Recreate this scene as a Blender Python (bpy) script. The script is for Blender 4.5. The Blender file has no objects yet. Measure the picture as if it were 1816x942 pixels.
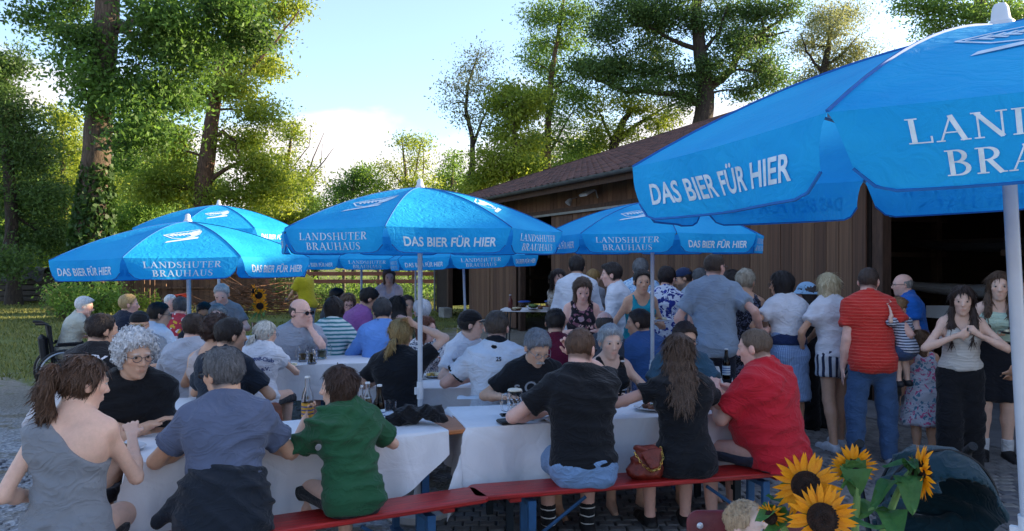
import bpy, bmesh, math, random
import numpy as np
from mathutils import Vector, Matrix, Euler
from mathutils.bvhtree import BVHTree
R = math.radians
rng = np.random.default_rng(7)
random.seed(7)
SC = bpy.context.scene
COL = SC.collection

# ---------------------------------------------------------------- camera, sky, sun, exposure
CAM_H, F, CX, HY = 1.8, 1362.0, 908.0, 462.0
cam = bpy.data.cameras.new('camera')
cam.sensor_width = 36.0
cam.lens = 36.0 * F / 1816.0
cam.shift_y = -9.0 / 1816.0
cam.clip_start = 0.05
cam.clip_end = 3000.0
cam_o = bpy.data.objects.new('camera', cam)
cam_o.location = (0, 0, CAM_H)
cam_o.rotation_euler = (R(90), 0, 0)
COL.objects.link(cam_o)
SC.camera = cam_o

SUN_AZ, SUN_EL = R(72), R(17)
sun_vec = Vector((math.sin(SUN_AZ) * math.cos(SUN_EL), math.cos(SUN_AZ) * math.cos(SUN_EL), math.sin(SUN_EL)))
sl = bpy.data.lights.new('sun', 'SUN')
sl.energy = 4.2
sl.angle = R(0.5)
sl.color = (1.0, 0.80, 0.52)
so = bpy.data.objects.new('sun', sl)
so.rotation_euler = sun_vec.to_track_quat('Z', 'Y').to_euler()
so.location = (30, 30, 40)
COL.objects.link(so)

W = bpy.data.worlds.new('World')
SC.world = W
W.use_nodes = True
nt = W.node_tree
nt.nodes.clear()
def wn(t, **k):
    n = nt.nodes.new(t)
    for a, b in k.items():
        setattr(n, a, b)
    return n
w_out = wn('ShaderNodeOutputWorld')
w_bg = wn('ShaderNodeBackground')
w_bg.inputs['Strength'].default_value = 0.12
sky = wn('ShaderNodeTexSky', sky_type='NISHITA', sun_disc=False)
sky.sun_elevation = SUN_EL
sky.sun_rotation = SUN_AZ
sky.altitude = 400
sky.air_density = 1.0
sky.dust_density = 1.5
sky.ozone_density = 3.2
w_tc = wn('ShaderNodeTexCoord')
w_sep = wn('ShaderNodeSeparateXYZ')
nt.links.new(w_tc.outputs['Generated'], w_sep.inputs[0])
# cloud layer: noise on the direction, flattened so that banks lie level, thicker towards the horizon
w_map = wn('ShaderNodeMapping')
w_map.inputs['Scale'].default_value = (2.4, 2.4, 7.5)
w_map.inputs['Location'].default_value = (3.1, 0.65, 0.2)
nt.links.new(w_tc.outputs['Generated'], w_map.inputs[0])
w_n = wn('ShaderNodeTexNoise')
w_n.inputs['Scale'].default_value = 1.0
w_n.inputs['Detail'].default_value = 8
w_n.inputs['Roughness'].default_value = 0.55
w_n.inputs['Distortion'].default_value = 0.35
nt.links.new(w_map.outputs[0], w_n.inputs['Vector'])
w_el = wn('ShaderNodeMapRange', interpolation_type='SMOOTHSTEP')
w_el.inputs['From Min'].default_value = 0.02
w_el.inputs['From Max'].default_value = 0.30
w_el.inputs['To Min'].default_value = 0.26
w_el.inputs['To Max'].default_value = -0.06
nt.links.new(w_sep.outputs['Z'], w_el.inputs['Value'])
w_add = wn('ShaderNodeMath', operation='ADD')
nt.links.new(w_n.outputs['Fac'], w_add.inputs[0])
nt.links.new(w_el.outputs[0], w_add.inputs[1])
w_mr = wn('ShaderNodeMapRange', interpolation_type='SMOOTHSTEP')
w_mr.inputs['From Min'].default_value = 0.53
w_mr.inputs['From Max'].default_value = 0.68
w_mr.inputs['To Min'].default_value = 0.13
w_mr.inputs['To Max'].default_value = 0.9
nt.links.new(w_add.outputs[0], w_mr.inputs['Value'])
w_mix = wn('ShaderNodeMixRGB')
w_mix.inputs['Color2'].default_value = (3.0, 2.72, 2.66, 1)
nt.links.new(w_mr.outputs[0], w_mix.inputs['Fac'])
nt.links.new(sky.outputs[0], w_mix.inputs['Color1'])
nt.links.new(w_mix.outputs[0], w_bg.inputs['Color'])
nt.links.new(w_bg.outputs[0], w_out.inputs[0])

vs = SC.view_settings
vs.view_transform = 'Standard'
vs.look = 'None'
vs.gamma = 1.0
vs.use_curve_mapping = False
vs.exposure = 1.93
SC.cycles.use_denoising = True
SC.cycles.max_bounces = 8
SC.cycles.diffuse_bounces = 5
SC.cycles.glossy_bounces = 3
SC.cycles.transmission_bounces = 6
SC.cycles.transparent_max_bounces = 8
SC.cycles.caustics_reflective = False
SC.cycles.caustics_refractive = False

# ---------------------------------------------------------------- picture-plane helpers (photo pixels -> real places)
def at(px, d):                       # X of the place seen at column px when it is d metres away
    return (px - CX) / F * d
def zof(py, d):                      # height of the place seen at row py at distance d
    return CAM_H - (py - HY) * d / F
def gp(px, py, z=0.0):               # place on the level z seen at pixel
    d = (CAM_H - z) * F / (py - HY)
    return Vector((at(px, d), d, z))

# ---------------------------------------------------------------- colours and materials
def lin(h):
    h = h.lstrip('#')
    o = []
    for i in (0, 2, 4):
        c = int(h[i:i + 2], 16) / 255.0
        o.append(c / 12.92 if c <= 0.04045 else ((c + 0.055) / 1.055) ** 2.4)
    return tuple(o)
def rgba(c):
    if isinstance(c, str):
        c = lin(c)
    return (c[0], c[1], c[2], 1.0)
MATS = {}
def new_mat(name):
    m = bpy.data.materials.new(name)
    m.use_nodes = True
    return m, m.node_tree, m.node_tree.nodes['Principled BSDF']
def link(t, a, b):
    t.links.new(a, b)
def node(t, ty, **k):
    n = t.nodes.new(ty)
    for a, b in k.items():
        if a.startswith('i_'):
            key = a[2:].replace('_', ' ')
            n.inputs[key].default_value = b
        else:
            setattr(n, a, b)
    return n
def mat(name, col, rough=0.7, var=0.18, scale=6.0, bump=0.0, bscale=40.0, metal=0.0, stretch=(1, 1, 1), spec=0.5, col2=None, coord='Object', sheen=0.0):
    """Plain surface with uneven tone and fine relief."""
    key = (name, str(col), rough, var, scale, bump, bscale, metal, stretch, str(col2), coord)
    if key in MATS:
        return MATS[key]
    m, t, b = new_mat(name)
    b.inputs['Roughness'].default_value = rough
    b.inputs['Metallic'].default_value = metal
    b.inputs['Specular IOR Level'].default_value = spec
    if sheen:
        b.inputs['Sheen Weight'].default_value = sheen
    tc = node(t, 'ShaderNodeTexCoord')
    mp = node(t, 'ShaderNodeMapping')
    mp.inputs['Scale'].default_value = stretch
    link(t, tc.outputs[coord], mp.inputs[0])
    n = node(t, 'ShaderNodeTexNoise', i_Scale=scale, i_Detail=5.0, i_Roughness=0.6)
    link(t, mp.outputs[0], n.inputs['Vector'])
    c = rgba(col)
    d = rgba(col2) if col2 is not None else tuple(x * (1 - 2 * var) for x in c[:3]) + (1,)
    e = tuple(min(1, x * (1 + var)) for x in c[:3]) + (1,)
    r = node(t, 'ShaderNodeValToRGB')
    r.color_ramp.elements[0].position = 0.3
    r.color_ramp.elements[0].color = d
    r.color_ramp.elements[1].position = 0.7
    r.color_ramp.elements[1].color = e
    link(t, n.outputs['Fac'], r.inputs[0])
    link(t, r.outputs[0], b.inputs['Base Color'])
    if bump:
        n2 = node(t, 'ShaderNodeTexNoise', i_Scale=bscale, i_Detail=4.0, i_Roughness=0.6)
        link(t, mp.outputs[0], n2.inputs['Vector'])
        bp = node(t, 'ShaderNodeBump', i_Strength=bump, i_Distance=0.02)
        link(t, n2.outputs['Fac'], bp.inputs['Height'])
        link(t, bp.outputs[0], b.inputs['Normal'])
    MATS[key] = m
    return m
def glass_mat(name, col=(1, 1, 1), rough=0.02):
    if name in MATS:
        return MATS[name]
    m, t, b = new_mat(name)
    b.inputs['Base Color'].default_value = rgba(col)
    b.inputs['Roughness'].default_value = rough
    b.inputs['Transmission Weight'].default_value = 1.0
    b.inputs['IOR'].default_value = 1.3
    MATS[name] = m
    return m
def leaf_mat(name, c_dark, c_light, trans=0.5):
    """Leaf blades: colour from the blade's own tone attribute, light passes through."""
    m = bpy.data.materials.new(name)
    m.use_nodes = True
    t = m.node_tree
    t.nodes.clear()
    out = node(t, 'ShaderNodeOutputMaterial')
    at_ = node(t, 'ShaderNodeAttribute', attribute_name='tone')
    r = node(t, 'ShaderNodeValToRGB')
    r.color_ramp.elements[0].color = rgba(c_dark)
    r.color_ramp.elements[1].color = rgba(c_light)
    link(t, at_.outputs['Fac'], r.inputs[0])
    d = node(t, 'ShaderNodeBsdfPrincipled', i_Roughness=0.55)
    d.inputs['Specular IOR Level'].default_value = 0.3
    link(t, r.outputs[0], d.inputs['Base Color'])
    hs = node(t, 'ShaderNodeHueSaturation', i_Hue=0.488, i_Saturation=1.05, i_Value=1.6)
    link(t, r.outputs[0], hs.inputs['Color'])
    tr = node(t, 'ShaderNodeBsdfTranslucent')
    link(t, hs.outputs[0], tr.inputs['Color'])
    mx = node(t, 'ShaderNodeMixShader', i_Fac=trans)
    link(t, d.outputs[0], mx.inputs[1])
    link(t, tr.outputs[0], mx.inputs[2])
    link(t, mx.outputs[0], out.inputs[0])
    return m

# ---------------------------------------------------------------- mesh helpers
def mesh_np(name, V, Fs, smooth=True):
    """V (n,3); Fs: array (m,k) of one face size, or list of such arrays."""
    me = bpy.data.meshes.new(name)
    if not isinstance(Fs, (list, tuple)):
        Fs = [Fs]
    Fs = [np.asarray(f, np.int32) for f in Fs if len(f)]
    if not Fs: return me
    me.vertices.add(len(V))
    me.vertices.foreach_set('co', np.asarray(V, np.float32).ravel())
    li = np.concatenate([f.ravel() for f in Fs]).astype(np.int32)
    tot = np.concatenate([np.full(len(f), f.shape[1], np.int32) for f in Fs])
    st = np.concatenate([[0], np.cumsum(tot)[:-1]]).astype(np.int32)
    me.loops.add(len(li))
    me.loops.foreach_set('vertex_index', li)
    me.polygons.add(len(tot))
    me.polygons.foreach_set('loop_start', st)
    me.polygons.foreach_set('loop_total', tot)
    me.polygons.foreach_set('use_smooth', np.full(len(tot), smooth, bool))
    me.update(calc_edges=True)
    return me
class MB:
    """Collects boxes, tubes, lathes and loose polygons into one mesh."""
    def __init__(s):
        s.V, s.F = [], []
    def add(s, V, F_):
        o = len(s.V)
        s.V += [tuple(v) for v in V]
        s.F += [tuple(i + o for i in f) for f in F_]
        return s
    def box(s, c, size, rot=None, bev=0.0):
        hx, hy, hz = size[0] / 2, size[1] / 2, size[2] / 2
        if bev <= 0:
            v = [Vector((x, y, z)) for z in (-hz, hz) for x, y in ((-hx, -hy), (hx, -hy), (hx, hy), (-hx, hy))]
            f = [(3, 2, 1, 0), (4, 5, 6, 7), (0, 1, 5, 4), (1, 2, 6, 5), (2, 3, 7, 6), (3, 0, 4, 7)]
        else:
            b = min(bev, hx * .9, hy * .9, hz * .9)
            v, f = [], []
            prof = [(-hz, b), (-hz + b, 0), (hz - b, 0), (hz, b)]
            for z, ins in prof:
                x, y = hx - ins, hy - ins
                c_ = b if ins == 0 else b * .6
                v += [Vector(p) for p in ((-x + c_, -y, z), (x - c_, -y, z), (x, -y + c_, z), (x, y - c_, z), (x - c_, y, z), (-x + c_, y, z), (-x, y - c_, z), (-x, -y + c_, z))]
            for k in range(3):
                for i in range(8):
                    f.append((k * 8 + i, k * 8 + (i + 1) % 8, k * 8 + 8 + (i + 1) % 8, k * 8 + 8 + i))
            f.append(tuple(range(7, -1, -1)))
            f.append(tuple(range(24, 32)))
        if rot is not None:
            if not isinstance(rot, Matrix):
                rot = Euler(rot).to_matrix()
            v = [rot @ p for p in v]
        c = Vector(c)
        return s.add([p + c for p in v], f)
    def tube(s, pts, rad, n=8, cap=True, close=False):
        pts = [Vector(p) for p in pts]
        if not hasattr(rad, '__len__'):
            rad = [rad] * len(pts)
        V, Fc = [], []
        up = None
        for i, p in enumerate(pts):
            if close:
                tg = pts[(i + 1) % len(pts)] - pts[i - 1]
            else:
                tg = pts[min(i + 1, len(pts) - 1)] - pts[max(i - 1, 0)]
            tg = tg.normalized() if tg.length > 1e-9 else Vector((0, 0, 1))
            if up is None:
                up = tg.orthogonal().normalized()
            up = (up - tg * up.dot(tg))
            up = up.normalized() if up.length > 1e-6 else tg.orthogonal().normalized()
            sd = tg.cross(up)
            for k in range(n):
                a = 2 * math.pi * k / n
                V.append(p + (up * math.cos(a) + sd * math.sin(a)) * rad[i])
        m = len(pts)
        for i in range(m if close else m - 1):
            j = (i + 1) % m
            for k in range(n):
                Fc.append((i * n + k, i * n + (k + 1) % n, j * n + (k + 1) % n, j * n + k))
        if cap and not close:
            Fc.append(tuple(range(n - 1, -1, -1)))
            Fc.append(tuple((m - 1) * n + k for k in range(n)))
        return s.add(V, Fc)
    def lathe(s, prof, n=20, c=(0, 0, 0), M=None, cap=True):
        V, Fc = [], []
        for r, z in prof:
            for k in range(n):
                a = 2 * math.pi * k / n
                V.append(Vector((r * math.cos(a), r * math.sin(a), z)))
        for i in range(len(prof) - 1):
            for k in range(n):
                Fc.append((i * n + k, i * n + (k + 1) % n, (i + 1) * n + (k + 1) % n, (i + 1) * n + k))
        if cap:
            Fc.append(tuple(range(n - 1, -1, -1)))
            Fc.append(tuple((len(prof) - 1) * n + k for k in range(n)))
        if M is not None:
            V = [M @ v for v in V]
        c = Vector(c)
        return s.add([v + c for v in V], Fc)
    def mesh(s, name, smooth=False):
        me = bpy.data.meshes.new(name)
        me.from_pydata([tuple(v) for v in s.V], [], s.F)
        if smooth:
            me.polygons.foreach_set('use_smooth', [True] * len(me.polygons))
            try:
                me.set_sharp_from_angle(angle=R(38))
            except Exception:
                pass
        me.update()
        return me
    def obj(s, name, m, parent=None, smooth=False, loc=None):
        return link_obj(name, s.mesh(name, smooth), m, parent, loc)
def link_obj(name, me, m=None, parent=None, loc=None):
    if m is not None:
        me.materials.clear()
        for q in (m if isinstance(m, (list, tuple)) else [m]):
            me.materials.append(q)
    o = bpy.data.objects.new(name, me)
    COL.objects.link(o)
    if parent is not None:
        o.parent = parent
    if loc is not None:
        o.location = loc
    return o
def tag(o, label=None, cat=None, group=None, kind=None):
    if label: o['label'] = label
    if cat: o['category'] = cat
    if group: o['group'] = group
    if kind: o['kind'] = kind
    return o
def thing(name, label, cat, loc=(0, 0, 0), rz=0.0, group=None):
    o = bpy.data.objects.new(name, None)
    o.empty_display_size = 0.1
    o.location = loc
    o.rotation_euler = (0, 0, rz)
    COL.objects.link(o)
    return tag(o, label, cat, group)
def dup(o, loc=None, rz=None, label=None, parent=None, scale=None):
    c = o.copy()
    COL.objects.link(c)
    if parent is not None:
        c.parent = parent
    for ch in list(o.children):
        dup(ch, parent=c)
    if loc is not None: c.location = loc
    if rz is not None: c.rotation_euler = (0, 0, rz)
    if label: c['label'] = label
    if scale is not None: c.scale = (scale,) * 3 if not hasattr(scale, '__len__') else scale
    return c
def text_mesh(body, size=1.0, bold=0.0, align='CENTER'):
    cu = bpy.data.curves.new('lettering', 'FONT')
    cu.body = body
    cu.size = size
    cu.offset = bold
    cu.align_x = align
    cu.resolution_u = 3
    o = bpy.data.objects.new('lettering', cu)
    me = bpy.data.meshes.new_from_object(o)
    V = np.array([v.co[:] for v in me.vertices])
    Fc = [tuple(p.vertices) for p in me.polygons]
    bpy.data.objects.remove(o)
    bpy.data.meshes.remove(me)
    return V, Fc
# ================================================================ GROUND
def ground_material():
    m, t, b = new_mat('ground')
    b.inputs['Roughness'].default_value = 0.95
    b.inputs['Specular IOR Level'].default_value = 0.2
    tc = node(t, 'ShaderNodeTexCoord')
    sp = node(t, 'ShaderNodeSeparateXYZ')
    link(t, tc.outputs['Object'], sp.inputs[0])
    def noise(scale, detail=5, rough=0.6):
        n = node(t, 'ShaderNodeTexNoise', i_Scale=scale, i_Detail=detail, i_Roughness=rough)
        link(t, tc.outputs['Object'], n.inputs['Vector'])
        return n.outputs['Fac']
    def math_(op, a, b_=None, c=None, clamp=False):
        n = node(t, 'ShaderNodeMath', operation=op, use_clamp=clamp)
        for i, v in enumerate((a, b_, c)):
            if v is None: continue
            if hasattr(v, 'is_linked'): link(t, v, n.inputs[i])
            else: n.inputs[i].default_value = v
        return n.outputs[0]
    def ramp(fac, stops):
        r = node(t, 'ShaderNodeValToRGB')
        e = r.color_ramp.elements
        while len(e) < len(stops): e.new(0.5)
        for k, (p, c) in enumerate(stops):
            e[k].position = p; e[k].color = rgba(c)
        link(t, fac, r.inputs[0])
        return r.outputs[0]
    def mix(f, a, c):
        n = node(t, 'ShaderNodeMixRGB')
        link(t, f, n.inputs[0]); link(t, a, n.inputs[1]); link(t, c, n.inputs[2])
        return n.outputs[0]
    n_big, n_mid, n_fine = noise(0.35), noise(2.2), noise(26.0, 6, 0.7)
    # lawn: beyond 11.5 m, left of the barn forecourt
    m1 = math_('MULTIPLY_ADD', math_('SUBTRACT', n_mid, 0.5), 6.0, math_('MULTIPLY', math_('SUBTRACT', sp.outputs['Y'], 10.9), 0.7))
    xr = math_('SUBTRACT', math_('MULTIPLY', math_('MAXIMUM', math_('SUBTRACT', sp.outputs['Y'], 15.0), 0.0), 0.55), 3.6)
    m2 = math_('MULTIPLY_ADD', math_('SUBTRACT', n_mid, 0.5), 5.0, math_('SUBTRACT', xr, sp.outputs['X']))
    lawn = math_('MINIMUM', m1, m2, clamp=True)
    grass = mix(n_mid, ramp(n_fine, [(0.25, '#34441c'), (0.75, '#64733a')]), ramp(n_fine, [(0.25, '#55602e'), (0.75, '#8a8a50')]))
    dry = ramp(n_big, [(0.52, '#000000'), (0.7, '#ffffff')])
    grass = mix(math_('MULTIPLY', dry, 0.5), grass, ramp(n_fine, [(0.3, '#6d6240'), (0.8, '#9c9064')]))
    # loose gravel and trodden earth
    v = node(t, 'ShaderNodeTexVoronoi', i_Scale=30.0)
    link(t, tc.outputs['Object'], v.inputs['Vector'])
    stone = ramp(v.outputs['Color'], [(0.1, '#85888d'), (0.5, '#aaacb0'), (0.9, '#cdcdcf')])
    dirt = ramp(n_fine, [(0.3, '#6a6254'), (0.7, '#958c7b')])
    gr_f = ramp(n_mid, [(0.46, '#000000'), (0.60, '#ffffff')])
    far = math_('MULTIPLY', math_('SUBTRACT', sp.outputs['Y'], 6.5), 0.33, clamp=True)
    gravel = mix(math_('MAXIMUM', gr_f, math_('MULTIPLY', far, 0.85)), stone, dirt)
    link(t, mix(lawn, gravel, grass), b.inputs['Base Color'])
    h = math_('ADD', math_('MULTIPLY', n_fine, 0.5), math_('MULTIPLY', v.outputs['Distance'], 0.8))
    bp = node(t, 'ShaderNodeBump', i_Strength=0.8, i_Distance=0.03)
    link(t, h, bp.inputs['Height'])
    link(t, bp.outputs[0], b.inputs['Normal'])
    return m
gm = MB()
gm.add([(-600, -600, 0), (600, -600, 0), (600, 600, 0), (-600, 600, 0)], [(0, 1, 2, 3)])
tag(gm.obj('ground', ground_material()), kind='structure')

# paved forecourt: bedding sheet, then small setts standing a few millimetres proud
PAVE = [(-0.9, 2.0), (9.0, 2.0), (4.9, 9.7), (2.2, 11.5), (-0.2, 8.6)]
pm = MB()
pm.add([(x, y, 0.004) for x, y in PAVE], [tuple(range(len(PAVE)))])
pave = tag(pm.obj('pavement', mat('sett bedding', '#3c3b3a', 0.95, 0.25, 8, 0.5, 60)), kind='structure')
def inside(x, y, poly):
    c = False
    for i in range(len(poly)):
        (x1, y1), (x2, y2) = poly[i], poly[i - 1]
        if (y1 > y) != (y2 > y) and x < (x2 - x1) * (y - y1) / (y2 - y1) + x1:
            c = not c
    return c
sett_mats = [mat('sett %d' % k, c, 0.85, 0.2, 7, 0.35, 45) for k, c in enumerate(('#7a7876', '#86827f', '#6c6c6f', '#8d8983'))]
sett_meshes = []
for k in range(4):
    b = MB(); b.box((0, 0, 0.008), (0.105, 0.088, 0.05), bev=0.008)
    me = b.mesh('sett', True); me.materials.append(sett_mats[k]); sett_meshes.append(me)
setts = []
row = 0
y = 2.2
while y < 11.6:
    x = -0.9 + (row % 2) * 0.055
    while x < 8.0:
        if inside(x, y, PAVE):
            setts.append((x + random.uniform(-.004, .004), y + random.uniform(-.003, .003), random.uniform(-.003, .003)))
        x += 0.114
    y += 0.096; row += 1
def sett_rank(p):
    x, y, _ = p
    px = CX + x / y * F; py = HY + CAM_H / y * F
    return (0 if (1180 < px < 1816 and 690 < py < 942) else 1e3) + y
setts.sort(key=sett_rank)
for x, y, dz in setts[:300]:
    o = bpy.data.objects.new('sett', random.choice(sett_meshes)); COL.objects.link(o)
    o.parent = pave; o.location = (x, y, dz); o.rotation_euler = (random.uniform(-.02, .02), random.uniform(-.02, .02), random.uniform(-.06, .06))
base_v = np.array([(sx * (.0525 - i), sy * (.044 - i), z) for z, i in ((-.01, 0), (.026, 0), (.033, .008)) for sx, sy in ((-1, -1), (1, -1), (1, 1), (-1, 1))])
base_f = np.array([(j * 4 + k, j * 4 + (k + 1) % 4, j * 4 + 4 + (k + 1) % 4, j * 4 + 4 + k) for j in range(2) for k in range(4)] + [(8, 9, 10, 11)])
rest = [p for p in setts[300:] if p[1] > 2.6]
offs = np.array(rest)
V = (base_v[None] + offs[:, None, :]).reshape(-1, 3)
idx = (np.arange(len(rest)) * len(base_v))[:, None, None]
link_obj('more_setts', mesh_np('more_setts', V, [(base_f[None] + idx).reshape(-1, 4)], False), mat('sett 0', '#7a7876', 0.85, 0.2, 7, 0.35, 45), pave)['kind'] = 'stuff'

# grass blades and pebbles
def blades(n, xr, yr, test, hgt, name, m, zoff=0.0):
    x = rng.uniform(*xr, n * 3); yv = rng.uniform(yr[0] ** .5, yr[1] ** .5, n * 3) ** 2
    k = test(x, yv); x, yv = x[k][:n], yv[k][:n]; n = len(x)
    h = hgt * rng.uniform(.5, 1.4, n); a = rng.uniform(0, 6.28, n); w = 0.006 + 0.0005 * yv
    lean = rng.normal(0, .35, (n, 2)) * h[:, None]
    V = np.zeros((n, 3, 3)); V[:, :, 0] = x[:, None]; V[:, :, 1] = yv[:, None]; V[:, :, 2] = zoff
    V[:, 0, 0] -= np.cos(a) * w; V[:, 0, 1] -= np.sin(a) * w; V[:, 1, 0] += np.cos(a) * w; V[:, 1, 1] += np.sin(a) * w
    V[:, 2, 0] += lean[:, 0]; V[:, 2, 1] += lean[:, 1]; V[:, 2, 2] += h
    me = mesh_np(name, V.reshape(-1, 3), np.arange(n * 3).reshape(-1, 3), False)
    at_ = me.attributes.new('tone', 'FLOAT', 'POINT'); at_.data.foreach_set('value', np.repeat(np.clip(rng.normal(.5, .25, n), 0, 1), 3).astype(np.float32))
    o = link_obj(name, me, m)
    return tag(o, kind='stuff')
grass_m = leaf_mat('grass blade', '#3a4a1e', '#8a8a4e', 0.3)
blades(42000, (-22, 6), (11.5, 36), lambda x, y: (x < -4.4 + np.maximum(y - 15, 0) * .55) & (np.abs(x) < y * .72) & (np.sin(x * 1.3 + 2 * np.sin(y * .9)) + np.sin(y * 1.7 + x * .4) > -1.1), 0.07, 'grass', grass_m)
blades(1400, (-4.2, -1.2), (3.2, 10.5), lambda x, y: (np.sin(x * 2.3 + 1) + np.sin(y * 2.9 + x * 1.1) + np.sin(x * 5 + y * 3.3) > 1.35), 0.045, 'sparse_grass', grass_m)
n = 2600
px_ = rng.uniform(-4.6, -1.0, n); py_ = rng.uniform(2.9 ** .5, 10.0 ** .5, n) ** 2
sz = rng.gamma(2.0, .006, n) + .006
ico = bmesh.new(); bmesh.ops.create_icosphere(ico, subdivisions=1, radius=1.0)
iv = np.array([v.co[:] for v in ico.verts]); if_ = np.array([[v.index for v in f.verts] for f in ico.faces]); ico.free()
sc3 = rng.uniform(.6, 1.3, (n, 1, 3)) * sz[:, None, None] * np.array([1, 1, .55])
V = iv[None] * sc3 + np.stack([px_, py_, sz * .25], 1)[:, None]
tag(link_obj('pebbles', mesh_np('pebbles', V.reshape(-1, 3), (if_[None] + (np.arange(n) * len(iv))[:, None, None]).reshape(-1, 3)), mat('pebble', '#8d8f94', 0.9, 0.35, 9, 0.2, 50)), kind='stuff')

# ================================================================ BARN
W0 = Vector((-2.55, 26.1, 0)); WD = Vector((0.389, -0.921, 0)).normalized(); WN = Vector((0.921, 0.389, 0)).normalized()
BANG = math.atan2(WD.y, WD.x)
barn = thing('barn', 'long low brown timber boathouse with tiled roof and open bays', 'barn', W0, BANG)
# local frame: x along the wall towards the camera, y into the barn (left-hand normal of WD is +WN)
wood_d = mat('barn boards', '#664836', 0.8, 0.3, 3.0, 0.35, 14, stretch=(9, 9, .7))
wood_d2 = mat('barn boards dark', '#5c4131', 0.82, 0.3, 3.0, 0.35, 14, stretch=(9, 9, .7))
wood_d3 = mat('barn boards worn', '#70523d', 0.8, 0.3, 3.0, 0.35, 14, stretch=(9, 9, .7))
beam_m = mat('beam', '#4a3529', 0.85, 0.25, 4, 0.3, 18, stretch=(6, 6, 1))
plank_meshes = []
for k, m_ in enumerate((wood_d, wood_d2, wood_d3)):
    b = MB(); b.box((0, 0, 0), (1, 1, 1), bev=0.04); me = b.mesh('plank'); me.materials.append(m_); plank_meshes.append(me)
def plank(parent, x, y, z0, z1, w, th=0.026, rz=0.0, k=None):
    o = bpy.data.objects.new('plank', plank_meshes[random.choice((0, 0, 1, 2)) if k is None else k]); COL.objects.link(o)
    o.parent = parent; o.location = (x, y + random.uniform(-.004, .004), (z0 + z1) / 2); o.scale = (w, th, z1 - z0)
    o.rotation_euler = (0, 0, rz)
    return o
BL = 25.0
def boards(s0, s1, z0, z1, w, y=0.0, k=None):
    n = max(1, round((s1 - s0) / w)); w2 = (s1 - s0) / n
    for i in range(n):
        plank(barn, s0 + (i + .5) * w2, y, z0 + random.uniform(0, .01), z1, w2 - .009, k=k)
boards(0, BL, 2.96, 3.56, 0.19, -0.02)                 # cladding over the bays
boards(0.0, 1.1, 0.05, 2.94, 0.22)
boards(3.45, 5.15, 0.05, 2.94, 0.215, -0.07)
boards(5.2, 7.0, 0.05, 2.94, 0.215, -0.07)
boards(9.1, 18.0, 0.06, 2.93, 0.21, -0.08)
st = MB()
for s in (1.2, 3.4, 7.05, 9.05, 18.1, 23.5):
    st.box((s, 0.06, 1.5), (0.16, 0.16, 3.0), bev=.01)
st.box((BL / 2, 0.02, 2.95), (BL, 0.10, 0.06)); st.box((BL / 2, -0.125, 2.91), (BL, 0.03, 0.09))
st.obj('post_frame', beam_m, barn)
tr = MB(); tr.box((13.5, -0.16, 2.84), (10.5, 0.04, 0.05)); tr.box((5, -0.16, 2.84), (4.2, 0.04, 0.05))
tr.obj('door_track', mat('zinc', '#8b8f93', 0.45, .12, 6, metal=.7), barn)
RUN0 = 14.6
sh = MB()
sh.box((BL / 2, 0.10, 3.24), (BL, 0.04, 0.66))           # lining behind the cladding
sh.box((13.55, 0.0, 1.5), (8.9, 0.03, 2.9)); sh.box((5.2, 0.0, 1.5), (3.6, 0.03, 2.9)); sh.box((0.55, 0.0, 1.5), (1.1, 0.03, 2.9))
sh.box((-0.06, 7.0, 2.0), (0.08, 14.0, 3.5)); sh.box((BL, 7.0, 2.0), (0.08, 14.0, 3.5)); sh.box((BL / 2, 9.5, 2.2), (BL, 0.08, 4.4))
gy = RUN0 * math.cos(R(18.2))
for xg in (-0.10, -0.02, BL - .04, BL + .04):
    sh.add([(xg, 0, 3.4), (xg, 14, 3.4), (xg, 14, 7.75), (xg, gy - .75, 7.85), (xg, 0, 3.5)], [(0, 1, 2, 3, 4)])
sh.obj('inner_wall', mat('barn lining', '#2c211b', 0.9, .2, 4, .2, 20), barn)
# roof slab and tiles
PITCH = R(18.2); EAVE_Y, EAVE_Z, RUN = -0.75, 3.39, 14.6
up = Vector((0, math.cos(PITCH), math.sin(PITCH))); nrm = Vector((0, -math.sin(PITCH), math.cos(PITCH)))
rf = MB()
def slab(mb, s0, s1, r0, r1, th):
    p = [Vector((s, EAVE_Y, EAVE_Z)) + up * r for s, r in ((s0, r0), (s1, r0), (s1, r1), (s0, r1))]
    q = [v - nrm * th for v in p]
    mb.add(p + q, [(0, 1, 2, 3), (7, 6, 5, 4), (0, 4, 5, 1), (1, 5, 6, 2), (2, 6, 7, 3), (3, 7, 4, 0)])
slab(rf, -0.5, BL + .5, 0.03, RUN, 0.10)
top = Vector((0, EAVE_Y, EAVE_Z)) + up * RUN
rf.add([(-.5, top.y, top.z), (BL + .5, top.y, top.z), (BL + .5, top.y + 13, top.z - 4.6), (-.5, top.y + 13, top.z - 4.6)], [(0, 1, 2, 3)])
roof = rf.obj('roof', mat('roof underlay', '#4a3a33', 0.9, .2, 4), barn)
vb = MB()
vb.box((-0.52, EAVE_Y + RUN * math.cos(PITCH) / 2, EAVE_Z + RUN * math.sin(PITCH) / 2 - .03), (0.04, RUN, 0.22), rot=(PITCH, 0, 0))
vb.box((BL / 2, EAVE_Y + .06, EAVE_Z - .09), (BL + 1, 0.03, 0.16))
vb.obj('fascia_board', beam_m, barn)
tw, tl = 0.30, 0.34
tp = []
for k in range(7):
    u = k / 6; zz = 0.018 + 0.026 * math.sin(2 * math.pi * u) * (1 if u < .5 else .45)
    tp.append((u * (tw + .012) - tw / 2, zz))
tv, tf = [], []
for (xx, zz) in tp:
    tv += [(xx, -0.02, zz + .022 - .02), (xx, -0.02, zz + .022), (xx, tl + .03, zz)]
for k in range(6):
    a = k * 3; tf += [(a, a + 3, a + 4, a + 1), (a + 1, a + 4, a + 5, a + 2)]
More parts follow.
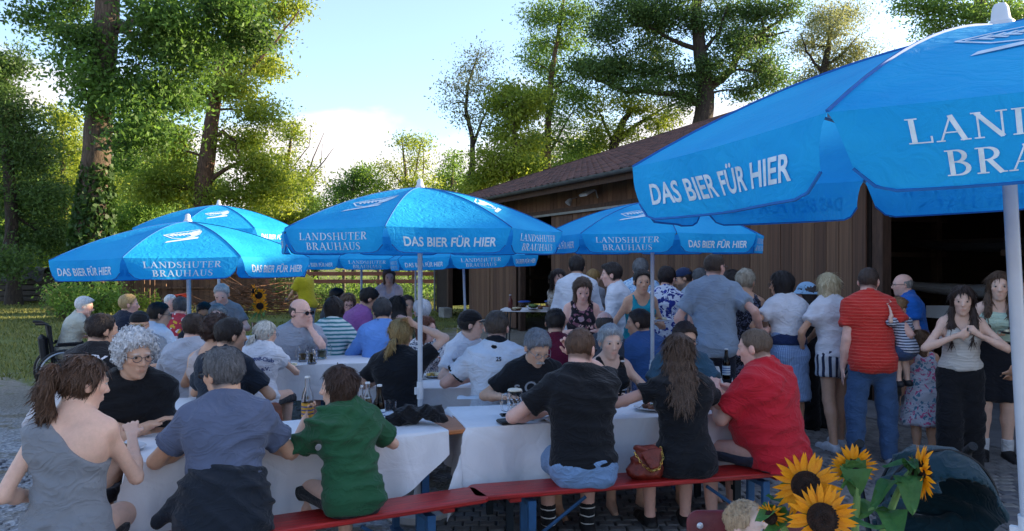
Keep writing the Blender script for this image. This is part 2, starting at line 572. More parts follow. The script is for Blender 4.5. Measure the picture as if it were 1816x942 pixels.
tile_mats = [mat('roof tile %d' % k, c, 0.75, .25, 5, .2, 30) for k, c in enumerate(('#66453d', '#553c36', '#724e43'))]
tile_meshes = []
for m_ in tile_mats:
    me = bpy.data.meshes.new('roof_tile'); me.from_pydata(tv, [], tf); me.materials.append(m_)
    me.polygons.foreach_set('use_smooth', [True] * len(me.polygons)); tile_meshes.append(me)
RM = Matrix((Vector((1, 0, 0)), up, nrm)).transposed()
tiles = []
BW = Matrix.Translation(W0) @ Matrix.Rotation(BANG, 4, 'Z')
for i in range(int(BL / tw) + 3):
    for j in range(int(RUN / tl)):
        p = Vector((-0.42 + i * tw, EAVE_Y, EAVE_Z)) + up * (j * tl + .02)
        w = BW @ p
        if w.y < 6.5: continue
        px = CX + w.x / w.y * F; py = HY - (w.z - CAM_H) / w.y * F
        hidden = px > 1290 or py > 205 + (1290 - px) * .33 + 130 or (px > 1125 and py > 290 - (px - 1125) * .56)
        tiles.append((w.y + (1000 if hidden else 0), p))
tiles.sort(key=lambda a: a[0])
for _, p in tiles[:300]:
    o = bpy.data.objects.new('roof_tile', random.choice(tile_meshes)); COL.objects.link(o); o.parent = roof
    o.matrix_local = Matrix.Translation(p + nrm * random.uniform(0, .006)) @ (RM @ Matrix.Rotation(random.uniform(-.012, .012), 3, 'Z')).to_4x4()
tvn = np.array(tv) @ np.array(RM).T
P = np.array([p[:] for _, p in tiles[300:]]); jit = rng.uniform(0, .008, (len(P), 1, 1)) * np.array(nrm)[None, None]
V = (tvn[None] + P[:, None] + jit).reshape(-1, 3)
me = mesh_np('more_roof_tiles', V, (np.array(tf)[None] + (np.arange(len(P)) * len(tv))[:, None, None]).reshape(-1, 4))
for m_ in tile_mats: me.materials.append(m_)
me.polygons.foreach_set('material_index', np.repeat(rng.integers(0, 3, len(P)), len(tf)).astype(np.int32))
o = bpy.data.objects.new('more_roof_tiles', me); COL.objects.link(o); o.parent = roof; o['kind'] = 'stuff'
gt = MB()
n = 8
for s0 in (-0.6, BL + .6):
    pass
prof = [(0.065 * math.cos(math.pi + math.pi * k / n), 0.065 * math.sin(math.pi + math.pi * k / n)) for k in range(n + 1)]
prof2 = [(a * .9, b_ * .9) for a, b_ in reversed(prof)]
loop = prof + prof2
vv = [(s, EAVE_Y - .07 + a, EAVE_Z - .0 + b_) for s in (-.6, BL + .6) for a, b_ in loop]; L = len(loop)
gt.add(vv, [(k, (k + 1) % L, L + (k + 1) % L, L + k) for k in range(L)])
gt.tube([(0.0, EAVE_Y - .07, EAVE_Z - .05), (0.0, EAVE_Y - .02, EAVE_Z - .35), (0.0, -.08, EAVE_Z - .7), (0.0, -.08, .1)], .04)
gt.obj('gutter', mat('zinc dull', '#6d7277', 0.5, .15, 5, metal=.6), barn, True)
# floodlight and small lamp under the eave
fl = thing('floodlight', 'flat white floodlight under the eave of the boathouse', 'lamp', BW @ Vector((11.2, -0.30, 3.18)), BANG)
b = MB(); b.box((0, 0, 0), (0.34, 0.22, 0.05), rot=(R(28), 0, 0), bev=.012); b.obj('lamp_body', mat('lamp grey', '#9a9da0', .5), fl)
b = MB(); b.box((0, -.012, -.03), (0.29, 0.18, 0.008), rot=(R(28), 0, 0)); b.obj('lamp_glass', mat('lamp glass', '#d9dcdf', .15), fl)
b = MB(); b.tube([(0, .05, .02), (0, .2, .06), (0, .25, -.1)], .015); b.obj('bracket', mat('lamp grey', '#9a9da0', .5), fl)
fl2 = thing('spotlight', 'small round spotlight on the boathouse cladding beside the floodlight', 'lamp', BW @ Vector((10.3, -0.20, 3.12)), BANG)
b = MB(); b.lathe([(.03, 0), (.05, .04), (.07, .13), (.06, .13)], 14, M=Matrix.Rotation(R(140), 3, 'X')); b.obj('lamp_body', mat('lamp grey', '#9a9da0', .5), fl2, True)
b = MB(); b.tube([(0, 0, 0), (0, .15, .05)], .012); b.obj('bracket', mat('lamp grey', '#9a9da0', .5), fl2)
# concrete blocks and a rack of boats inside the bays
for k, (s, y, lab) in enumerate(((2.0, -.35, 'concrete block at the foot of the first open bay'), (7.2, -.9, 'concrete block beside the buffet table under the bay'))):
    o = tag(MB().box((0, 0, .16), (.5, .3, .32), bev=.02).obj('concrete_block', mat('concrete', '#8a8883', .9, .2, 6, .4, 40)), lab, 'block'); o.location = BW @ Vector((s, y, 0)); o.rotation_euler.z = BANG
rack_m = mat('rack timber', '#3d2d22', .85, .25, 5, .3, 20)
def rack(label, s0, s1, levels, d0=0.9):
    t_ = thing('boat_rack', label, 'rack', BW @ Vector((0, 0, 0)), BANG)
    n = max(2, int((s1 - s0) / 2.0) + 1)
    for i in range(n):
        s = s0 + (s1 - s0) * i / (n - 1)
        b = MB(); b.box((s, d0, 1.5), (.12, .12, 3.0)); b.obj('upright', rack_m, t_); b = MB(); b.box((s, d0 + 2.0, 1.5), (.12, .12, 3.0)); b.obj('upright', rack_m, t_)
        for z in levels:
            b = MB(); b.box((s, d0 + 1.0, z), (.08, 2.4, .08)); b.obj('arm', rack_m, t_)
    return t_
def kayak(label, s, y, z, ln, wd, m, rz=0.0, group='boats on the racks'):
    """hull with pointed ends and a cockpit"""
    t_ = thing('kayak', label, 'kayak', BW @ Vector((s, y, z)), BANG + rz, group)
    V, Fc, N, Kk = [], [], 17, 10
    for i in range(N):
        u = -1 + 2 * i / (N - 1); w = wd / 2 * (max(0.0, 1 - abs(u) ** 2.4)) ** .9 + .004; h = .13 * (1 - .45 * abs(u) ** 2) + .004
        for k in range(Kk):
            a = 2 * math.pi * k / Kk
            V.append((u * ln / 2, w * math.cos(a), h * (math.sin(a) * (.62 if math.sin(a) > 0 else 1)) + .05 * abs(u) ** 3))
    for i in range(N - 1):
        for k in range(Kk):
            Fc.append((i * Kk + k, i * Kk + (k + 1) % Kk, (i + 1) * Kk + (k + 1) % Kk, (i + 1) * Kk + k))
    MB().add(V, Fc).obj('hull', m, t_, True)
    b = MB(); b.tube([(.38 * math.cos(a), wd * .3 * math.sin(a), .085) for a in np.linspace(0, 2 * math.pi, 20, False)], .018, 6, close=True); b.obj('coaming', mat('black rubber', '#17181a', .6), t_, True)
    b = MB(); b.lathe([(.36, 0), (.001, .004)], 16, cap=False, M=Matrix.Diagonal((1, wd * .78, 1))); b.obj('cockpit', mat('black rubber', '#17181a', .6), t_).location = (0, 0, .083)
    return t_
rack('dark timber rack of boats in the bay behind the buffet table', 7.3, 8.9, (.6, 1.25, 1.9, 2.5))
rack('dark timber boat rack inside the wide bay behind the two girls', 15.6, 21.0, (.55, 1.2, 1.9, 2.5), 2.2)
rack('dark timber boat rack inside the first bay', 1.4, 3.2, (.6, 1.25, 1.9, 2.5))
wht = mat('white hull', '#c9ccd0', .35, .08, 3); gry = mat('grey hull', '#8f949a', .4, .1, 3); red_h = mat('red hull', '#8c2a1c', .4, .1, 3)
kayak('white kayak on the middle shelf behind the buffet table', 8.0, 1.2, 1.42, 3.2, .6, wht)
kayak('white kayak on the upper shelf behind the buffet table', 8.1, 1.2, 2.07, 3.2, .6, wht)
kayak('grey kayak on the lowest shelf behind the buffet table', 8.2, 1.2, .76, 3.2, .6, gry)
kayak('white kayak on the upper shelf in the first bay', 2.4, 1.4, 2.07, 3.0, .6, wht)
kayak('pale kayak on the middle shelf in the first bay', 2.6, 1.3, 1.42, 2.6, .5, gry)
kayak('red kayak on the lowest shelf in the first bay', 2.4, 1.4, .76, 3.0, .6, red_h)
kayak('white boat with square stern low in the wide bay', 17.6, 3.2, 1.36, 3.6, .7, wht)
kayak('white boat on the lowest shelf of the wide bay', 18.4, 3.2, .72, 3.6, .7, wht)
kayak('grey boat on the highest shelf of the wide bay', 17.9, 3.2, 2.05, 4.0, .7, mat('dark hull', '#2d2f33', .5, .15, 3))
for k, (s0, y0, z0, w0, h0, lab) in enumerate(((17.45, 2.0, 1.08, .58, .20, 'white panel with cut corner leaning in the wide bay'), (17.65, 2.0, .52, .46, .25, 'lower white panel standing in the wide bay'))):
    b = MB(); b.add([(-w0 / 2, 0, -h0 / 2), (w0 / 2, 0, -h0 / 2), (w0 / 2, 0, h0 / 2), (-w0 / 2, 0, h0 * .35), (-w0 / 2, .03, -h0 / 2), (w0 / 2, .03, -h0 / 2), (w0 / 2, .03, h0 / 2), (-w0 / 2, .03, h0 * .35)],
                    [(0, 1, 2, 3), (7, 6, 5, 4), (0, 4, 5, 1), (1, 5, 6, 2), (2, 6, 7, 3), (3, 7, 4, 0)])
    o = tag(b.obj('white_panel', mat('white board', '#d5d7da', .5, .06)), lab, 'panel'); o.location = BW @ Vector((s0, y0, z0)); o.rotation_euler.z = BANG
ap = MB(); ap.box((21.0, 0.3, 0.02), (6.4, 2.2, 0.10), bev=.02)
o = tag(ap.obj('threshold_slab', mat('concrete apron', '#77777a', .9, .15, 3, .3, 30)), kind='structure'); o.location = W0; o.rotation_euler.z = BANG

# ================================================================ SHED, FENCES, HEAPS AT THE FAR SIDE OF THE LAWN
shed = thing('shed', 'low reddish brown shed with a flat tiled roof behind the lawn', 'shed', (at(345, 31), 31, 0), 0.05)
for i in range(34):
    plank(shed, -3.5 + i * .21, 0, .1, 2.25, .2, k=random.choice((1, 2, 0)))
b = MB(); b.box((0, 2.0, 1.1), (7.2, 3.8, 2.2)); b.obj('inner_wall', beam_m, shed)
b = MB(); b.box((0, 1.9, 2.72), (7.8, 5.0, .12), rot=(R(11), 0, 0)); b.obj('roof', mat('shed roof', '#5e4038', .85, .3, 9, .4, 25, stretch=(3, 1, 1)), shed)
for z in (.7, 1.25):
    b = MB(); b.box((.3, -.12, z), (6.4, .05, .06)); b.obj('rail', wood_d3, shed)
bf = thing('board_fence', 'weathered upright board fence beneath the far parasols', 'fence', (at(228, 28), 28, 0), 0.0)
for i in range(13):
    plank(bf, -1.5 + i * .2 + random.uniform(-.02, .02), random.uniform(-.05, .05), 0, random.uniform(1.25, 1.45), .15, .05, random.uniform(-.2, .2))
b = MB(); b.box((0, .07, .9), (2.7, .05, .09)); b.obj('rail', wood_d3, bf)
rf_ = thing('rail_fence', 'two rail red timber fence at the far side of the lawn', 'fence', (at(640, 30), 30, 0), 0.02)
railm = mat('rail red', '#8d5540', .75, .25, 4, .2, 20, stretch=(.5, 5, 5))
for z in (1.28, 0.98):
    b = MB(); b.box((0, 0, z), (7.4, .06, .15), bev=.01); b.obj('rail', railm, rf_)
for i in range(6):
    b = MB(); b.box((-3.4 + i * 1.36, .08, .72), (.11, .1, 1.44), bev=.01); b.obj('post', mat('post grey', '#6d6356', .85, .25, 5, .2, 25), rf_)
# heap of cut branches
b = MB()
cxh, dh = at(455, 26), 26
for i in range(170):
    a = random.gauss(0, .5); l = random.uniform(.8, 2.2); h = random.random() ** 1.5
    x0 = cxh + random.gauss(0, .75) * (1.2 - h); y0 = dh + random.gauss(0, .5)
    d = Vector((math.cos(a) * random.choice((-1, 1)), random.gauss(0, .5), random.gauss(.05, .22))).normalized()
    p = Vector((x0, y0, .05 + h * .95)); q = p + d * l
    q.z = max(.04, q.z)
    mid = (p + q) / 2 + Vector((0, 0, random.uniform(-.08, .12)))
    b.tube([p, mid, q], [random.uniform(.012, .03), .014, .006], 4, cap=False)
tag(b.obj('branch_heap', mat('cut branch', '#6b4a33', .9, .35, 6), None), 'heap of cut brown branches on the grass by the shed', 'branches', kind='stuff')
# old timber and a tarpaulin under the trees
ts = thing('timber_stack', 'dark stack of old timber under a tarpaulin below the trees', 'timber stack', (at(48, 33), 33, 0), .1)
for j in range(5):
    for i in range(4):
        b = MB(); b.box((random.uniform(-.1, .1), -.55 + i * .36, .18 + j * .24), (2.2 + random.uniform(-.3, .3), .3, .2), bev=.015); b.obj('beam', mat('old timber', '#4a443d', .9, .3, 5, .3, 20, stretch=(.6, 5, 5)), ts)
b = MB()
N = 10
V = [(-1.0 + 2.0 * i / N, -.85 + 1.7 * j / 6, 1.45 + .07 * math.sin(i * 1.9) + .05 * math.sin(j * 2.3 + i) - (.5 if j in (0, 6) else 0)) for i in range(N + 1) for j in range(7)]
b.add(V, [(i * 7 + j, (i + 1) * 7 + j, (i + 1) * 7 + j + 1, i * 7 + j + 1) for i in range(N) for j in range(6)])
b.obj('tarpaulin', mat('tarpaulin', '#3f3d3c', .6, .2, 4, .2, 10), ts, True)
hw = thing('wheelbarrow', 'red wheelbarrow standing in front of the shed', 'wheelbarrow', (at(316, 27), 27, 0), .6)
hw.scale = (.75, .75, .75)
b = MB(); b.add([(-.4, -.3, .75), (.45, -.3, .85), (.45, .3, .85), (-.4, .3, .75), (-.2, -.18, .4), (.2, -.18, .4), (.2, .18, .4), (-.2, .18, .4)], [(4, 5, 1, 0), (5, 6, 2, 1), (6, 7, 3, 2), (7, 4, 0, 3), (7, 6, 5, 4)]); b.obj('tray', mat('barrow red', '#7a2019', .45), hw)
b = MB(); b.tube([(.55 + .18 * math.cos(a), 0, .19 + .18 * math.sin(a)) for a in np.linspace(0, 6.283, 16, False)], .04, 6, close=True); b.obj('wheel', mat('black rubber', '#17181a', .6), hw, True)
for s in (-1, 1):
    b = MB(); b.tube([(.55, s * .08, .19), (-.1, s * .22, .36), (-.75, s * .28, .62)], .018, 6); b.tube([(-.25, s * .22, .4), (-.3, s * .24, 0)], .016, 6); b.obj('handle', mat('barrow steel', '#5a5c5e', .5, metal=.5), hw, True)
# ================================================================ TREES
bark = mat('bark', '#5d4f43', .92, .35, 3, .9, 12, stretch=(5, 5, 1.2))
bark_d = mat('bark dark', '#40372f', .92, .35, 3, .9, 12, stretch=(5, 5, 1.2))
bark_r = mat('bark warm', '#6b5240', .92, .35, 3, .9, 12, stretch=(5, 5, 1.2))
LM = {
    'ash': leaf_mat('leaf ash', '#324c25', '#688c3e', .46),
    'yellow': leaf_mat('leaf yellow green', '#557029', '#98a444', .5),
    'mid': leaf_mat('leaf mid green', '#3f5f2b', '#7c9c48', .48),
    'dark': leaf_mat('leaf dark', '#304825', '#5c7a3c', .42),
    'olive': leaf_mat('leaf olive', '#55603a', '#8a9060', .45),
    'ivy': leaf_mat('leaf ivy', '#1d3318', '#48682f', .3),
}
def leaf_cloud(name, C, size, m, parent=None, tone=None, droop=.35, aspect=.42):
    """C (n,3) blade centres -> one mesh of pointed blades, each its own four-sided face"""
    n = len(C)
    d = rng.normal(0, 1, (n, 3)); d[:, 2] -= droop; d /= np.linalg.norm(d, axis=1)[:, None]
    q = rng.normal(0, 1, (n, 3)); q[:, 2] *= .45
    s = np.cross(d, q); s /= np.linalg.norm(s, axis=1)[:, None] + 1e-6
    L = (size * .84 * rng.uniform(.35, 1.55, n))[:, None]
    V = np.stack([C - d * L * .5, C + s * L * aspect * .5 - d * L * .05, C + d * L * .5, C - s * L * aspect * .5 - d * L * .05], 1)
    me = mesh_np(name, V.reshape(-1, 3), np.arange(n * 4).reshape(-1, 4), False)
    a = me.attributes.new('tone', 'FLOAT', 'POINT')
    if tone is None: tone = rng.normal(.5, .2, n)
    a.data.foreach_set('value', np.repeat(np.clip(tone, 0, 1), 4).astype(np.float32))
    return link_obj(name, me, m, parent)
def bez(p0, p1, sag, n=6):
    m_ = (p0 + p1) / 2 + sag
    return [p0 * (1 - t) ** 2 + m_ * 2 * t * (1 - t) + p1 * t * t for t in [i / n for i in range(n + 1)]]
def tree(name, label, d, trunk, blobs, leaf, lsize=.17, dens=1.0, bm=bark, limbs=(), base_r=None, group=None, twig=9, clump=.42, spread=1.0):
    """trunk: [(px,py,radius m)...] from the foot upward; blobs: [(px,py,rpx,rpy[,dd])]; limbs: lists of (px,py,r)"""
    t_ = thing(name, label, 'tree', (at(trunk[0][0], d), d, 0), 0, group)
    O = Vector(t_.location)
    def W_(px, py, dd=0.0): return Vector((at(px, d + dd), d + dd, zof(py, d + dd))) - O
    mb = MB()
    tp = [W_(p[0], p[1]) for p in trunk]; tp[0].z = -.1
    rad = [p[2] for p in trunk]
    # resample trunk smoothly
    P, Rr = [], []
    for i in range(len(tp) - 1):
        for k in range(4):
            f = k / 4; P.append(tp[i].lerp(tp[i + 1], f) + Vector((random.gauss(0, .02), random.gauss(0, .04), 0)) * (rad[i] * 1.2)); Rr.append(rad[i] * (1 - f) + rad[i + 1] * f)
    P.append(tp[-1]); Rr.append(rad[-1])
    Rr[0] *= 1.35
    mb.tube(P, Rr, 10)
    nodes = [(p, r) for p, r in zip(P, Rr)][len(P) // 3:]
    for lb in limbs:
        q = [W_(*( (p[0], p[1]) if len(p) < 4 else (p[0], p[1], p[3]))) for p in lb]; qq, rr = [], []
        for i in range(len(q) - 1):
            for k in range(4):
                f = k / 4; qq.append(q[i].lerp(q[i + 1], f) + Vector((random.gauss(0, .5), random.gauss(0, .5), random.gauss(0, .5))) * lb[i][2] * .5); rr.append(lb[i][2] * (1 - f) + lb[i + 1][2] * f)
        qq.append(q[-1]); rr.append(lb[-1][2])
        mb.tube(qq, rr, 7)
        nodes += list(zip(qq, rr))[2:]
    Cs, tones = [], []
    s = d / F
    for bl in blobs:
        dd = bl[4] if len(bl) > 4 else random.uniform(-1.0, 1.0)
        c = W_(bl[0], bl[1], dd); rx, rz_ = bl[2] * s, bl[3] * s; ry = (rx + rz_) * .5
        near = min(nodes, key=lambda a: (a[0] - c).length - a[1] * 4)
        r0 = min(near[1] * .6, .05 + .02 * rx)
        end = c + Vector((random.gauss(0, .2) * rx, random.gauss(0, .2) * ry, -.1 * rz_))
        path = bez(near[0], end, Vector((0, 0, (end - near[0]).length * random.uniform(-.05, .22))))
        mb.tube(path, [r0 * (1 - .65 * i / 6) for i in range(7)], 6)
        nt_ = max(4, int(twig * (rx * rz_) ** .5))
        for k in range(nt_):
            v = Vector((random.gauss(0, 1), random.gauss(0, 1), random.gauss(0, 1))).normalized() * (random.random() ** .4)
            e = c + Vector((v.x * rx, v.y * ry, v.z * rz_))
            st_ = path[random.randint(2, 6)]
            tw_ = bez(st_, e, Vector((0, 0, (e - st_).length * random.uniform(-.1, .2))), 4)
            mb.tube(tw_, [max(.006, r0 * .3) * (1 - .8 * i / 4) for i in range(5)], 4, cap=False)
            nn = int(dens * 128 * random.uniform(.5, 1.5))
            tone0 = random.gauss(.5, .17)
            for q_, wgt in ((e, 1.0), (tw_[3], .7), (tw_[2], .35)):
                m_ = int(nn * wgt)
                if m_ < 1: continue
                cl = clump * spread
                pts = rng.normal(0, 1, (m_, 3)) * np.array([cl, cl, cl * .62]) + np.array(q_)
                Cs.append(pts); tones.append(rng.normal(tone0, .16, m_))
    mb.obj('trunk', bm, t_, True)
    leaf_cloud('crown', np.concatenate(Cs), lsize, LM[leaf], t_, np.concatenate(tones))
    return t_
# 1: tall ash with an ivy covered trunk
T1 = tree('ash_tree', 'tall ash with a thick straight trunk wrapped in ivy beside the lawn', 26, [(155, 556, .56), (160, 430, .52), (170, 300, .47), (179, 170, .43), (187, 60, .42), (196, -60, .36), (205, -240, .25)],
     [(300, 25, 75, 40, -1), (390, 20, 60, 35, -1), (262, 70, 45, 25), (245, 150, 48, 40), (275, 215, 58, 45, -1.2), (235, 245, 40, 32, -1.4), (330, 110, 55, 45), (130, 110, 26, 32), (150, 165, 26, 40, -1), (135, 65, 18, 14), (445, 60, 45, 30), (60, 30, 30, 16), (200, -70, 150, 45), (330, -40, 110, 35), (120, 12, 25, 14), (365, 70, 50, 30), (300, 180, 40, 45)],
     'ash', .2, 1.25, bark, limbs=[[(192, 45, .22), (250, 40, .15), (310, 48, .1), (400, 25, .05)], [(178, 190, .1), (215, 150, .07), (250, 110, .04)], [(174, 225, .1), (215, 235, .07), (260, 220, .04)], [(180, 150, .07), (150, 120, .05), (130, 90, .03)]])
iv = []
O1 = Vector(T1.location)
for k in range(5200):
    f = random.random() ** 1.25; py = 556 - f * 262
    axis = 155 + (556 - py) * .066
    r = np.interp(556 - py, [0, 130, 262], [.78, .66, .42]) * random.uniform(.85, 1.15)
    a = random.uniform(0, 2 * math.pi)
    iv.append((at(axis, 26) + r * math.cos(a) - O1.x, r * math.sin(a), zof(py, 26)))
leaf_cloud('ivy', np.array(iv), .21, LM['ivy'], T1, droop=1.2, aspect=.8)
# 2: second tall tree, sunlit, to its right
tree('ash_tree', 'tall leafy tree with a bent reddish trunk between the ash and the open sky', 37, [(352, 520, .5), (358, 400, .45), (362, 320, .42), (372, 240, .36), (385, 150, .28), (400, 60, .2)],
     [(440, 60, 50, 50), (490, 30, 38, 42), (470, 110, 35, 40), (395, 110, 50, 45), (340, 160, 50, 50), (430, 170, 42, 40), (470, 200, 28, 35), (300, 260, 50, 45), (420, 255, 55, 40), (330, 330, 60, 45), (455, 300, 50, 45), (270, 330, 45, 45), (410, 345, 60, 35), (500, 330, 40, 45), (520, 5, 18, 20), (400, -10, 70, 40), (310, 80, 45, 50)],
     'yellow', .2, 1.25, bark_r, limbs=[[(372, 245, .16), (395, 235, .12), (415, 250, .09), (430, 290, .05)], [(385, 150, .16), (440, 130, .1), (500, 60, .05), (530, 20, .03)], [(362, 330, .14), (400, 300, .1), (440, 280, .06), (480, 300, .03)]])
# 3: edge of the wood on the far left
tree('beech_tree', 'leafy dark tree leaning in at the edge of the wood beside the timber stack', 31, [(25, 520, .28), (20, 380, .24), (10, 220, .18), (5, 100, .1)],
     [(15, 120, 40, 45), (30, 200, 55, 50), (5, 280, 60, 50), (60, 270, 45, 45), (30, 350, 70, 50), (90, 350, 45, 45), (20, 430, 65, 35), (95, 430, 50, 40), (-30, 180, 50, 90), (15, 470, 40, 25, -2)], 'dark', .18, 1.3, bark_d)
tree('beech_tree', 'bright green young tree just left of the ivy trunk', 40, [(118, 520, .2), (115, 400, .16), (112, 300, .12), (108, 200, .06)],
     [(110, 215, 30, 30), (90, 260, 35, 35), (130, 270, 32, 35), (100, 320, 45, 35), (140, 340, 30, 40), (75, 380, 45, 40), (125, 410, 50, 45), (90, 460, 50, 35)], 'yellow', .19, 1.2, bark)
tree('beech_tree', 'broad mid green tree seen between the two tall trunks', 46, [(255, 515, .26), (255, 400, .22), (258, 300, .15), (262, 220, .08)],
     [(262, 230, 40, 40), (225, 290, 40, 40), (290, 300, 40, 40), (245, 350, 50, 40), (215, 400, 40, 40), (290, 395, 55, 45), (250, 440, 60, 35)], 'mid', .2, 1.2, bark_d)
# 4: thinner trees along the skyline in the middle
tree('alder_tree', 'half bare tree with dead twigs against the pale cloud', 42, [(512, 520, .2), (512, 400, .16), (505, 320, .12), (515, 255, .07), (520, 215, .03)],
     [(522, 235, 22, 24), (505, 275, 25, 25), (535, 330, 38, 38), (495, 330, 35, 35), (530, 385, 50, 35), (480, 390, 40, 40), (505, 430, 60, 40)], 'yellow', .17, .95, bark,
     limbs=[[(512, 370, .08), (545, 310, .05), (560, 270, .03), (575, 235, .012)], [(545, 320, .05), (575, 285, .03), (592, 262, .01)], [(540, 330, .04), (568, 300, .02), (572, 255, .01)], [(515, 300, .04), (548, 260, .02), (552, 225, .01)]])
tree('alder_tree', 'round topped bush like tree left of the central parasol tip', 46, [(628, 520, .18), (628, 420, .14), (625, 350, .09), (630, 300, .04)],
     [(640, 310, 26, 24), (610, 330, 28, 22), (655, 335, 28, 24), (600, 370, 36, 30), (645, 375, 38, 30), (585, 410, 35, 30), (560, 400, 28, 35), (630, 430, 60, 35)], 'mid', .18, 1.1, bark)
tree('alder_tree', 'open many stemmed tree with upright shoots above the central parasol', 44, [(728, 520, .16), (726, 400, .13), (722, 330, .1), (715, 270, .05), (712, 240, .02)],
     [(715, 255, 18, 16), (745, 255, 12, 18), (690, 295, 16, 14), (735, 290, 22, 22), (705, 320, 32, 22), (750, 325, 26, 24), (725, 360, 50, 28), (680, 350, 30, 28), (780, 360, 32, 28)], 'yellow', .16, .8, bark,
     limbs=[[(724, 350, .06), (738, 300, .04), (748, 245, .015)], [(724, 340, .05), (700, 310, .035), (680, 285, .012)], [(748, 340, .05), (752, 290, .03), (750, 250, .01)]])
tree('alder_tree', 'small pale green tree to the right of the parasol tip', 48, [(803, 520, .14), (803, 400, .12), (802, 320, .08), (805, 275, .03)],
     [(805, 285, 20, 20), (790, 315, 20, 18), (820, 325, 22, 20), (800, 350, 34, 24), (835, 355, 32, 24), (865, 350, 28, 28)], 'mid', .17, 1.0, bark)
tree('birch_tree', 'slim dark curving tree with thin airy leaves left of the boathouse roof', 38, [(822, 500, .2), (828, 350, .17), (838, 290, .14), (838, 245, .12), (826, 195, .09), (830, 150, .06), (848, 95, .025)],
     [(852, 100, 16, 13), (832, 130, 18, 16), (815, 155, 14, 13), (802, 185, 10, 9), (855, 150, 18, 22), (868, 185, 14, 16), (822, 205, 16, 12), (860, 220, 15, 15)], 'olive', .14, .55, bark_d,
     limbs=[[(838, 255, .09), (852, 222, .06), (866, 190, .03), (870, 150, .012)], [(838, 270, .05), (850, 225, .04), (885, 222, .015)]], twig=14, clump=.5)
tree('maple_tree', 'dark broad leaved maple at the left end of the boathouse roof', 36, [(905, 500, .24), (908, 360, .2), (915, 280, .15), (910, 210, .08)],
     [(900, 165, 26, 22), (885, 190, 20, 20), (930, 200, 32, 34), (905, 235, 36, 28), (940, 255, 32, 26), (885, 280, 36, 26), (925, 295, 36, 20), (870, 310, 32, 22), (950, 170, 22, 26), (845, 330, 30, 20)], 'yellow', .2, 1.25, bark)
tree('poplar_tree', 'tall airy tree with an upright trunk above the boathouse eave', 40, [(968, 500, .22), (970, 320, .2), (972, 220, .17), (978, 130, .14), (990, 60, .1), (1003, -20, .06)],
     [(1025, 30, 36, 34), (1035, 110, 30, 34), (1030, 175, 34, 28), (950, 30, 26, 30), (990, 20, 42, 35), (960, 70, 28, 32), (1005, 75, 36, 32), (975, 120, 36, 30), (945, 110, 18, 22), (995, 155, 40, 30), (960, 185, 32, 26), (1010, 215, 44, 30), (965, 250, 30, 24), (1020, 265, 36, 22), (1000, -30, 50, 30)], 'mid', .16, .95, bark_r,
     limbs=[[(972, 220, .08), (990, 150, .05), (1010, 140, .03), (1025, 160, .015)], [(970, 280, .07), (1000, 225, .05), (1020, 190, .02)]])
tree('oak_tree', 'huge spreading oak with a forked black trunk standing behind the boathouse', 38, [(1236, 470, .62), (1240, 250, .5), (1250, 190, .47), (1252, 150, .42), (1240, 80, .32), (1235, 10, .25), (1245, -80, .15)],
     [(1075, 60, 46, 44), (1130, 30, 52, 40), (1100, 110, 52, 36), (1160, 80, 46, 40), (1195, 30, 46, 36), (1180, 130, 44, 28), (1045, 115, 36, 28), (1285, 25, 46, 36), (1340, 20, 38, 30), (1300, 80, 34, 30), (1360, 70, 28, 34), (1380, 20, 34, 26), (1345, 120, 32, 32), (1130, 160, 52, 14), (1200, -30, 140, 34), (1225, 150, 36, 32), (1370, 130, 26, 32), (1320, 160, 30, 24), (1215, 175, 34, 24), (1160, 25, 46, 36), (1095, 15, 46, 34), (1240, 40, 34, 34), (1085, 140, 40, 22), (1150, 120, 44, 30), (1270, 110, 30, 26), (1310, 60, 30, 30), (1255, -20, 60, 30)],
     'dark', .17, 1.25, bark_d, limbs=[[(1252, 160, .26), (1290, 130, .2), (1312, 95, .16), (1345, 62, .1), (1385, 35, .06), (1405, 0, .03)], [(1246, 185, .2), (1190, 165, .15), (1110, 162, .1), (1060, 140, .06), (1005, 118, .03)], [(1240, 90, .14), (1190, 70, .1), (1140, 40, .05)], [(1240, 100, .12), (1275, 60, .08), (1290, 10, .04)], [(1312, 95, .1), (1360, 65, .07), (1400, 55, .03)]])
tree('oak_tree', 'leaning twin stemmed tree rising over the roof ridge', 40, [(1078, 470, .3), (1082, 290, .26), (1090, 255, .24), (1105, 215, .18), (1125, 190, .1)],
     [(1060, 195, 36, 20), (1050, 225, 30, 22), (1110, 185, 32, 18), (1140, 195, 30, 16), (1125, 235, 44, 14), (1060, 255, 30, 18), (1165, 220, 34, 14), (1190, 205, 30, 14)], 'yellow', .17, .85, bark_d,
     limbs=[[(1090, 255, .16), (1140, 215, .1), (1180, 190, .05), (1210, 180, .02)], [(1088, 258, .1), (1070, 215, .07), (1060, 190, .03)]])
tree('willow_tree', 'fine leaved pale willow between the oak and the large parasol', 44, [(1455, 470, .32), (1455, 200, .26), (1462, 120, .2), (1475, 50, .1)],
     [(1480, 45, 36, 34), (1440, 80, 36, 34), (1515, 85, 32, 36), (1475, 120, 46, 34), (1430, 140, 30, 26), (1520, 130, 26, 24), (1455, 25, 24, 22), (1500, 20, 26, 20)], 'olive', .15, .85, bark_d,
     limbs=[[(1462, 120, .1), (1500, 90, .07), (1525, 60, .03)], [(1460, 130, .1), (1430, 90, .06), (1420, 60, .03)]], twig=14, clump=.55)
tree('lime_tree', 'leafy branch tips above the large parasol from a tree behind the boathouse', 34, [(1730, 470, .4), (1730, 200, .36), (1735, 60, .28), (1740, -40, .2)],
     [(1640, 20, 28, 20), (1690, 12, 36, 26), (1655, 50, 26, 16), (1730, 30, 36, 28), (1780, 10, 46, 26), (1610, 8, 22, 10), (1700, -30, 110, 24), (1800, 30, 30, 18)], 'mid', .17, 1.1, bark_d)
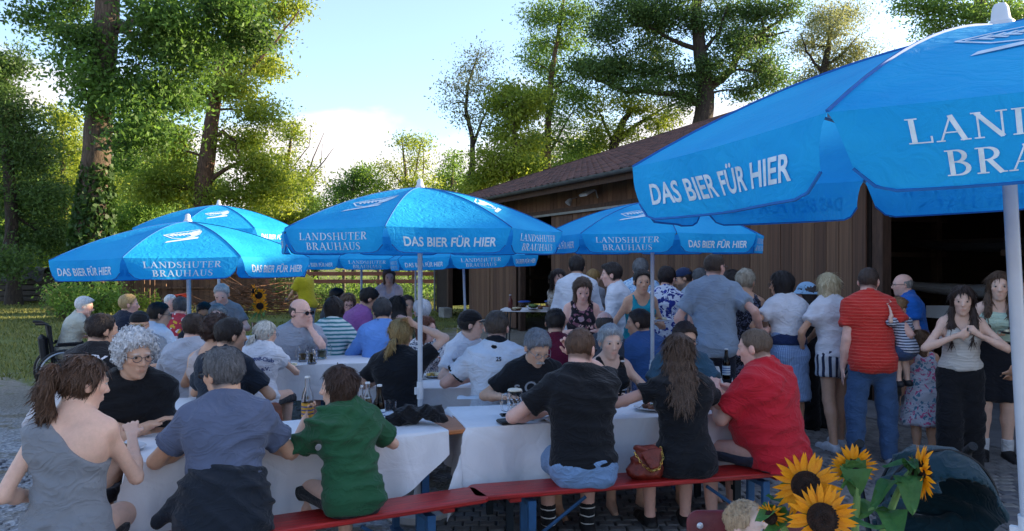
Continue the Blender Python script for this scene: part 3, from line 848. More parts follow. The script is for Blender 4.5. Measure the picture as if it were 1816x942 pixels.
# distant wood behind the lawn: individual trees sharing a few crowns
bg = []
bgd = [('mid', 'rounded', .9), ('dark', 'dense dark', 1.0), ('yellow', 'yellowish', .95)]  # third kind has the yellower leaf colour
for k, (lf, wd, ds) in enumerate(bgd):
    bg.append(tree('wood_tree', wd + ' green tree in the wood beyond the lawn', 58, [(400, 505, .25), (402, 400, .2), (398, 320, .1)],
        [(400 + random.uniform(-20, 20), 305, 34, 30), (375, 345, 40, 36), (430, 350, 40, 36), (400, 395, 60, 38), (365, 430, 45, 35), (440, 435, 48, 35), (400, 470, 60, 28)], lf, .24, 1.15, bark_d, group='trees of the wood beyond the lawn', clump=.6))
spots = [(-30, 50, 1.25), (60, 60, 1.2), (160, 56, 1.05), (215, 64, 1.2), (330, 60, 1.05), (470, 66, 1.0), (560, 70, .85), (690, 72, .8), (770, 70, .85), (850, 64, .9), (960, 58, 1.1), (1040, 56, 1.1), (30, 52, .9), (330, 75, 1.35), (-120, 46, 1.2)]
PLACE = ['at the left border above the timber stack', 'between the timber stack and the ivy trunk', 'right behind the ivy trunk', 'above the left end of the shed roof', 'above the middle of the shed roof', 'above the right end of the shed', 'behind the half bare tree',
         'low behind the central parasol tip', 'low behind the open many stemmed tree', 'behind the left end of the boathouse', 'behind the upright trunk over the boathouse eave', 'behind the leaning twin stemmed tree', 'nearest the timber stack', 'highest behind the reddish trunk', 'outermost beyond the left border']
for i, (px, dd, sc_) in enumerate(spots):
    src = bg[i % 3]
    o = src if i < 3 else dup(src)
    kinds = ('rounded', 'dense dark', 'yellowish')
    o['label'] = kinds[i % 3] + ' wood tree ' + PLACE[i]
    o.location = (at(px, dd), dd, 0); o.scale = (sc_, sc_, sc_ * random.uniform(.9, 1.1)); o.rotation_euler.z = random.uniform(0, 6.28) if i >= 3 else 0
# undergrowth along the wood's edge, shrubs and hedges
C = []
for k in range(330):
    px = random.uniform(-120, 790); dd = random.uniform(33, 44); h = random.uniform(.4, 2.6) * (1 if px < 520 else .6)
    C.append(rng.normal(0, 1, (46, 3)) * np.array([.6, .5, h * .32]) + np.array([at(px, dd), dd, h * .5]))
C = np.concatenate(C); C[:, 2] = np.abs(C[:, 2])
tag(leaf_cloud('undergrowth', C, .2, LM['mid']), kind='stuff')
def shrub(label, px, d, w, h, leaf, n, lsize=.1, name='shrub'):
    t_ = thing(name, label, 'shrub', (at(px, d), d, 0))
    mb = MB(); Cs = []
    for k in range(14):
        a = random.uniform(0, 6.28); e = Vector((math.cos(a) * w * random.uniform(.2, .9), math.sin(a) * .5 * w, h * random.uniform(.45, 1.0)))
        mb.tube(bez(Vector((random.gauss(0, .1), 0, 0)), e, Vector((0, 0, .15)), 4), [.02, .016, .012, .008, .004], 4, cap=False)
        Cs.append(rng.normal(0, 1, (n // 14, 3)) * np.array([w * .28, w * .2, h * .2]) + np.array(e) * np.array([1, 1, .85]))
    mb.obj('stem', bark, t_)
    C = np.concatenate(Cs); C[:, 2] = np.abs(C[:, 2])
    leaf_cloud('foliage', C, lsize, LM[leaf], t_)
    return t_
shrub('wide feathery bush at the foot of the ivy trunk', 150, 23, 1.1, 1.05, 'mid', 3600, .12)
shrub('small dry bush with pale stalks left of the feathery bush', 112, 23.6, .5, 1.0, 'olive', 900, .11)
shrub('low bright bush behind the man in the wheelchair', 225, 24, .9, .8, 'yellow', 1500, .11)
shrub('ivy clump hanging on the corner of the shed', 505, 28, .5, 1.5, 'ivy', 1500, .1)
shrub('trimmed dark hedge under the red rail fence', 590, 29.3, 1.1, .75, 'dark', 2400, .09, 'hedge')
shrub('second dark hedge beside the boathouse corner', 700, 29.2, 1.2, .75, 'dark', 2400, .09, 'hedge')
# ================================================================ FIGURES: distance-field bodies turned into one continuous surface
import zlib
f4 = np.float32
def unit(v):
    v = np.asarray(v, float); return v / (np.linalg.norm(v) + 1e-9)
def cone(a, b, ra, rb, k=.02, clips=(), frame=None, sub=False):
    return dict(t='c', a=np.asarray(a, float), b=np.asarray(b, float), ra=ra, rb=rb, k=k, clips=clips, fr=frame, sub=sub)
def ell(c, r, k=.02, rot=None, clips=(), frame=None, sub=False):
    return dict(t='e', c=np.asarray(c, float), r=np.asarray(r, float), rot=rot, k=k, clips=clips, fr=frame, sub=sub)
def econe(a, b, L, ra, rb, k=.03, clips=(), frame=None, sub=False):
    return dict(t='s', a=np.asarray(a, float), b=np.asarray(b, float), L=unit(L), ra=ra, rb=rb, k=k, clips=clips, fr=frame, sub=sub)
def prim_box(p, off):
    if p['t'] == 'c':
        r = max(p['ra'], p['rb']); lo = np.minimum(p['a'], p['b']) - r; hi = np.maximum(p['a'], p['b']) + r
    elif p['t'] == 'e':
        r = max(p['r']) if p['rot'] is not None else p['r']; lo = p['c'] - r; hi = p['c'] + r
    else:
        r = max(*p['ra'], *p['rb']); lo = np.minimum(p['a'], p['b']) - r; hi = np.maximum(p['a'], p['b']) + r
    if p['fr'] is not None:
        C, M = p['fr']; cs = np.array([[x, y, z] for x in (lo[0], hi[0]) for y in (lo[1], hi[1]) for z in (lo[2], hi[2])]) @ np.asarray(M).T + C
        lo, hi = cs.min(0), cs.max(0)
    m = off + p['k'] + .03
    return lo - m, hi + m
def prim_eval(p, X, Y, Z, off):
    if p['fr'] is not None:
        C, M = p['fr']; x, y, z = X - f4(C[0]), Y - f4(C[1]), Z - f4(C[2])
        M = np.asarray(M, f4)
        X, Y, Z = x * M[0, 0] + y * M[1, 0] + z * M[2, 0], x * M[0, 1] + y * M[1, 1] + z * M[2, 1], x * M[0, 2] + y * M[1, 2] + z * M[2, 2]
    if p['t'] == 'e':
        c = p['c'].astype(f4); r = (p['r'] + off).astype(f4); x, y, z = X - c[0], Y - c[1], Z - c[2]
        if p['rot'] is not None:
            M = np.asarray(p['rot'], f4)
            x, y, z = x * M[0, 0] + y * M[1, 0] + z * M[2, 0], x * M[0, 1] + y * M[1, 1] + z * M[2, 1], x * M[0, 2] + y * M[1, 2] + z * M[2, 2]
        q = np.sqrt((x / r[0]) ** 2 + (y / r[1]) ** 2 + (z / r[2]) ** 2 + f4(1e-9))
        q2 = np.sqrt((x / r[0] ** 2) ** 2 + (y / r[1] ** 2) ** 2 + (z / r[2] ** 2) ** 2 + f4(1e-9))
        d = q * (q - 1) / q2
    else:
        a = p['a'].astype(f4); ba = (p['b'] - p['a']).astype(f4); l2 = float(ba @ ba) + 1e-9
        x, y, z = X - a[0], Y - a[1], Z - a[2]
        t = np.clip((x * ba[0] + y * ba[1] + z * ba[2]) / f4(l2), 0, 1)
        x, y, z = x - t * ba[0], y - t * ba[1], z - t * ba[2]
        if p['t'] == 'c':
            d = np.sqrt(x * x + y * y + z * z) - (f4(p['ra'] + off) + t * f4(p['rb'] - p['ra']))
        else:
            ax = ba / math.sqrt(l2); L = p['L'] - ax * float(p['L'] @ ax); L = unit(L).astype(f4); Fv = np.cross(ax, L).astype(f4); ax = ax.astype(f4)
            u = x * L[0] + y * L[1] + z * L[2]; v = x * Fv[0] + y * Fv[1] + z * Fv[2]; w = x * ax[0] + y * ax[1] + z * ax[2]
            rx = f4(p['ra'][0] + off) + t * f4(p['rb'][0] - p['ra'][0]); ry = f4(p['ra'][1] + off) + t * f4(p['rb'][1] - p['ra'][1])
            rm = np.minimum(rx, ry)
            d = (np.sqrt((u / rx) ** 2 + (v / ry) ** 2 + (w / rm) ** 2 + f4(1e-9)) - 1) * rm
    for (cp, cn) in p['clips']:
        cn = unit(cn); d = np.maximum(d, (X - f4(cp[0])) * f4(cn[0]) + (Y - f4(cp[1])) * f4(cn[1]) + (Z - f4(cp[2])) * f4(cn[2]))
    return d
def axis_steps(lo, hi, fine, h, hc):
    """uneven grid axis: step h inside the fine intervals, hc elsewhere"""
    out = [lo]; x = lo
    while x < hi:
        st = h if any(a <= x <= b for a, b in fine) else hc
        for a, b in fine:
            if x < a < x + st and st > h: st = max(h, a - x)
        x += st; out.append(x)
    return np.array(out, f4)
def build_field(prims, off, h, hc, fine=None, disp=None):
    pos = [p for p in prims if not p['sub']]
    los, his = zip(*[prim_box(p, off) for p in pos])
    lo = np.min(los, 0); hi = np.max(his, 0)
    fine = fine or [[(lo[i], hi[i])] for i in range(3)]
    xs, ys, zs = (axis_steps(lo[i], hi[i], fine[i], h, hc) for i in range(3))
    g = np.full((len(xs), len(ys), len(zs)), 0.5, f4)
    for p in prims:
        l, u = prim_box(p, off)
        sl = [slice(max(0, np.searchsorted(A, l[i]) - 1), np.searchsorted(A, u[i]) + 1) for i, A in enumerate((xs, ys, zs))]
        if any(s_.start >= s_.stop for s_ in sl): continue
        X, Y, Z = xs[sl[0]][:, None, None], ys[sl[1]][None, :, None], zs[sl[2]][None, None, :]
        d = prim_eval(p, X, Y, Z, off if not p['sub'] else 0.0)
        d = np.broadcast_to(d, tuple(s_.stop - s_.start for s_ in sl)) if d.ndim < 3 else d
        q = g[tuple(sl)]; q = q[:d.shape[0], :d.shape[1], :d.shape[2]]
        k = f4(p['k'])
        if p['sub']:
            dd = -d; hh = np.maximum(k - np.abs(q - dd), 0) / k; r = np.maximum(q, dd) + hh * hh * k * f4(.25)
        else:
            hh = np.maximum(k - np.abs(q - d), 0) / k; r = np.minimum(q, d) - hh * hh * k * f4(.25)
        g[sl[0].start:sl[0].start + d.shape[0], sl[1].start:sl[1].start + d.shape[1], sl[2].start:sl[2].start + d.shape[2]] = r
    if disp is not None:
        I = np.argwhere(np.abs(g) < .035); P = np.stack([xs[I[:, 0]], ys[I[:, 1]], zs[I[:, 2]]], 1)
        g[I[:, 0], I[:, 1], I[:, 2]] -= disp(P).astype(f4)
    return g, xs, ys, zs
EDGES = [((0, 0, 0), (1, 0, 0)), ((0, 1, 0), (1, 1, 0)), ((0, 0, 1), (1, 0, 1)), ((0, 1, 1), (1, 1, 1)), ((0, 0, 0), (0, 1, 0)), ((1, 0, 0), (1, 1, 0)), ((0, 0, 1), (0, 1, 1)), ((1, 0, 1), (1, 1, 1)),
         ((0, 0, 0), (0, 0, 1)), ((1, 0, 0), (1, 0, 1)), ((0, 1, 0), (0, 1, 1)), ((1, 1, 0), (1, 1, 1))]
def surface_net(g, xs, ys, zs):
    g = np.pad(g, 1, constant_values=.5)
    ex = lambda A: np.concatenate([[2 * A[0] - A[1]], A, [2 * A[-1] - A[-2]]])
    xs, ys, zs = ex(xs), ex(ys), ex(zs)
    s = g < 0
    c = sum(s[a:a + s.shape[0] - 1, b:b + s.shape[1] - 1, e:e + s.shape[2] - 1].astype(np.int8) for a in (0, 1) for b in (0, 1) for e in (0, 1))
    act = (c > 0) & (c < 8)
    I = np.argwhere(act)
    idx = np.full(act.shape, -1, np.int32); idx[act] = np.arange(len(I))
    A = np.zeros((len(I), 3)); cnt = np.zeros(len(I))
    for a, b in EDGES:
        ia, ib = I + a, I + b
        ga, gb = g[ia[:, 0], ia[:, 1], ia[:, 2]], g[ib[:, 0], ib[:, 1], ib[:, 2]]
        m = (ga < 0) != (gb < 0)
        t = np.where(m, ga / np.where(m, ga - gb, 1), 0)[:, None]
        pa = np.stack([xs[ia[:, 0]], ys[ia[:, 1]], zs[ia[:, 2]]], 1); pb = np.stack([xs[ib[:, 0]], ys[ib[:, 1]], zs[ib[:, 2]]], 1)
        A += np.where(m[:, None], pa + t * (pb - pa), 0); cnt += m
    V = A / cnt[:, None]
    Q = []
    for ax in range(3):
        o1, o2 = [(1, 2), (2, 0), (0, 1)][ax]
        n = s.shape
        sl0 = [slice(1, n[i] - 1) for i in range(3)]; sl1 = list(sl0); sl0[ax] = slice(0, n[ax] - 1); sl1[ax] = slice(1, n[ax])
        a_, b_ = s[tuple(sl0)], s[tuple(sl1)]
        E = np.argwhere(a_ != b_); flip = b_[a_ != b_]
        base = np.array([1, 1, 1]); base[ax] = 0
        E = E + base
        def cell(d1, d2):
            J = E.copy(); J[:, o1] -= d1; J[:, o2] -= d2
            return idx[J[:, 0], J[:, 1], J[:, 2]]
        q = np.stack([cell(1, 1), cell(0, 1), cell(0, 0), cell(1, 0)], 1)
        q[flip] = q[flip][:, ::-1]
        Q.append(q)
    return V, np.concatenate(Q)
def field_mesh(name, prims, off, h, hc=None, fine=None, disp=None):
    g, xs, ys, zs = build_field(prims, off, h, hc or h, fine, disp)
    V, Q = surface_net(g, xs, ys, zs)
    return V, Q
def folds(seed, amp, scale=1.0, dirs=((.5, .3, 2.2), (1.3, .6, 1.5), (-1.2, .5, 1.6))):
    r = np.random.default_rng(seed)
    ph = r.uniform(0, 6.28, 12); dv = np.array(dirs) * 14 * scale * r.uniform(.8, 1.25, (3, 1))
    wv = r.normal(0, 7, (3, 3)); gv = r.normal(0, 5, (3, 3))
    def fn(P):
        o = 0
        for i in range(3):
            q = P @ dv[i] + 1.6 * np.sin(P @ wv[i] + ph[i]) + ph[i + 3]
            gate = .5 + .5 * np.sin(P @ gv[i] + ph[i + 6])
            o = o + ((.5 + .5 * np.sin(q)) ** 3 - .25) * gate ** 1.5
        return o * amp
    return fn
def lumps(seed, amp, freq):
    r = np.random.default_rng(seed); K = r.normal(0, freq, (7, 3)); ph = r.uniform(0, 6.28, 7)
    return lambda P: amp * sum(np.sin(P @ K[i] + ph[i]) for i in range(7)) / 3.0
def rot_head(yaw, pitch, roll=0.0):
    """columns: right, forward, up of a head turned by yaw (to its right) and nodding down by pitch"""
    cy, sy = math.cos(yaw), math.sin(yaw); cp, sp_ = math.cos(pitch), math.sin(pitch)
    right = np.array([cy, -sy, 0]); fw = np.array([sy * cp, cy * cp, -sp_]); upv = np.cross(right, fw)
    if roll:
        c, s = math.cos(roll), math.sin(roll); right, upv = right * c - upv * s, upv * c + right * s
    return np.stack([right, fw, upv], 1)
def ik(S, T, a, b, pole):
    S, T, pole = np.asarray(S, float), np.asarray(T, float), unit(pole)
    v = T - S; d = np.linalg.norm(v); dm = min(d, (a + b) * .995); dm = max(dm, abs(a - b) * 1.1); v = v / (d + 1e-9); T = S + v * dm
    x = (a * a - b * b + dm * dm) / (2 * dm); y = math.sqrt(max(a * a - x * x, 0))
    pl = pole - v * (pole @ v); pl = unit(pl)
    return S + v * x + pl * y, T

def hand_prims(Wr, fdir, pn, side, s, curl, fat=1.0):
    """palm, four unequal bent fingers and a thumb; fdir along the hand, pn out of the back of the hand"""
    f = unit(fdir); n = unit(np.asarray(pn, float) - f * (np.asarray(pn) @ f)); l = np.cross(f, n) * side     # l points to the thumb side
    P = []
    W_ = np.asarray(Wr, float)
    pm = W_ + f * .045 * s
    P.append(econe(W_ + f * .005, W_ + f * .082 * s, l, (.026 * s * fat, .016 * s), (.040 * s * fat, .013 * s), .012))
    lens = [.072, .080, .075, .058]
    for i in range(4):
        o = (1.5 - i) * .0205 * s
        b = W_ + f * (.084 - .004 * abs(i - 1)) * s + l * o
        c1 = curl * (.85 + .12 * i); d1 = unit(f * math.cos(c1 * .6) - n * math.sin(c1 * .6) + l * (1.5 - i) * .06)
        d2 = unit(f * math.cos(c1 * 1.7) - n * math.sin(c1 * 1.7)); d3 = unit(f * math.cos(c1 * 2.4) - n * math.sin(c1 * 2.4))
        p1 = b + d1 * lens[i] * .5 * s; p2 = p1 + d2 * lens[i] * .32 * s; p3 = p2 + d3 * lens[i] * .22 * s
        r = .0088 * s * fat
        P += [cone(b, p1, r * 1.08, r, .006), cone(p1, p2, r, r * .93, .004), cone(p2, p3, r * .93, r * .8, .004)]
    tb = W_ + f * .022 * s + l * .026 * s
    t1 = tb + unit(f * .75 + l * .62 - n * .35 * (.4 + curl)) * .042 * s; t2 = t1 + unit(f * .9 + l * .12 - n * .5 * curl) * .034 * s
    P += [cone(tb, t1, .0135 * s, .0108 * s, .008), cone(t1, t2, .0105 * s, .0085 * s, .005)]
    return P

SKINM = {}
def skin_mat():
    if 'skin' in SKINM: return SKINM['skin']
    m, t, b = new_mat('skin')
    a = node(t, 'ShaderNodeAttribute', attribute_name='tint')
    tc = node(t, 'ShaderNodeTexCoord')
    n = node(t, 'ShaderNodeTexNoise', i_Scale=38.0, i_Detail=6.0, i_Roughness=.65)
    link(t, tc.outputs['Object'], n.inputs['Vector'])
    mr = node(t, 'ShaderNodeMapRange'); mr.inputs['To Min'].default_value = .80; mr.inputs['To Max'].default_value = 1.16
    link(t, n.outputs['Fac'], mr.inputs['Value'])
    mx = node(t, 'ShaderNodeMixRGB', blend_type='MULTIPLY', i_Fac=1.0)
    link(t, a.outputs['Color'], mx.inputs[1]); link(t, mr.outputs[0], mx.inputs[2])
    link(t, mx.outputs[0], b.inputs['Base Color'])
    b.inputs['Roughness'].default_value = .48
    b.inputs['Specular IOR Level'].default_value = .4
    b.inputs['Subsurface Weight'].default_value = .12
    b.inputs['Subsurface Radius'].default_value = (.012, .005, .003)
    n2 = node(t, 'ShaderNodeTexNoise', i_Scale=120.0, i_Detail=3.0)
    link(t, tc.outputs['Object'], n2.inputs['Vector'])
    bp = node(t, 'ShaderNodeBump', i_Strength=.12, i_Distance=.01); link(t, n2.outputs['Fac'], bp.inputs['Height']); link(t, bp.outputs[0], b.inputs['Normal'])
    SKINM['skin'] = m
    return m
def cloth_mat(kind, c1, c2=None, c3=None, sc=1.0, rough=.85):
    key = ('cloth', kind, str(c1), str(c2), str(c3), sc)
    if key in MATS: return MATS[key]
    m, t, b = new_mat('cloth ' + kind)
    b.inputs['Roughness'].default_value = rough
    b.inputs['Specular IOR Level'].default_value = .25
    b.inputs['Sheen Weight'].default_value = .12
    tc = node(t, 'ShaderNodeTexCoord')
    n = node(t, 'ShaderNodeTexNoise', i_Scale=7.0, i_Detail=6.0, i_Roughness=.6)
    link(t, tc.outputs['Object'], n.inputs['Vector'])
    def mixc(f, a, c, fac_is_val=False):
        x = node(t, 'ShaderNodeMixRGB')
        link(t, f, x.inputs[0])
        for i, v in ((1, a), (2, c)):
            if hasattr(v, 'is_linked'): link(t, v, x.inputs[i])
            else: x.inputs[i].default_value = rgba(v)
        return x.outputs[0]
    base = None
    sp = node(t, 'ShaderNodeSeparateXYZ'); link(t, tc.outputs['Object'], sp.inputs[0])
    def stripe(axis, freq, duty):
        w = node(t, 'ShaderNodeMath', operation='MULTIPLY'); link(t, sp.outputs[axis], w.inputs[0]); w.inputs[1].default_value = freq
        nz = node(t, 'ShaderNodeMath', operation='MULTIPLY_ADD'); link(t, n.outputs['Fac'], nz.inputs[0]); nz.inputs[1].default_value = .5; link(t, w.outputs[0], nz.inputs[2])
        fr = node(t, 'ShaderNodeMath', operation='FRACT'); link(t, nz.outputs[0], fr.inputs[0])
        lt = node(t, 'ShaderNodeMath', operation='LESS_THAN'); link(t, fr.outputs[0], lt.inputs[0]); lt.inputs[1].default_value = duty
        return lt.outputs[0]
    if kind == 'plain':
        x = node(t, 'ShaderNodeMixRGB'); x.inputs[1].default_value = tuple(v * .68 for v in rgba(c1)[:3]) + (1,); x.inputs[2].default_value = tuple(min(1, v * 1.12) for v in rgba(c1)[:3]) + (1,)
        link(t, n.outputs['Fac'], x.inputs[0]); base = x.outputs[0]
    elif kind == 'hstripe': base = mixc(stripe('Z', sc, .45), c1, c2)
    elif kind == 'thin': base = mixc(stripe('Z', sc, .14), c1, c2)
    elif kind == 'vstripe':
        an = node(t, 'ShaderNodeMath', operation='ARCTAN2'); link(t, sp.outputs['Y'], an.inputs[0]); link(t, sp.outputs['X'], an.inputs[1])
        sp2 = an.outputs[0]
        w = node(t, 'ShaderNodeMath', operation='MULTIPLY'); link(t, sp2, w.inputs[0]); w.inputs[1].default_value = sc
        fr = node(t, 'ShaderNodeMath', operation='FRACT'); link(t, w.outputs[0], fr.inputs[0])
        lt = node(t, 'ShaderNodeMath', operation='LESS_THAN'); link(t, fr.outputs[0], lt.inputs[0]); lt.inputs[1].default_value = .45
        base = mixc(lt.outputs[0], c1, c2)
    elif kind in ('floral', 'leafy'):
        v = node(t, 'ShaderNodeTexVoronoi', i_Scale=sc); 
        ds = node(t, 'ShaderNodeTexNoise', i_Scale=sc * .8, i_Detail=2.0); link(t, tc.outputs['Object'], ds.inputs['Vector'])
        ad = node(t, 'ShaderNodeMixRGB', blend_type='ADD', i_Fac=.12 if kind == 'floral' else .3); link(t, tc.outputs['Object'], ad.inputs[1]); link(t, ds.outputs['Color'], ad.inputs[2])
        link(t, ad.outputs[0], v.inputs['Vector'])
        lt = node(t, 'ShaderNodeMath', operation='LESS_THAN'); link(t, v.outputs['Distance'], lt.inputs[0]); lt.inputs[1].default_value = .42 if kind == 'floral' else .47
        sr = node(t, 'ShaderNodeSeparateColor'); link(t, v.outputs['Color'], sr.inputs[0])
        gt = node(t, 'ShaderNodeMath', operation='GREATER_THAN'); link(t, sr.outputs[0], gt.inputs[0]); gt.inputs[1].default_value = .5
        base = mixc(lt.outputs[0], c1, mixc(gt.outputs[0], c2, c3 or c2))
    link(t, base, b.inputs['Base Color'])
    n2 = node(t, 'ShaderNodeTexNoise', i_Scale=330.0, i_Detail=2.0); link(t, tc.outputs['Object'], n2.inputs['Vector'])
    mp3 = node(t, 'ShaderNodeMapping'); mp3.inputs['Scale'].default_value = (5, 5, 9); mp3.inputs['Rotation'].default_value = (.4, .3, 0); link(t, tc.outputs['Object'], mp3.inputs[0])
    n3a = node(t, 'ShaderNodeTexNoise', i_Scale=1.0, i_Detail=2.5, i_Distortion=1.8); link(t, mp3.outputs[0], n3a.inputs['Vector'])
    m1 = node(t, 'ShaderNodeMath', operation='MULTIPLY_ADD'); link(t, n3a.outputs['Fac'], m1.inputs[0]); m1.inputs[1].default_value = 2.0; m1.inputs[2].default_value = -1.0
    m2 = node(t, 'ShaderNodeMath', operation='ABSOLUTE'); link(t, m1.outputs[0], m2.inputs[0])
    m3 = node(t, 'ShaderNodeMath', operation='SUBTRACT'); m3.inputs[0].default_value = 1.0; link(t, m2.outputs[0], m3.inputs[1])
    n3 = node(t, 'ShaderNodeMath', operation='POWER'); link(t, m3.outputs[0], n3.inputs[0]); n3.inputs[1].default_value = 7.0
    mm = node(t, 'ShaderNodeMath', operation='MULTIPLY_ADD'); link(t, n2.outputs['Fac'], mm.inputs[0]); mm.inputs[1].default_value = .12; link(t, n3.outputs[0], mm.inputs[2])
    bp = node(t, 'ShaderNodeBump', i_Strength=.34, i_Distance=.022); link(t, mm.outputs[0], bp.inputs['Height']); link(t, bp.outputs[0], b.inputs['Normal'])
    MATS[key] = m
    return m
def hair_mat(c, c2=None):
    key = ('hair', str(c), str(c2))
    if key in MATS: return MATS[key]
    m, t, b = new_mat('hair')
    tc = node(t, 'ShaderNodeTexCoord'); mp = node(t, 'ShaderNodeMapping'); mp.inputs['Scale'].default_value = (110, 110, 9)
    link(t, tc.outputs['Object'], mp.inputs[0])
    n = node(t, 'ShaderNodeTexNoise', i_Scale=1.0, i_Detail=5.0, i_Roughness=.7, i_Distortion=.6); link(t, mp.outputs[0], n.inputs['Vector'])
    r = node(t, 'ShaderNodeValToRGB'); e = r.color_ramp.elements
    cc = rgba(c); d = rgba(c2) if c2 else tuple(v * .45 for v in cc[:3]) + (1,)
    e[0].position = .3; e[0].color = d; e[1].position = .72; e[1].color = tuple(min(1, v * 1.3) for v in cc[:3]) + (1,)
    link(t, n.outputs['Fac'], r.inputs[0]); link(t, r.outputs[0], b.inputs['Base Color'])
    b.inputs['Roughness'].default_value = .5; b.inputs['Specular IOR Level'].default_value = .35
    bp = node(t, 'ShaderNodeBump', i_Strength=.7, i_Distance=.012); link(t, n.outputs['Fac'], bp.inputs['Height']); link(t, bp.outputs[0], b.inputs['Normal'])
    MATS[key] = m
    return m

SKINS = {'fair': '#deb49d', 'tan': '#cfa286', 'pink': '#e0b1a0', 'dark': '#b38465', 'pale': '#ddb7a2', 'child': '#e2bca8'}
PEOPLE = {}
def person(key, label, px, py, d=None, line=None, pose='sit', yaw=0, hyaw=None, hpitch=8, hroll=0, lean=8, sex='m', w=1.0, skin='fair', hair=('short', '#3a2c22'),
           top=None, bottom=None, hands=None, shoes=None, glasses=None, hat=None, curl=.5, seat=.48, belly=0.0, hs=1.02, twist=0, face=None, eyes=None, legs=None, arm_r=1.0, group='people at the beer tables', shoulder=1.0, ground=0.0, fold=1.0, hd=None, bag=None):
    w = .93 + (w - 1) * .62 if sex != 'c' else w * .93
    hs = 1.0 + (hs - 1.02) * .5
    psi = R(yaw); hpsi = R(yaw if hyaw is None else hyaw) - psi; ln = R(lean); child = sex == 'c'
    male = sex == 'm'
    def skeleton(u):
        S = {}
        hz = (seat + .10 * u) if pose == 'sit' else .905 * u
        Pv = np.array([0, 0, hz]); ax = np.array([0, math.sin(ln), math.cos(ln)]); ax2 = unit([0, math.sin(ln * 1.35), math.cos(ln * 1.35)])
        S['Pv'], S['ax'] = Pv, ax
        S['waist'] = Pv + ax * .17 * u; S['chest'] = S['waist'] + ax2 * .17 * u; S['nb'] = S['chest'] + ax2 * .155 * u
        S['ax2'] = ax2
        nk = unit([0, math.sin(ln * .8 + R(10)), math.cos(ln * .8 + R(10))])
        S['sk'] = S['nb'] + nk * .085 * u
        M = rot_head(hpsi, R(hpitch), R(hroll)); S['M'] = M
        hsz = hs * (u if not child else max(u, .80)) ; S['hs'] = hsz
        S['C'] = S['sk'] + M @ (np.array([0, .022, .058]) * hsz)
        S['top'] = S['C'][2] + .122 * hsz * abs(M[2, 2]) + .02 * abs(M[2, 1])
        return S
    def pix(u):
        S = skeleton(u)
        off = np.array([S['C'][0] * math.cos(psi) + S['C'][1] * math.sin(psi), -S['C'][0] * math.sin(psi) + S['C'][1] * math.cos(psi)])
        if line is not None:
            (Px, Py), (ux, uy) = line; sl_ = (px - CX) / F
            t = (sl_ * (Py + off[1]) - Px - off[0]) / (ux - sl_ * uy)
            root = np.array([Px + ux * t, Py + uy * t])
            hd_ = root[1] + off[1]
        else:
            hd_ = d; root = np.array([at(px, d), d]) - off
        return S, root, zof(py, hd_) - ground
    u = 1.0
    for _ in range(12):
        S, root, zt = pix(u)
        u *= 1 + (zt - S['top']) / (S['top'] - (seat if pose == 'sit' else 0)) * .9
    S, root, zt = pix(u)
    dist = math.hypot(root[0], root[1])
    near = dist < 5.3
    h = max(.0080, min(.021, dist * (.00185 if dist < 7 else .0021))) if pose == 'sit' else max(.0105, min(.021, dist * .0018)); hc = h * 2.3
    obj = thing('person', label, 'person', (root[0], root[1], ground), -psi, group)
    PEOPLE[key] = obj
    obj['head'] = tuple(float(x) for x in S['C'])
    Pv, waist, chest, nb, sk, ax, ax2, C, M, hsz = (S[k] for k in ('Pv', 'waist', 'chest', 'nb', 'sk', 'ax', 'ax2', 'C', 'M', 'hs'))
    L = np.array([1, 0, 0]); tw_ = R(twist); Ls = np.array([math.cos(tw_), -math.sin(tw_), 0])
    hw, ww, cw, uw = ((.156, .144, .166, .146) if male else (.156, .118, .144, .122)) if not child else (.15, .14, .145, .125)
    hw, ww, cw, uw = [v * u * w for v in (hw, ww, cw, uw)]
    dp = (.110 if male else .098) * u * (.5 + .5 * w)
    torso = [econe(Pv - ax * .02 * u, waist, L, (hw, dp * 1.05), (ww, dp * .95), .05), econe(waist, chest, (L + Ls) / 2, (ww, dp * .95), (cw, dp * 1.08), .05),
             econe(chest, nb - ax2 * .045 * u, Ls, (cw, dp * 1.05), (uw, dp * .72), .05)]
    if belly: torso.append(ell(waist + np.array([0, .05 * u + belly * .3, -.02]), (ww * 1.05 + belly * .5, dp * .9 + belly, .17 * u), .06))
    if sex == 'f':
        for s in (-1, 1): torso.append(ell(chest + Ls * s * .068 * u + np.array([0, dp * .85, -.01 * u]), (.062 * u, .055 * u, .06 * u), .03))
    shw = (.152 if male else .137) * u * shoulder * (.55 + .45 * w) if not child else .145 * u
    sh = {s: nb - ax2 * .068 * u + Ls * s * shw for s in (-1, 1)}
    traps = [cone(nb + ax2 * .015 * u, sh[s] + np.array([0, 0, .008]), .052 * u, .043 * u, .05) for s in (-1, 1)]
    scap = [ell(chest + ax2 * .05 * u + Ls * s * .085 * u - np.array([0, dp * .62, 0]), (.075 * u, .04 * u, .085 * u), .05) for s in (-1, 1)]
    # arms
    ua, fa = .288 * u, .252 * u
    hands = hands or {}
    arms, armU, handP = [], {}, []
    fine_pts = []
    ra = (.0465 if male else .039) * u * arm_r; rf = (.0385 if male else .033) * u * arm_r
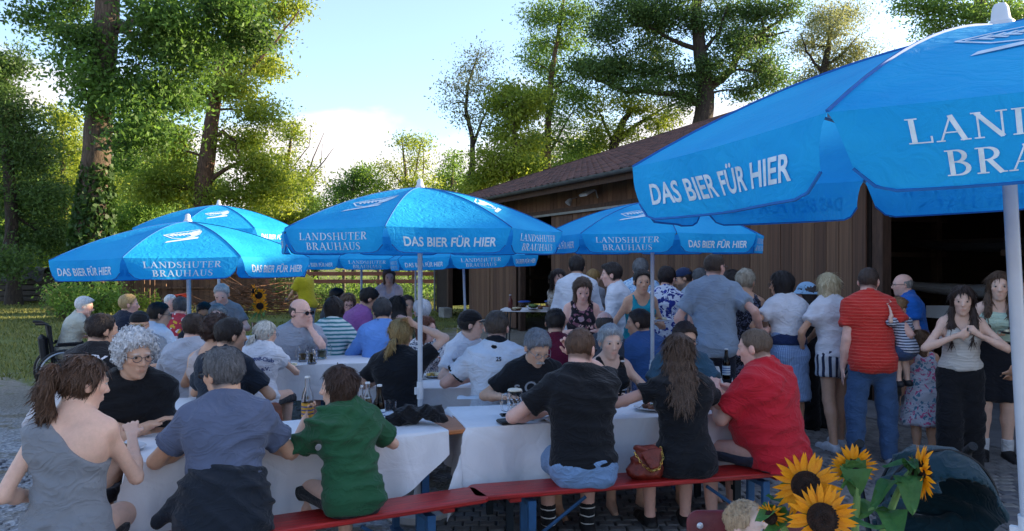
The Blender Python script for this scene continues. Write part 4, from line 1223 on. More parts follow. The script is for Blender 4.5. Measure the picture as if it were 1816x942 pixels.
    for s, nm in ((-1, 'L'), (1, 'R')):
        hd_s = hands.get(nm, 'table' if pose == 'sit' else 'down')
        pole = np.array([s * .8, -.25, -.55]); fd = None; pn = np.array([0, 0, 1.0]); cu = curl
        if isinstance(hd_s, dict):
            T = np.array(hd_s['p'], float); pole = np.array(hd_s.get('pole', pole), float); fd = hd_s.get('f'); pn = np.array(hd_s.get('n', pn), float); cu = hd_s.get('curl', curl)
        elif hd_s == 'table': T = np.array([s * .13, .33 + .05 * random.random(), .835])
        elif hd_s == 'lap': T = np.array([s * .07, .30, .66])
        elif hd_s == 'down': T = np.array([s * (shw + .075), .04, sh[s][2] - (ua + fa) * .97]); pole = np.array([s * .3, -1, 0]); pn = np.array([s, .1, 0]); cu = .35
        elif hd_s == 'fold': T = np.array([-s * .10, .30 + .03 * s, .85]); pn = np.array([0, 0, 1.0])
        elif hd_s == 'belly': T = np.array([s * .05, dp * 1.15 + .11, waist[2] + .10]); pole = np.array([s, -.3, -.3]); fd = (-s * .8, .3, .3); pn = np.array([0, .9, .3])
        elif hd_s == 'plate': T = np.array([s * .10, dp + .20, waist[2] + .04]); pole = np.array([s * .6, -.8, -.3]); pn = np.array([s * .3, 0, -1.0])
        elif hd_s == 'face': T = C + M @ np.array([s * .035, .10, -.15]); pole = np.array([s * .6, .4, -.9]); fd = (-s * .1, -.1, 1.0); pn = np.array([0, 1.0, .1]); cu = .9
        E, T = ik(sh[s], T, ua, fa, pole)
        armU[s] = (sh[s], E)
        arms += [ell(sh[s] + Ls * s * .004, (ra * 1.12, ra * 1.1, ra * 1.12), .04), cone(sh[s], E, ra, ra * .80, .03), cone(E, E + (T - E) * .35, ra * .80, rf * 1.02, .02), cone(E + (T - E) * .35, T, rf * 1.02, rf * .66, .02)]
        fdv = unit(T - E) if fd is None else unit(fd)
        arms += hand_prims(T, fdv, pn, s * (1 if True else 1), u * (1.0 if male else .92), cu)
        fine_pts.append((T, T + fdv * .18 * u))
        obj['hand_' + nm] = tuple(float(x) for x in (T + fdv * .09 * u))
    # legs
    lg, feet = [], {}
    rt = (.082 if male else .084) * u * (.6 + .4 * w)
    legspec = legs or {}
    for s in (-1, 1):
        if pose == 'sit':
            ha = Pv + np.array([s * .085 * u, .02, -.012 * u]); kn = np.array(legspec.get('knee', (s * .13 * u, .43 * u, max(seat + .055, .50))), float); an = np.array(legspec.get('ankle', (s * .12 * u, .40 * u, .085)), float)
            if 'knee' in legspec: kn[0] *= s; an[0] *= s
            lg.append(ell(Pv + np.array([s * .075 * u, -.045 * u, -.012 * u]), (.092 * u * w, .088 * u, .088 * u), .05))
        else:
            sp_ = legspec.get('spread', .085); bend = legspec.get('bend', 0.0); fwd = legspec.get('fwd', 0.0) * s
            ha = Pv + np.array([s * .082 * u, 0, -.02 * u]); kn = np.array([s * sp_ * u * 1.05, .02 + fwd * .5 + bend, .485 * u]); an = np.array([s * sp_ * u * 1.1, -.02 + fwd, .085 * u])
            lg.append(ell(Pv + np.array([s * .072 * u, -.05 * u, -.035 * u]), (.088 * u * w, .085 * u, .092 * u), .05))
        md = (kn + an) / 2 + (an - kn) * -.22 + np.array([0, -.012, 0])
        lg += [cone(ha, kn, rt, .056 * u, .04), cone(kn, md, .056 * u, .055 * u, .03), cone(md, an, .054 * u, .034 * u, .03)]
        toe = an + np.array([s * .03, .165 * u, -.055 * u]); toe[2] = max(.03, toe[2]); heel = an + np.array([0, -.035 * u, -.05 * u])
        lg += [cone(an, (an + toe) / 2 + np.array([0, 0, -.008]), .034 * u, .03 * u, .02), cone(heel, toe, .032 * u, .026 * u, .02)]
        feet[s] = (ha, kn, an, toe, heel)
    # head
    fr = (C, M * 1.0); q = hsz
    def hp(*a): return np.array(a) * q
    fw_ = .90 if sex == 'f' else .97
    if child: fw_ = .95
    head = [ell(hp(0, -.012, .034), hp(.0765, .096, .087), .02, frame=fr), ell(hp(0, .024, -.030), hp(.0600 * fw_, .068, .084), .03, frame=fr),
            cone(hp(0, .066, -.100), hp(0, .058, -.085), .0175 * q * fw_, .020 * q, .022, frame=fr)]
    for s in (-1, 1):
        head += [cone(hp(s * .046 * fw_, -.002, -.050), hp(s * .014, .058, -.098), .016 * q, .013 * q, .022, frame=fr),
                 ell(hp(s * .040, .062, -.016), hp(.021, .018, .018), .02, frame=fr),
                 ell(hp(s * .079, -.008, -.006), hp(.010, .022, .032), .008, frame=fr, rot=rot_head(s * -.35, .1))]
    head += [cone(hp(-.034, .080, .026), hp(.034, .080, .026), .012 * q, .012 * q, .014, frame=fr)]
    for s in (-1, 1): head.append(ell(hp(s * .031, .098, .010), hp(.019, .016, .012), .010, frame=fr, sub=True))
    for s in (-1, 1): head += [ell(hp(s * .031, .0795, .0185), hp(.0165, .013, .0062), .004, frame=fr), ell(hp(s * .031, .079, .0005), hp(.015, .011, .0055), .004, frame=fr)]
    head += [cone(hp(0, .090, .016), hp(0, .110, -.026), .0085 * q, .0125 * q, .010, frame=fr), ell(hp(.012, .098, -.030), hp(.0085, .010, .008), .006, frame=fr), ell(hp(-.012, .098, -.030), hp(.0085, .010, .008), .006, frame=fr),
             cone(hp(-.017, .088, -.056), hp(.017, .088, -.056), .0072 * q, .0072 * q, .008, frame=fr), cone(hp(-.014, .087, -.0675), hp(.014, .087, -.0675), .0085 * q, .0085 * q, .008, frame=fr),
             ell(hp(0, .097, -.0615), hp(.024, .010, .0022), .003, frame=fr, sub=True)]
    neck = [cone(nb - ax2 * .02 * u, sk + M @ hp(0, -.012, .01), (.060 if male else .050) * u, (.056 if male else .046) * u * (1 if not child else .85), .03)]
    body = torso + scap + traps + neck + lg + arms + head
    cl, ch = C - .15 * q, C + .15 * q
    fine = [[(cl[i], ch[i])] for i in range(3)]
    if near:
        for a_, b_ in fine_pts:
            for i in range(3): fine[i].append((min(a_[i], b_[i]) - .05, max(a_[i], b_[i]) + .05))
    V, Q = field_mesh('body', body, 0.0, h, hc, fine)
    me = mesh_np('body', V, Q)
    # tint: lips, brows, cheeks, stubble are real colours of the skin
    sc_ = np.array(lin(SKINS.get(skin, skin)))
    hc_ = np.array(lin(hair[1])); Hh = ((V - C) @ M) / q
    col = np.tile(sc_, (len(V), 1))
    def blend(mask, c): 
        col[:] = col * (1 - mask[:, None]) + np.asarray(c) * mask[:, None]
    g_ = lambda c, r: np.exp(-(((Hh - np.array(c)) / np.array(r)) ** 2).sum(1))
    hm = (np.abs(Hh) < .2).all(1)
    for s in (-1, 1):
        blend(.35 * g_((s * .042, .07, -.02), (.02, .04, .02)) * hm, sc_ * np.array([1.05, .72, .66]))
        blend(.3 * g_((s * .08, -.01, -.005), (.012, .03, .03)) * hm, sc_ * np.array([1.0, .66, .58]))
    blend(.16 * g_((0, .11, -.025), (.015, .02, .015)) * hm, sc_ * np.array([1.03, .74, .68]))
    hk_ = hair[0]
    if hk_ != 'bald':
        fr_, sl_h = {'thin': (.030, 1.6), 'crop': (.050, 1.15)}.get(hk_, (.056, 1.1))
        sl_h *= .52; fr_ += .012
        m_ = np.maximum.reduce([((Hh[:, 1] - fr_) - sl_h * (Hh[:, 2] - .075)) / math.hypot(1, sl_h), (-.22 * Hh[:, 1] - Hh[:, 2] - .064) / 1.02])
        blend(.8 * np.clip((.010 - m_) / .014, 0, 1) * hm * (Hh[:, 2] > -.075) * (np.abs(Hh[:, 0]) < .077), hc_ * .8)
    if face == 'beard' or face == 'stubble':
        bm_ = np.clip((-.035 - Hh[:, 2]) / .02, 0, 1) * (Hh[:, 1] > .0) * (Hh[:, 2] > -.13) * hm
        blend((.75 if face == 'beard' else .3) * bm_, hc_ * .7 + .05)
    if face == 'moustache': blend(.9 * np.clip(1.3 * g_((0, .1, -.047), (.026, .03, .0075)), 0, 1) * hm, (.55, .53, .5))
    lipc = sc_ * np.array([.85, .45, .43]) if sex == 'f' else sc_ * np.array([.84, .56, .52])
    blend(.62 * np.clip(1.4 * g_((0, .095, -.0615), (.0185, .018, .0078)), 0, 1) * hm, lipc)
    for s in (-1, 1):
        bw = np.exp(-((Hh[:, 0] - s * .033) / .017) ** 2 - ((Hh[:, 2] - .029 - .004 * np.cos(Hh[:, 0] * 60)) / .0048) ** 2) * (Hh[:, 1] > .055)
        blend(.75 * bw * hm, hc_ * .75)
        blend(.35 * g_((s * .031, .085, .010), (.018, .02, .009)) * hm, sc_ * np.array([.62, .5, .46]))
    a = me.attributes.new('tint', 'FLOAT_COLOR', 'POINT')
    a.data.foreach_set('color', np.concatenate([np.clip(col, 0, 1), np.ones((len(V), 1))], 1).astype(f4).ravel())
    link_obj('body', me, skin_mat(), obj)
    # does the face look our way?  (only then are eyes worth building)
    fwd_w = Matrix.Rotation(-psi, 3, 'Z') @ Vector(M[:, 1]); toc = Vector((-root[0], -root[1], 0)).normalized()
    facing = fwd_w.dot(toc) > -.45
    if facing and dist < 12:
        for s in (-1, 1):
            b = MB(); c = C + M @ hp(s * .031, .0785, .0095); Mx = Matrix(M.tolist())
            b.lathe([(.001, -.0125 * q)] + [(.0125 * q * math.sin(t), -.0125 * q * math.cos(t)) for t in np.linspace(.3, math.pi - .72, 8)], 12, M=Mx @ Matrix.Rotation(R(-90), 3, 'X'), c=c, cap=False)
            e = b.obj('eye', mat('eye white', '#b9b2ab', .25, .05), obj, True)
            b = MB(); b.lathe([(.0066 * q, .0106 * q), (.004 * q, .0122 * q), (.0004, .0128 * q)], 12, M=Mx @ Matrix.Rotation(R(-90), 3, 'X'), c=c, cap=False)
            b.obj('iris', mat('iris', eyes or '#2c211a', .15, .1), e, True)
    # ---- hair
    hk, hcol = hair[0], hair[1]; hc2 = hair[2] if len(hair) > 2 else None
    def haircap(off, front=.052, slope=1.15, low=-.062, side=0.0):
        """skull cap cut along a hairline: front falls back towards the ears"""
        return ell(hp(0, -.014, .034), hp(.0765 + off * (1 - side), .096 + off, .087 + off), .008, frame=fr,
                   clips=[(hp(0, front + .012, .075), (0, 1, -slope * .52)), (hp(0, 0, low), (0, -.22, -1))])
    HP = []; hdisp = lumps(zlib.crc32(key.encode()) % 1000, .0035, 60); strands = 0; sl_len = .03; comb = np.array([0, -.35, -1.0])
    if hk in ('short', 'crop', 'side'):
        o = {'short': .010, 'crop': .004, 'side': .014}[hk] + .15 * h
        HP = [haircap(o, .056 if hk != 'crop' else .050)] + [ell(hp(s * .088, .004, -.014), hp(.030, .024, .034), .008, frame=fr, sub=True) for s in (-1, 1)]
        if hk == 'side': HP.append(ell(hp(.01, .045, .098), hp(.062, .05, .028), .02, frame=fr))
        strands = 1200 if hk != 'crop' else 500; sl_len = .028 if hk != 'crop' else .012
    elif hk == 'curly':
        HP = [haircap(.030, .060, 1.1, -.07), ell(hp(0, .035, .100), hp(.07, .055, .035), .02, frame=fr)]; hdisp = lumps(5, .010, 95); strands = 1600; sl_len = .03
    elif hk == 'bald':
        HP = [ell(hp(0, -.016, .020), hp(.081, .098, .085), .006, frame=fr, clips=[(hp(0, 0, .052), (0, .35, 1)), (hp(0, .018, 0), (0, 1, 0)), (hp(0, 0, -.055), (0, 0, -1))])]; hdisp = None; strands = 350; sl_len = .010
    elif hk == 'thin':
        HP = [haircap(.006, .030, 1.6), ]; strands = 700; sl_len = .018
    elif hk in ('bob', 'longbob'):
        z0 = -.105 if hk == 'bob' else -.16
        HP = [haircap(.020, .058, 1.1, -.07)]
        for s in (-1, 1): HP.append(econe(hp(s * .066, -.010, .03), hp(s * .068, -.008, z0), M @ np.array([0, 1, 0]) * 0 + np.array([0, 1, 0]), (.052 * q, .026 * q), (.044 * q, .020 * q), .02, frame=fr))
        HP.append(econe(hp(0, -.075, .03), hp(0, -.07, z0), (1, 0, 0), (.080 * q, .036 * q), (.070 * q, .026 * q), .03, frame=fr)); strands = 1500; sl_len = .05; comb = np.array([0, 0, -1.0])
    elif hk in ('long', 'verylong', 'longfront'):
        HP = [haircap(.017, .056, 1.05, -.07)]
        zl = {'long': -.26, 'verylong': -.34, 'longfront': -.30}[hk]
        for s in (-1, 1):
            HP.append(econe(hp(s * .068, -.018, .04), hp(s * .076, -.016, -.11), (0, 1, 0), (.048 * q, .020 * q), (.040 * q, .020 * q), .02, frame=fr))
            if hk != 'long': HP.extend((cone(hp(s * .080, .0, -.09), hp(s * .086, .060, zl * .72), .026 * q, .026 * q, .03, frame=fr), cone(hp(s * .080, .060, zl * .72), hp(s * .078, .095, zl * 1.1), .030 * q, .012 * q, .03, frame=fr)))
        HP.append(econe(hp(0, -.074, .03), hp(0, -.080 - (.037 if hk == 'verylong' else 0), zl * .55), (1, 0, 0), (.078 * q, .034 * q), (.082 * q, .026 * q), .03, frame=fr))
        HP.append(econe(hp(0, -.080 - (.035 if hk == 'verylong' else 0), zl * .5), hp(0, -.150 - (.055 if hk == 'verylong' else 0), zl), (1, 0, 0), (.082 * q, .026 * q), (.060 * q, .012 * q), .03, frame=fr)); strands = 2200; sl_len = .08; comb = np.array([0, 0, -1.0])
    elif hk in ('pony', 'lowpony'):
        HP = [haircap(.012, .056, 1.1, -.06)]
        zb = .06 if hk == 'pony' else -.03
        pts_ = [hp(0, -.10, zb), hp(0, -.145, zb - .015), hp(.0, -.155, zb - .09), hp(.012, -.135, zb - .19), hp(.0, -.125, zb - .27)]
        if hk == 'lowpony': pts_ = [hp(0, -.10, zb), hp(-.01, -.13, zb - .03), hp(-.04, -.13, zb - .12), hp(-.07, -.115, zb - .20), hp(-.085, -.105, zb - .25)]
        rr_ = [.022, .034, .040, .032, .010]
        if hk == 'lowpony': rr_ = [.024, .028, .026, .02, .007]
        for i in range(4): HP.append(cone(pts_[i], pts_[i + 1], rr_[i] * q, rr_[i + 1] * q, .015, frame=fr))
        hdisp = lumps(9, .004, 55); strands = 2000; sl_len = .06; comb = np.array([0, -.3, -1.0])
    elif hk == 'bun':
        HP = [haircap(.014, .056, 1.1, -.06), ell(hp(0, -.115, .02), hp(.045, .038, .040), .012, frame=fr), ell(hp(.02, -.115, .07), hp(.035, .03, .035), .012, frame=fr)]; strands = 1200; sl_len = .035; hdisp = lumps(4, .005, 80)
    if HP:
        hh = h * (1.0 if near else 1.2)
        V, Q = field_mesh('hair', HP, 0.0, hh, hh, None, hdisp)
        if hat: strands = 0
        if strands and dist < 11 and len(V):
            # loose locks lying on the surface
            ns = int(strands * (1 if near else .45)); pick = rng.integers(0, len(V), ns)
            Nn = np.zeros_like(V); tri = np.cross(V[Q[:, 1]] - V[Q[:, 0]], V[Q[:, 2]] - V[Q[:, 0]])
            for k in range(4): np.add.at(Nn, Q[:, k], tri)
            Nn /= np.linalg.norm(Nn, axis=1)[:, None] + 1e-9
            ph_ = ((V[pick] - C) @ M) / q
            pick = pick[~((ph_[:, 1] > .040) & (np.abs(ph_[:, 0]) < .062) & (ph_[:, 2] < .085))] if hk != 'curly' else pick
            ns = len(pick); P0, N0 = V[pick], Nn[pick]
            cd = (M @ comb) + rng.normal(0, 1.6 if hk == 'curly' else (.28 if hk in ('short', 'side', 'crop', 'bun') else .13), (ns, 3))
            T_ = cd - N0 * (cd * N0).sum(1)[:, None]; T_ /= np.linalg.norm(T_, axis=1)[:, None] + 1e-9
            B_ = np.cross(N0, T_); ll = sl_len * q * rng.uniform(.5, 1.4, ns)[:, None]; wd = (.0022 + .0003 * dist) * rng.uniform(.6, 1.3, ns)[:, None]
            lift = rng.uniform(.0005, .0042, ns)[:, None] * (3.0 if hk == 'curly' else .9)
            bend = B_ * rng.normal(0, .25, ns)[:, None] * ll
            r0 = P0 - N0 * .003; r1 = P0 + T_ * ll * .5 + N0 * lift + bend * .3; r2 = P0 + T_ * ll + N0 * (lift * rng.uniform(-1.5, .9, ns)[:, None]) + bend
            SV = np.stack([r0 - B_ * wd, r0 + B_ * wd, r1 - B_ * wd, r1 + B_ * wd, r2 - B_ * wd * .2, r2 + B_ * wd * .2], 1).reshape(-1, 3)
            i0 = (np.arange(ns) * 6)[:, None] + len(V)
            Q = np.concatenate([Q, i0 + np.array([0, 1, 3, 2]), i0 + np.array([2, 3, 5, 4])]); V = np.concatenate([V, SV])
        link_obj('hair', mesh_np('hair', V, Q), hair_mat(hcol, hc2), obj)
        if hk in ('pony', 'lowpony'):
            b = MB(); cc = pts_[0] * .6 + pts_[1] * .4
            b.tube([C + M @ (cc + np.array([math.cos(t), 0, math.sin(t)]) * .026 * q) for t in np.linspace(0, 6.283, 14, False)], .006, 6, close=True)
            b.obj('hair_tie', mat('hair tie', '#151518', .7), obj, True)
    if face == 'moustache':
        b = MB()
        for s in (-1, 1): b.tube([C + M @ hp(0, .108, -.047), C + M @ hp(s * .016, .104, -.051), C + M @ hp(s * .030, .092, -.060)], [.0075 * q, .0085 * q, .003 * q], 7)
        b.obj('moustache', hair_mat('#b9b4ae'), obj, True)
    if glasses:
        b = MB(); gr = .021 * q
        for s in (-1, 1):
            b.tube([C + M @ (hp(s * .032, .108, .006) + np.array([math.cos(t) * gr * 1.1, -abs(math.cos(t)) * .002, math.sin(t) * gr * .82])) for t in np.linspace(0, 6.283, 18, False)], .0022 if glasses[0] != 'thick' else .0036, 5, close=True)
            b.tube([C + M @ hp(s * .055, .103, .010), C + M @ hp(s * .075, .06, .012), C + M @ hp(s * .083, -.002, .010), C + M @ hp(s * .083, -.02, -.005)], .0022 if glasses[0] != 'thick' else .0032, 5)
        b.tube([C + M @ hp(-.011, .109, .010), C + M @ hp(0, .112, .013), C + M @ hp(.011, .109, .010)], .002, 5)
        g_o = b.obj('glasses', mat('glasses frame', glasses[1], .3, .05, metal=.3), obj, True)
        if glasses[0] == 'sun':
            b = MB()
            for s in (-1, 1): b.lathe([(gr * 1.05, 0), (.0005, .003)], 14, M=Matrix(M.tolist()) @ Matrix.Rotation(R(-90), 3, 'X') @ Matrix.Diagonal((1.1, .82, 1)), c=C + M @ hp(s * .032, .107, .006), cap=False)
            b.obj('lens', mat('dark lens', '#141315', .08, .05), g_o, True)
    if hat:
        hm_, hcol_ = hat[0], hat[1]
        if hm_ == 'cap':
            bk = -1 if len(hat) > 2 and hat[2] == 'back' else 1
            P_ = [ell(hp(0, -.012, .040), hp(.090, .108, .094), .006, frame=fr, clips=[(hp(0, 0, .030), (0, .12, -1))])]
            V, Q = field_mesh('cap', P_, 0, h, h); co = link_obj('cap', mesh_np('cap', V, Q), cloth_mat('plain', hcol_), obj)
            P_ = [ell(hp(0, .105, .030), hp(.074, .075, .007), .006, frame=fr, clips=[(hp(0, .06, 0), (0, -1, 0))])]
            V, Q = field_mesh('visor', P_, 0, h * .8, h * .8); link_obj('visor', mesh_np('visor', V, Q), cloth_mat('plain', hat[2] if len(hat) > 2 else hcol_), co)
        else:
            P_ = [ell(hp(0, -.010, .042), hp(.092, .108, .098), .02, frame=fr, clips=[(hp(0, 0, .028), (0, .1, -1))]), econe(hp(0, -.006, .05), hp(0, -.002, .006), (1, 0, 0), (.094 * q, .112 * q), (.135 * q, .155 * q), .015, frame=fr, clips=[(hp(0, 0, .004), (0, .1, -1))]),
                  econe(hp(0, -.006, .025), hp(0, -.002, -.02), (1, 0, 0), (.09 * q, .105 * q), (.128 * q, .148 * q), .004, frame=fr, sub=True)]
            V, Q = field_mesh('sun_hat', P_, 0, h, h); link_obj('sun_hat', mesh_np('sun_hat', V, Q), cloth_mat('plain', hcol_), obj)
    # ---- clothing
    sd = zlib.crc32(key.encode()) % 997
    hk2 = h * (1.3 if near else 1.7)
    if top:
        tk = dict(kind='tee', col='#ffffff', pat='plain', off=.014, sleeve=.62)
        tk.update(top)
        off = tk['off']; kd = tk['kind']
        zb = (seat + .02) if pose == 'sit' else Pv[2] + tk.get('hem', -.10) * u
        if pose == 'sit': zb = max(zb, seat + tk.get('lift', .015))
        hemclip = [((0, 0, zb), (0, -.08, -1))]
        if kd == 'crop': hemclip = [(waist + ax * .0, (0, -.0, -1))]
        TP = []
        tt = [dict(p) for p in [lg[0], lg[6]] + torso + scap + (traps if kd not in ('tank', 'tube', 'racer', 'strap', 'crop') else [])]
        for p in tt: p['clips'] = list(p['clips']) + hemclip
        TP += tt
        # belly side hem hangs below the hips
        lowp = econe(Pv - ax * .16 * u, Pv + ax * .05 * u, L, (hw * 1.02, dp * 1.0), (hw, dp * 1.0), .04, clips=hemclip); TP.append(lowp)
        if kd in ('tee', 'polo', 'shirt'):
            sl_ = tk['sleeve']
            for s in (-1, 1):
                a_, b_ = armU[s]; v = unit(b_ - a_)
                if sl_ <= 1.0:
                    e = a_ + (b_ - a_) * sl_
                    TP += [ell(a_ + Ls * s * .004, (ra * 1.14,) * 3, .04), cone(a_, a_ + (b_ - a_) * (sl_ + .1), ra * 1.06, ra * 1.06 + .010 * u, .03, clips=[(e, v)])]
                else:
                    TP += [ell(a_, (ra * 1.14,) * 3, .04), cone(a_, b_, ra * 1.08, ra * .95, .03)]
                    wr = np.array([x for x in fine_pts][0 if s == -1 else 1][0]); e = b_ + (wr - b_) * (sl_ - 1.0); v2 = unit(wr - b_)
                    TP.append(cone(b_, wr, ra * .95, rf * .95, .03, clips=[(e, v2)]))
        # neckline
        nk = unit(sk - nb)
        if kd in ('tee', 'polo', 'shirt'):
            vf = tk.get('vneck', 0.0)
            TP.append(ell(nb + nk * .075 * u + np.array([0, .030 * u, 0]), (.075 * u, .085 * u, .072 * u), .01, sub=True))
            if vf: TP.append(ell(nb + np.array([0, dp * .95, -.03 * u]), (.045 * u, .06 * u, vf * u), .01, sub=True))
        if kd in ('tank', 'strap', 'racer'):
            dpt = {'tank': .115, 'strap': .14, 'racer': .10}[kd]
            TP.append(ell(nb + np.array([0, .06 * u, .03 * u]), (.088 * u, .10 * u, dpt * u), .015, sub=True))
            TP.append(ell(nb + np.array([0, -.07 * u, .045 * u]), (.075 * u, .08 * u, .10 * u), .015, sub=True))
            for s in (-1, 1):
                TP.append(ell(sh[s] + Ls * s * .035 * u + np.array([0, 0, -.005]), (.072 * u, .13 * u, .135 * u), .015, sub=True))
            for s in (-1, 1):
                f0 = chest + Ls * s * .082 * u + np.array([0, dp * 1.0, .045 * u]); m0 = nb + Ls * s * .088 * u + np.array([0, .02 * u, -.002 * u]); b0 = chest + Ls * s * .075 * u + np.array([0, -dp * .95, .06 * u])
                r_ = .016 if kd != 'strap' else .008
                TP += [cone(f0, m0, r_ * u, r_ * u, .01), cone(m0, b0, r_ * u, r_ * u, .01)]
        if kd == 'racer':
            TP = [p for p in TP]
        if kd in ('tube', 'crop'):
            for p in TP: p['clips'] = list(p['clips']) + [(chest + ax2 * .055 * u, (0, 0, 1))]
        if kd == 'crop':
            TP = [p for p in TP if p is not lowp]
        if kd == 'racer1':
            for p in TP: p['clips'] = list(p['clips']) + [(chest + ax2 * .065 * u, unit((.66, -.14, .74)))] if not p['sub'] else p['clips']
        if tk.get('collar'):
            TP.append(econe(nb - nk * .005 * u, nb + nk * .046 * u, L, (.072 * u, .074 * u), (.064 * u, .066 * u), .012, clips=[(nb + nk * .046 * u + np.array([0, 0, 0]), unit(nk + np.array([0, .5, 0])))]))
            TP.append(cone(nb + nk * .03 * u, sk + nk * .05 * u, .058 * u, .054 * u, .006, sub=True))
        if kd == 'dress' or tk.get('skirt'):
            ln_ = tk.get('skirt', .48)
            TP = [p for p in TP if p is not lowp]
            for p in TP: p['clips'] = [c_ for c_ in p['clips'] if not any(c_ is hc0 for hc0 in hemclip)]
            fl = tk.get('flare', 1.55)
            TP.append(econe(waist, Pv - np.array([0, 0, ln_ * u]), L, (ww * 1.02, dp * 1.0), (hw * fl, dp * fl * 1.15), .05, clips=[(Pv - np.array([0, 0, ln_ * u]), (0, 0, -1))]))
        dz = folds(sd, .0095 * fold * (tk.get('fold', 1.0)), tk.get('fs', 2.1))
        V, Q = field_mesh('shirt', TP, off * .8 + .3 * hk2, hk2, hk2, None, dz)
        nm = {'tee': 't_shirt', 'polo': 'polo_shirt', 'shirt': 'shirt', 'tank': 'tank_top', 'strap': 'strap_top', 'racer': 'tank_top', 'tube': 'tube_top', 'crop': 'crop_top', 'dress': 'dress', 'racer1': 'tank_top'}[kd]
        if tk.get('skirt'): nm = 'dress'
        o = link_obj(nm, mesh_np(nm, V, Q), cloth_mat(tk['pat'], tk['col'], tk.get('col2'), tk.get('col3'), tk.get('sc', 1.0)), obj)
        obj['top_name'] = o.name
        if near and kd in ('tee', 'polo') and not tk.get('collarcol') and sl_ <= 1:
            dk = cloth_mat('plain', tuple(v * .8 for v in rgba(tk['col'])[:3]))
            for s in (-1, 1):
                a_, b_ = armU[s]; v = unit(b_ - a_); e = a_ + (b_ - a_) * (sl_ - .075); e2 = a_ + (b_ - a_) * (sl_ + .004)
                P_ = [cone(a_, a_ + (b_ - a_) * (sl_ + .1), ra * 1.06, ra * 1.06 + .010 * u, .01, clips=[(e2, v), (e, -v)])]
                V, Q = field_mesh('sleeve_hem', P_, off * .8 + .3 * hk2 + .0035, h, h)
                if len(V): link_obj('sleeve_hem', mesh_np('sleeve_hem', V, Q), dk, o)
        if tk.get('collarcol'):
            P_ = [econe(nb - nk * .006 * u, nb + nk * .05 * u, L, (.074 * u, .076 * u), (.066 * u, .068 * u), .008, clips=[(nb + nk * .048 * u, unit(nk + np.array([0, .5, 0])))]), cone(nb + nk * .0 * u, sk + nk * .06 * u, .060 * u, .056 * u, .004, sub=True)]
            V, Q = field_mesh('collar', P_, off * .8 + .3 * hk2 + .003, h, h); link_obj('collar', mesh_np('collar', V, Q), cloth_mat('plain', tk['collarcol']), o)
            for s in (-1, 1):
                a_, b_ = armU[s]; v = unit(b_ - a_); e = a_ + (b_ - a_) * (tk['sleeve'] - .05); e2 = a_ + (b_ - a_) * (tk['sleeve'] + .012)
                P_ = [cone(a_, b_, ra * 1.06, ra * 1.06 + .012 * u, .01, clips=[(e2, v), (e, -v)])]
                V, Q = field_mesh('cuff', P_, off * .8 + .3 * hk2 + .005, h, h)
                if len(V): link_obj('cuff', mesh_np('cuff', V, Q), cloth_mat('plain', tk['collarcol']), o)
    if bottom:
        bk_ = dict(kind='trousers', col='#23252c', pat='plain'); bk_.update(bottom)
        BP = [econe(Pv - ax * .05 * u, Pv + ax * (.10 if pose == 'sit' else .12) * u, L, (hw * 1.0, dp * 1.03), (hw * .95, dp * .98), .04)]
        seatclip = [((0, 0, seat + .003), (0, 0, -1))] if pose == 'sit' and 'knee' not in legspec else []
        for s in (-1, 1):
            ha, kn, an, toe, heel = feet[s]
            BP.append(dict(lg[0 if s == -1 else 6]))
            if bk_['kind'] == 'trousers':
                fl = bk_.get('flare', 0.0)
                BP += [cone(ha, kn, rt * 1.02, .069 * u + fl * .4, .04), cone(kn, an + np.array([0, 0, -.01]), .068 * u + fl * .5, .050 * u + fl, .03, clips=[(an + np.array([0, 0, -.035]), (0, 0, -1))])]
            else:
                ln_ = bk_.get('len', .8); e = ha + (kn - ha) * ln_; v = unit(kn - ha)
                BP += [cone(ha, ha + (kn - ha) * (ln_ + .1), rt * 1.03, rt * bk_.get('wide', 1.0), .04, clips=[(e, v)])]
        if bk_['kind'] == 'skirt':
            ln_ = bk_.get('len', .45); BP = [dict(lg[0]), dict(lg[6]), econe(Pv + ax * .15 * u, Pv - np.array([0, 0, ln_ * u]), L, (hw * .92, dp * 1.0), (hw * 1.2, dp * 1.75), .03, clips=[(Pv - np.array([0, 0, ln_ * u]), (0, 0, -1))])]
        if top and not bk_.get('tuck') and top.get('kind') not in ('crop', 'tube'):
            for p in BP: p['clips'] = list(p['clips']) + [((0, 0, zb + .05), (0, 0, 1))]
        for p in BP: p['clips'] = list(p['clips']) + ([c_ for c_ in seatclip] if pose == 'sit' else [])
        V, Q = field_mesh('trousers', BP, bk_.get('off', .010) + .3 * hk2, hk2 * (1.35 if pose == 'sit' and not near else 1.0), hk2 * (1.35 if pose == 'sit' and not near else 1.0), None, folds(sd + 3, .008 * fold, 1.9, ((.3, 1.2, 2.0), (1.0, .3, 1.8), (-.9, .8, 1.4))))
        nm = {'trousers': 'trousers', 'shorts': 'shorts', 'skirt': 'skirt'}[bk_['kind']]
        o = link_obj(nm, mesh_np(nm, V, Q), cloth_mat(bk_['pat'], bk_['col'], bk_.get('col2'), bk_.get('col3'), bk_.get('sc', 1.0)), obj)
        obj['bottom_name'] = o.name
        if bk_.get('belt'):
            P_ = [econe(Pv + ax * .05 * u, Pv + ax * .17 * u, L, (hw * .98, dp * 1.05), (ww * 1.02, dp * 1.0), .02, clips=[(Pv + ax * .17 * u, (0, 0, 1)), (Pv + ax * .06 * u, (0, 0, -1))])]
            V, Q = field_mesh('waistband', P_, .034, hk2, hk2); link_obj('waistband', mesh_np('waistband', V, Q), cloth_mat('plain', bk_['belt']), o)
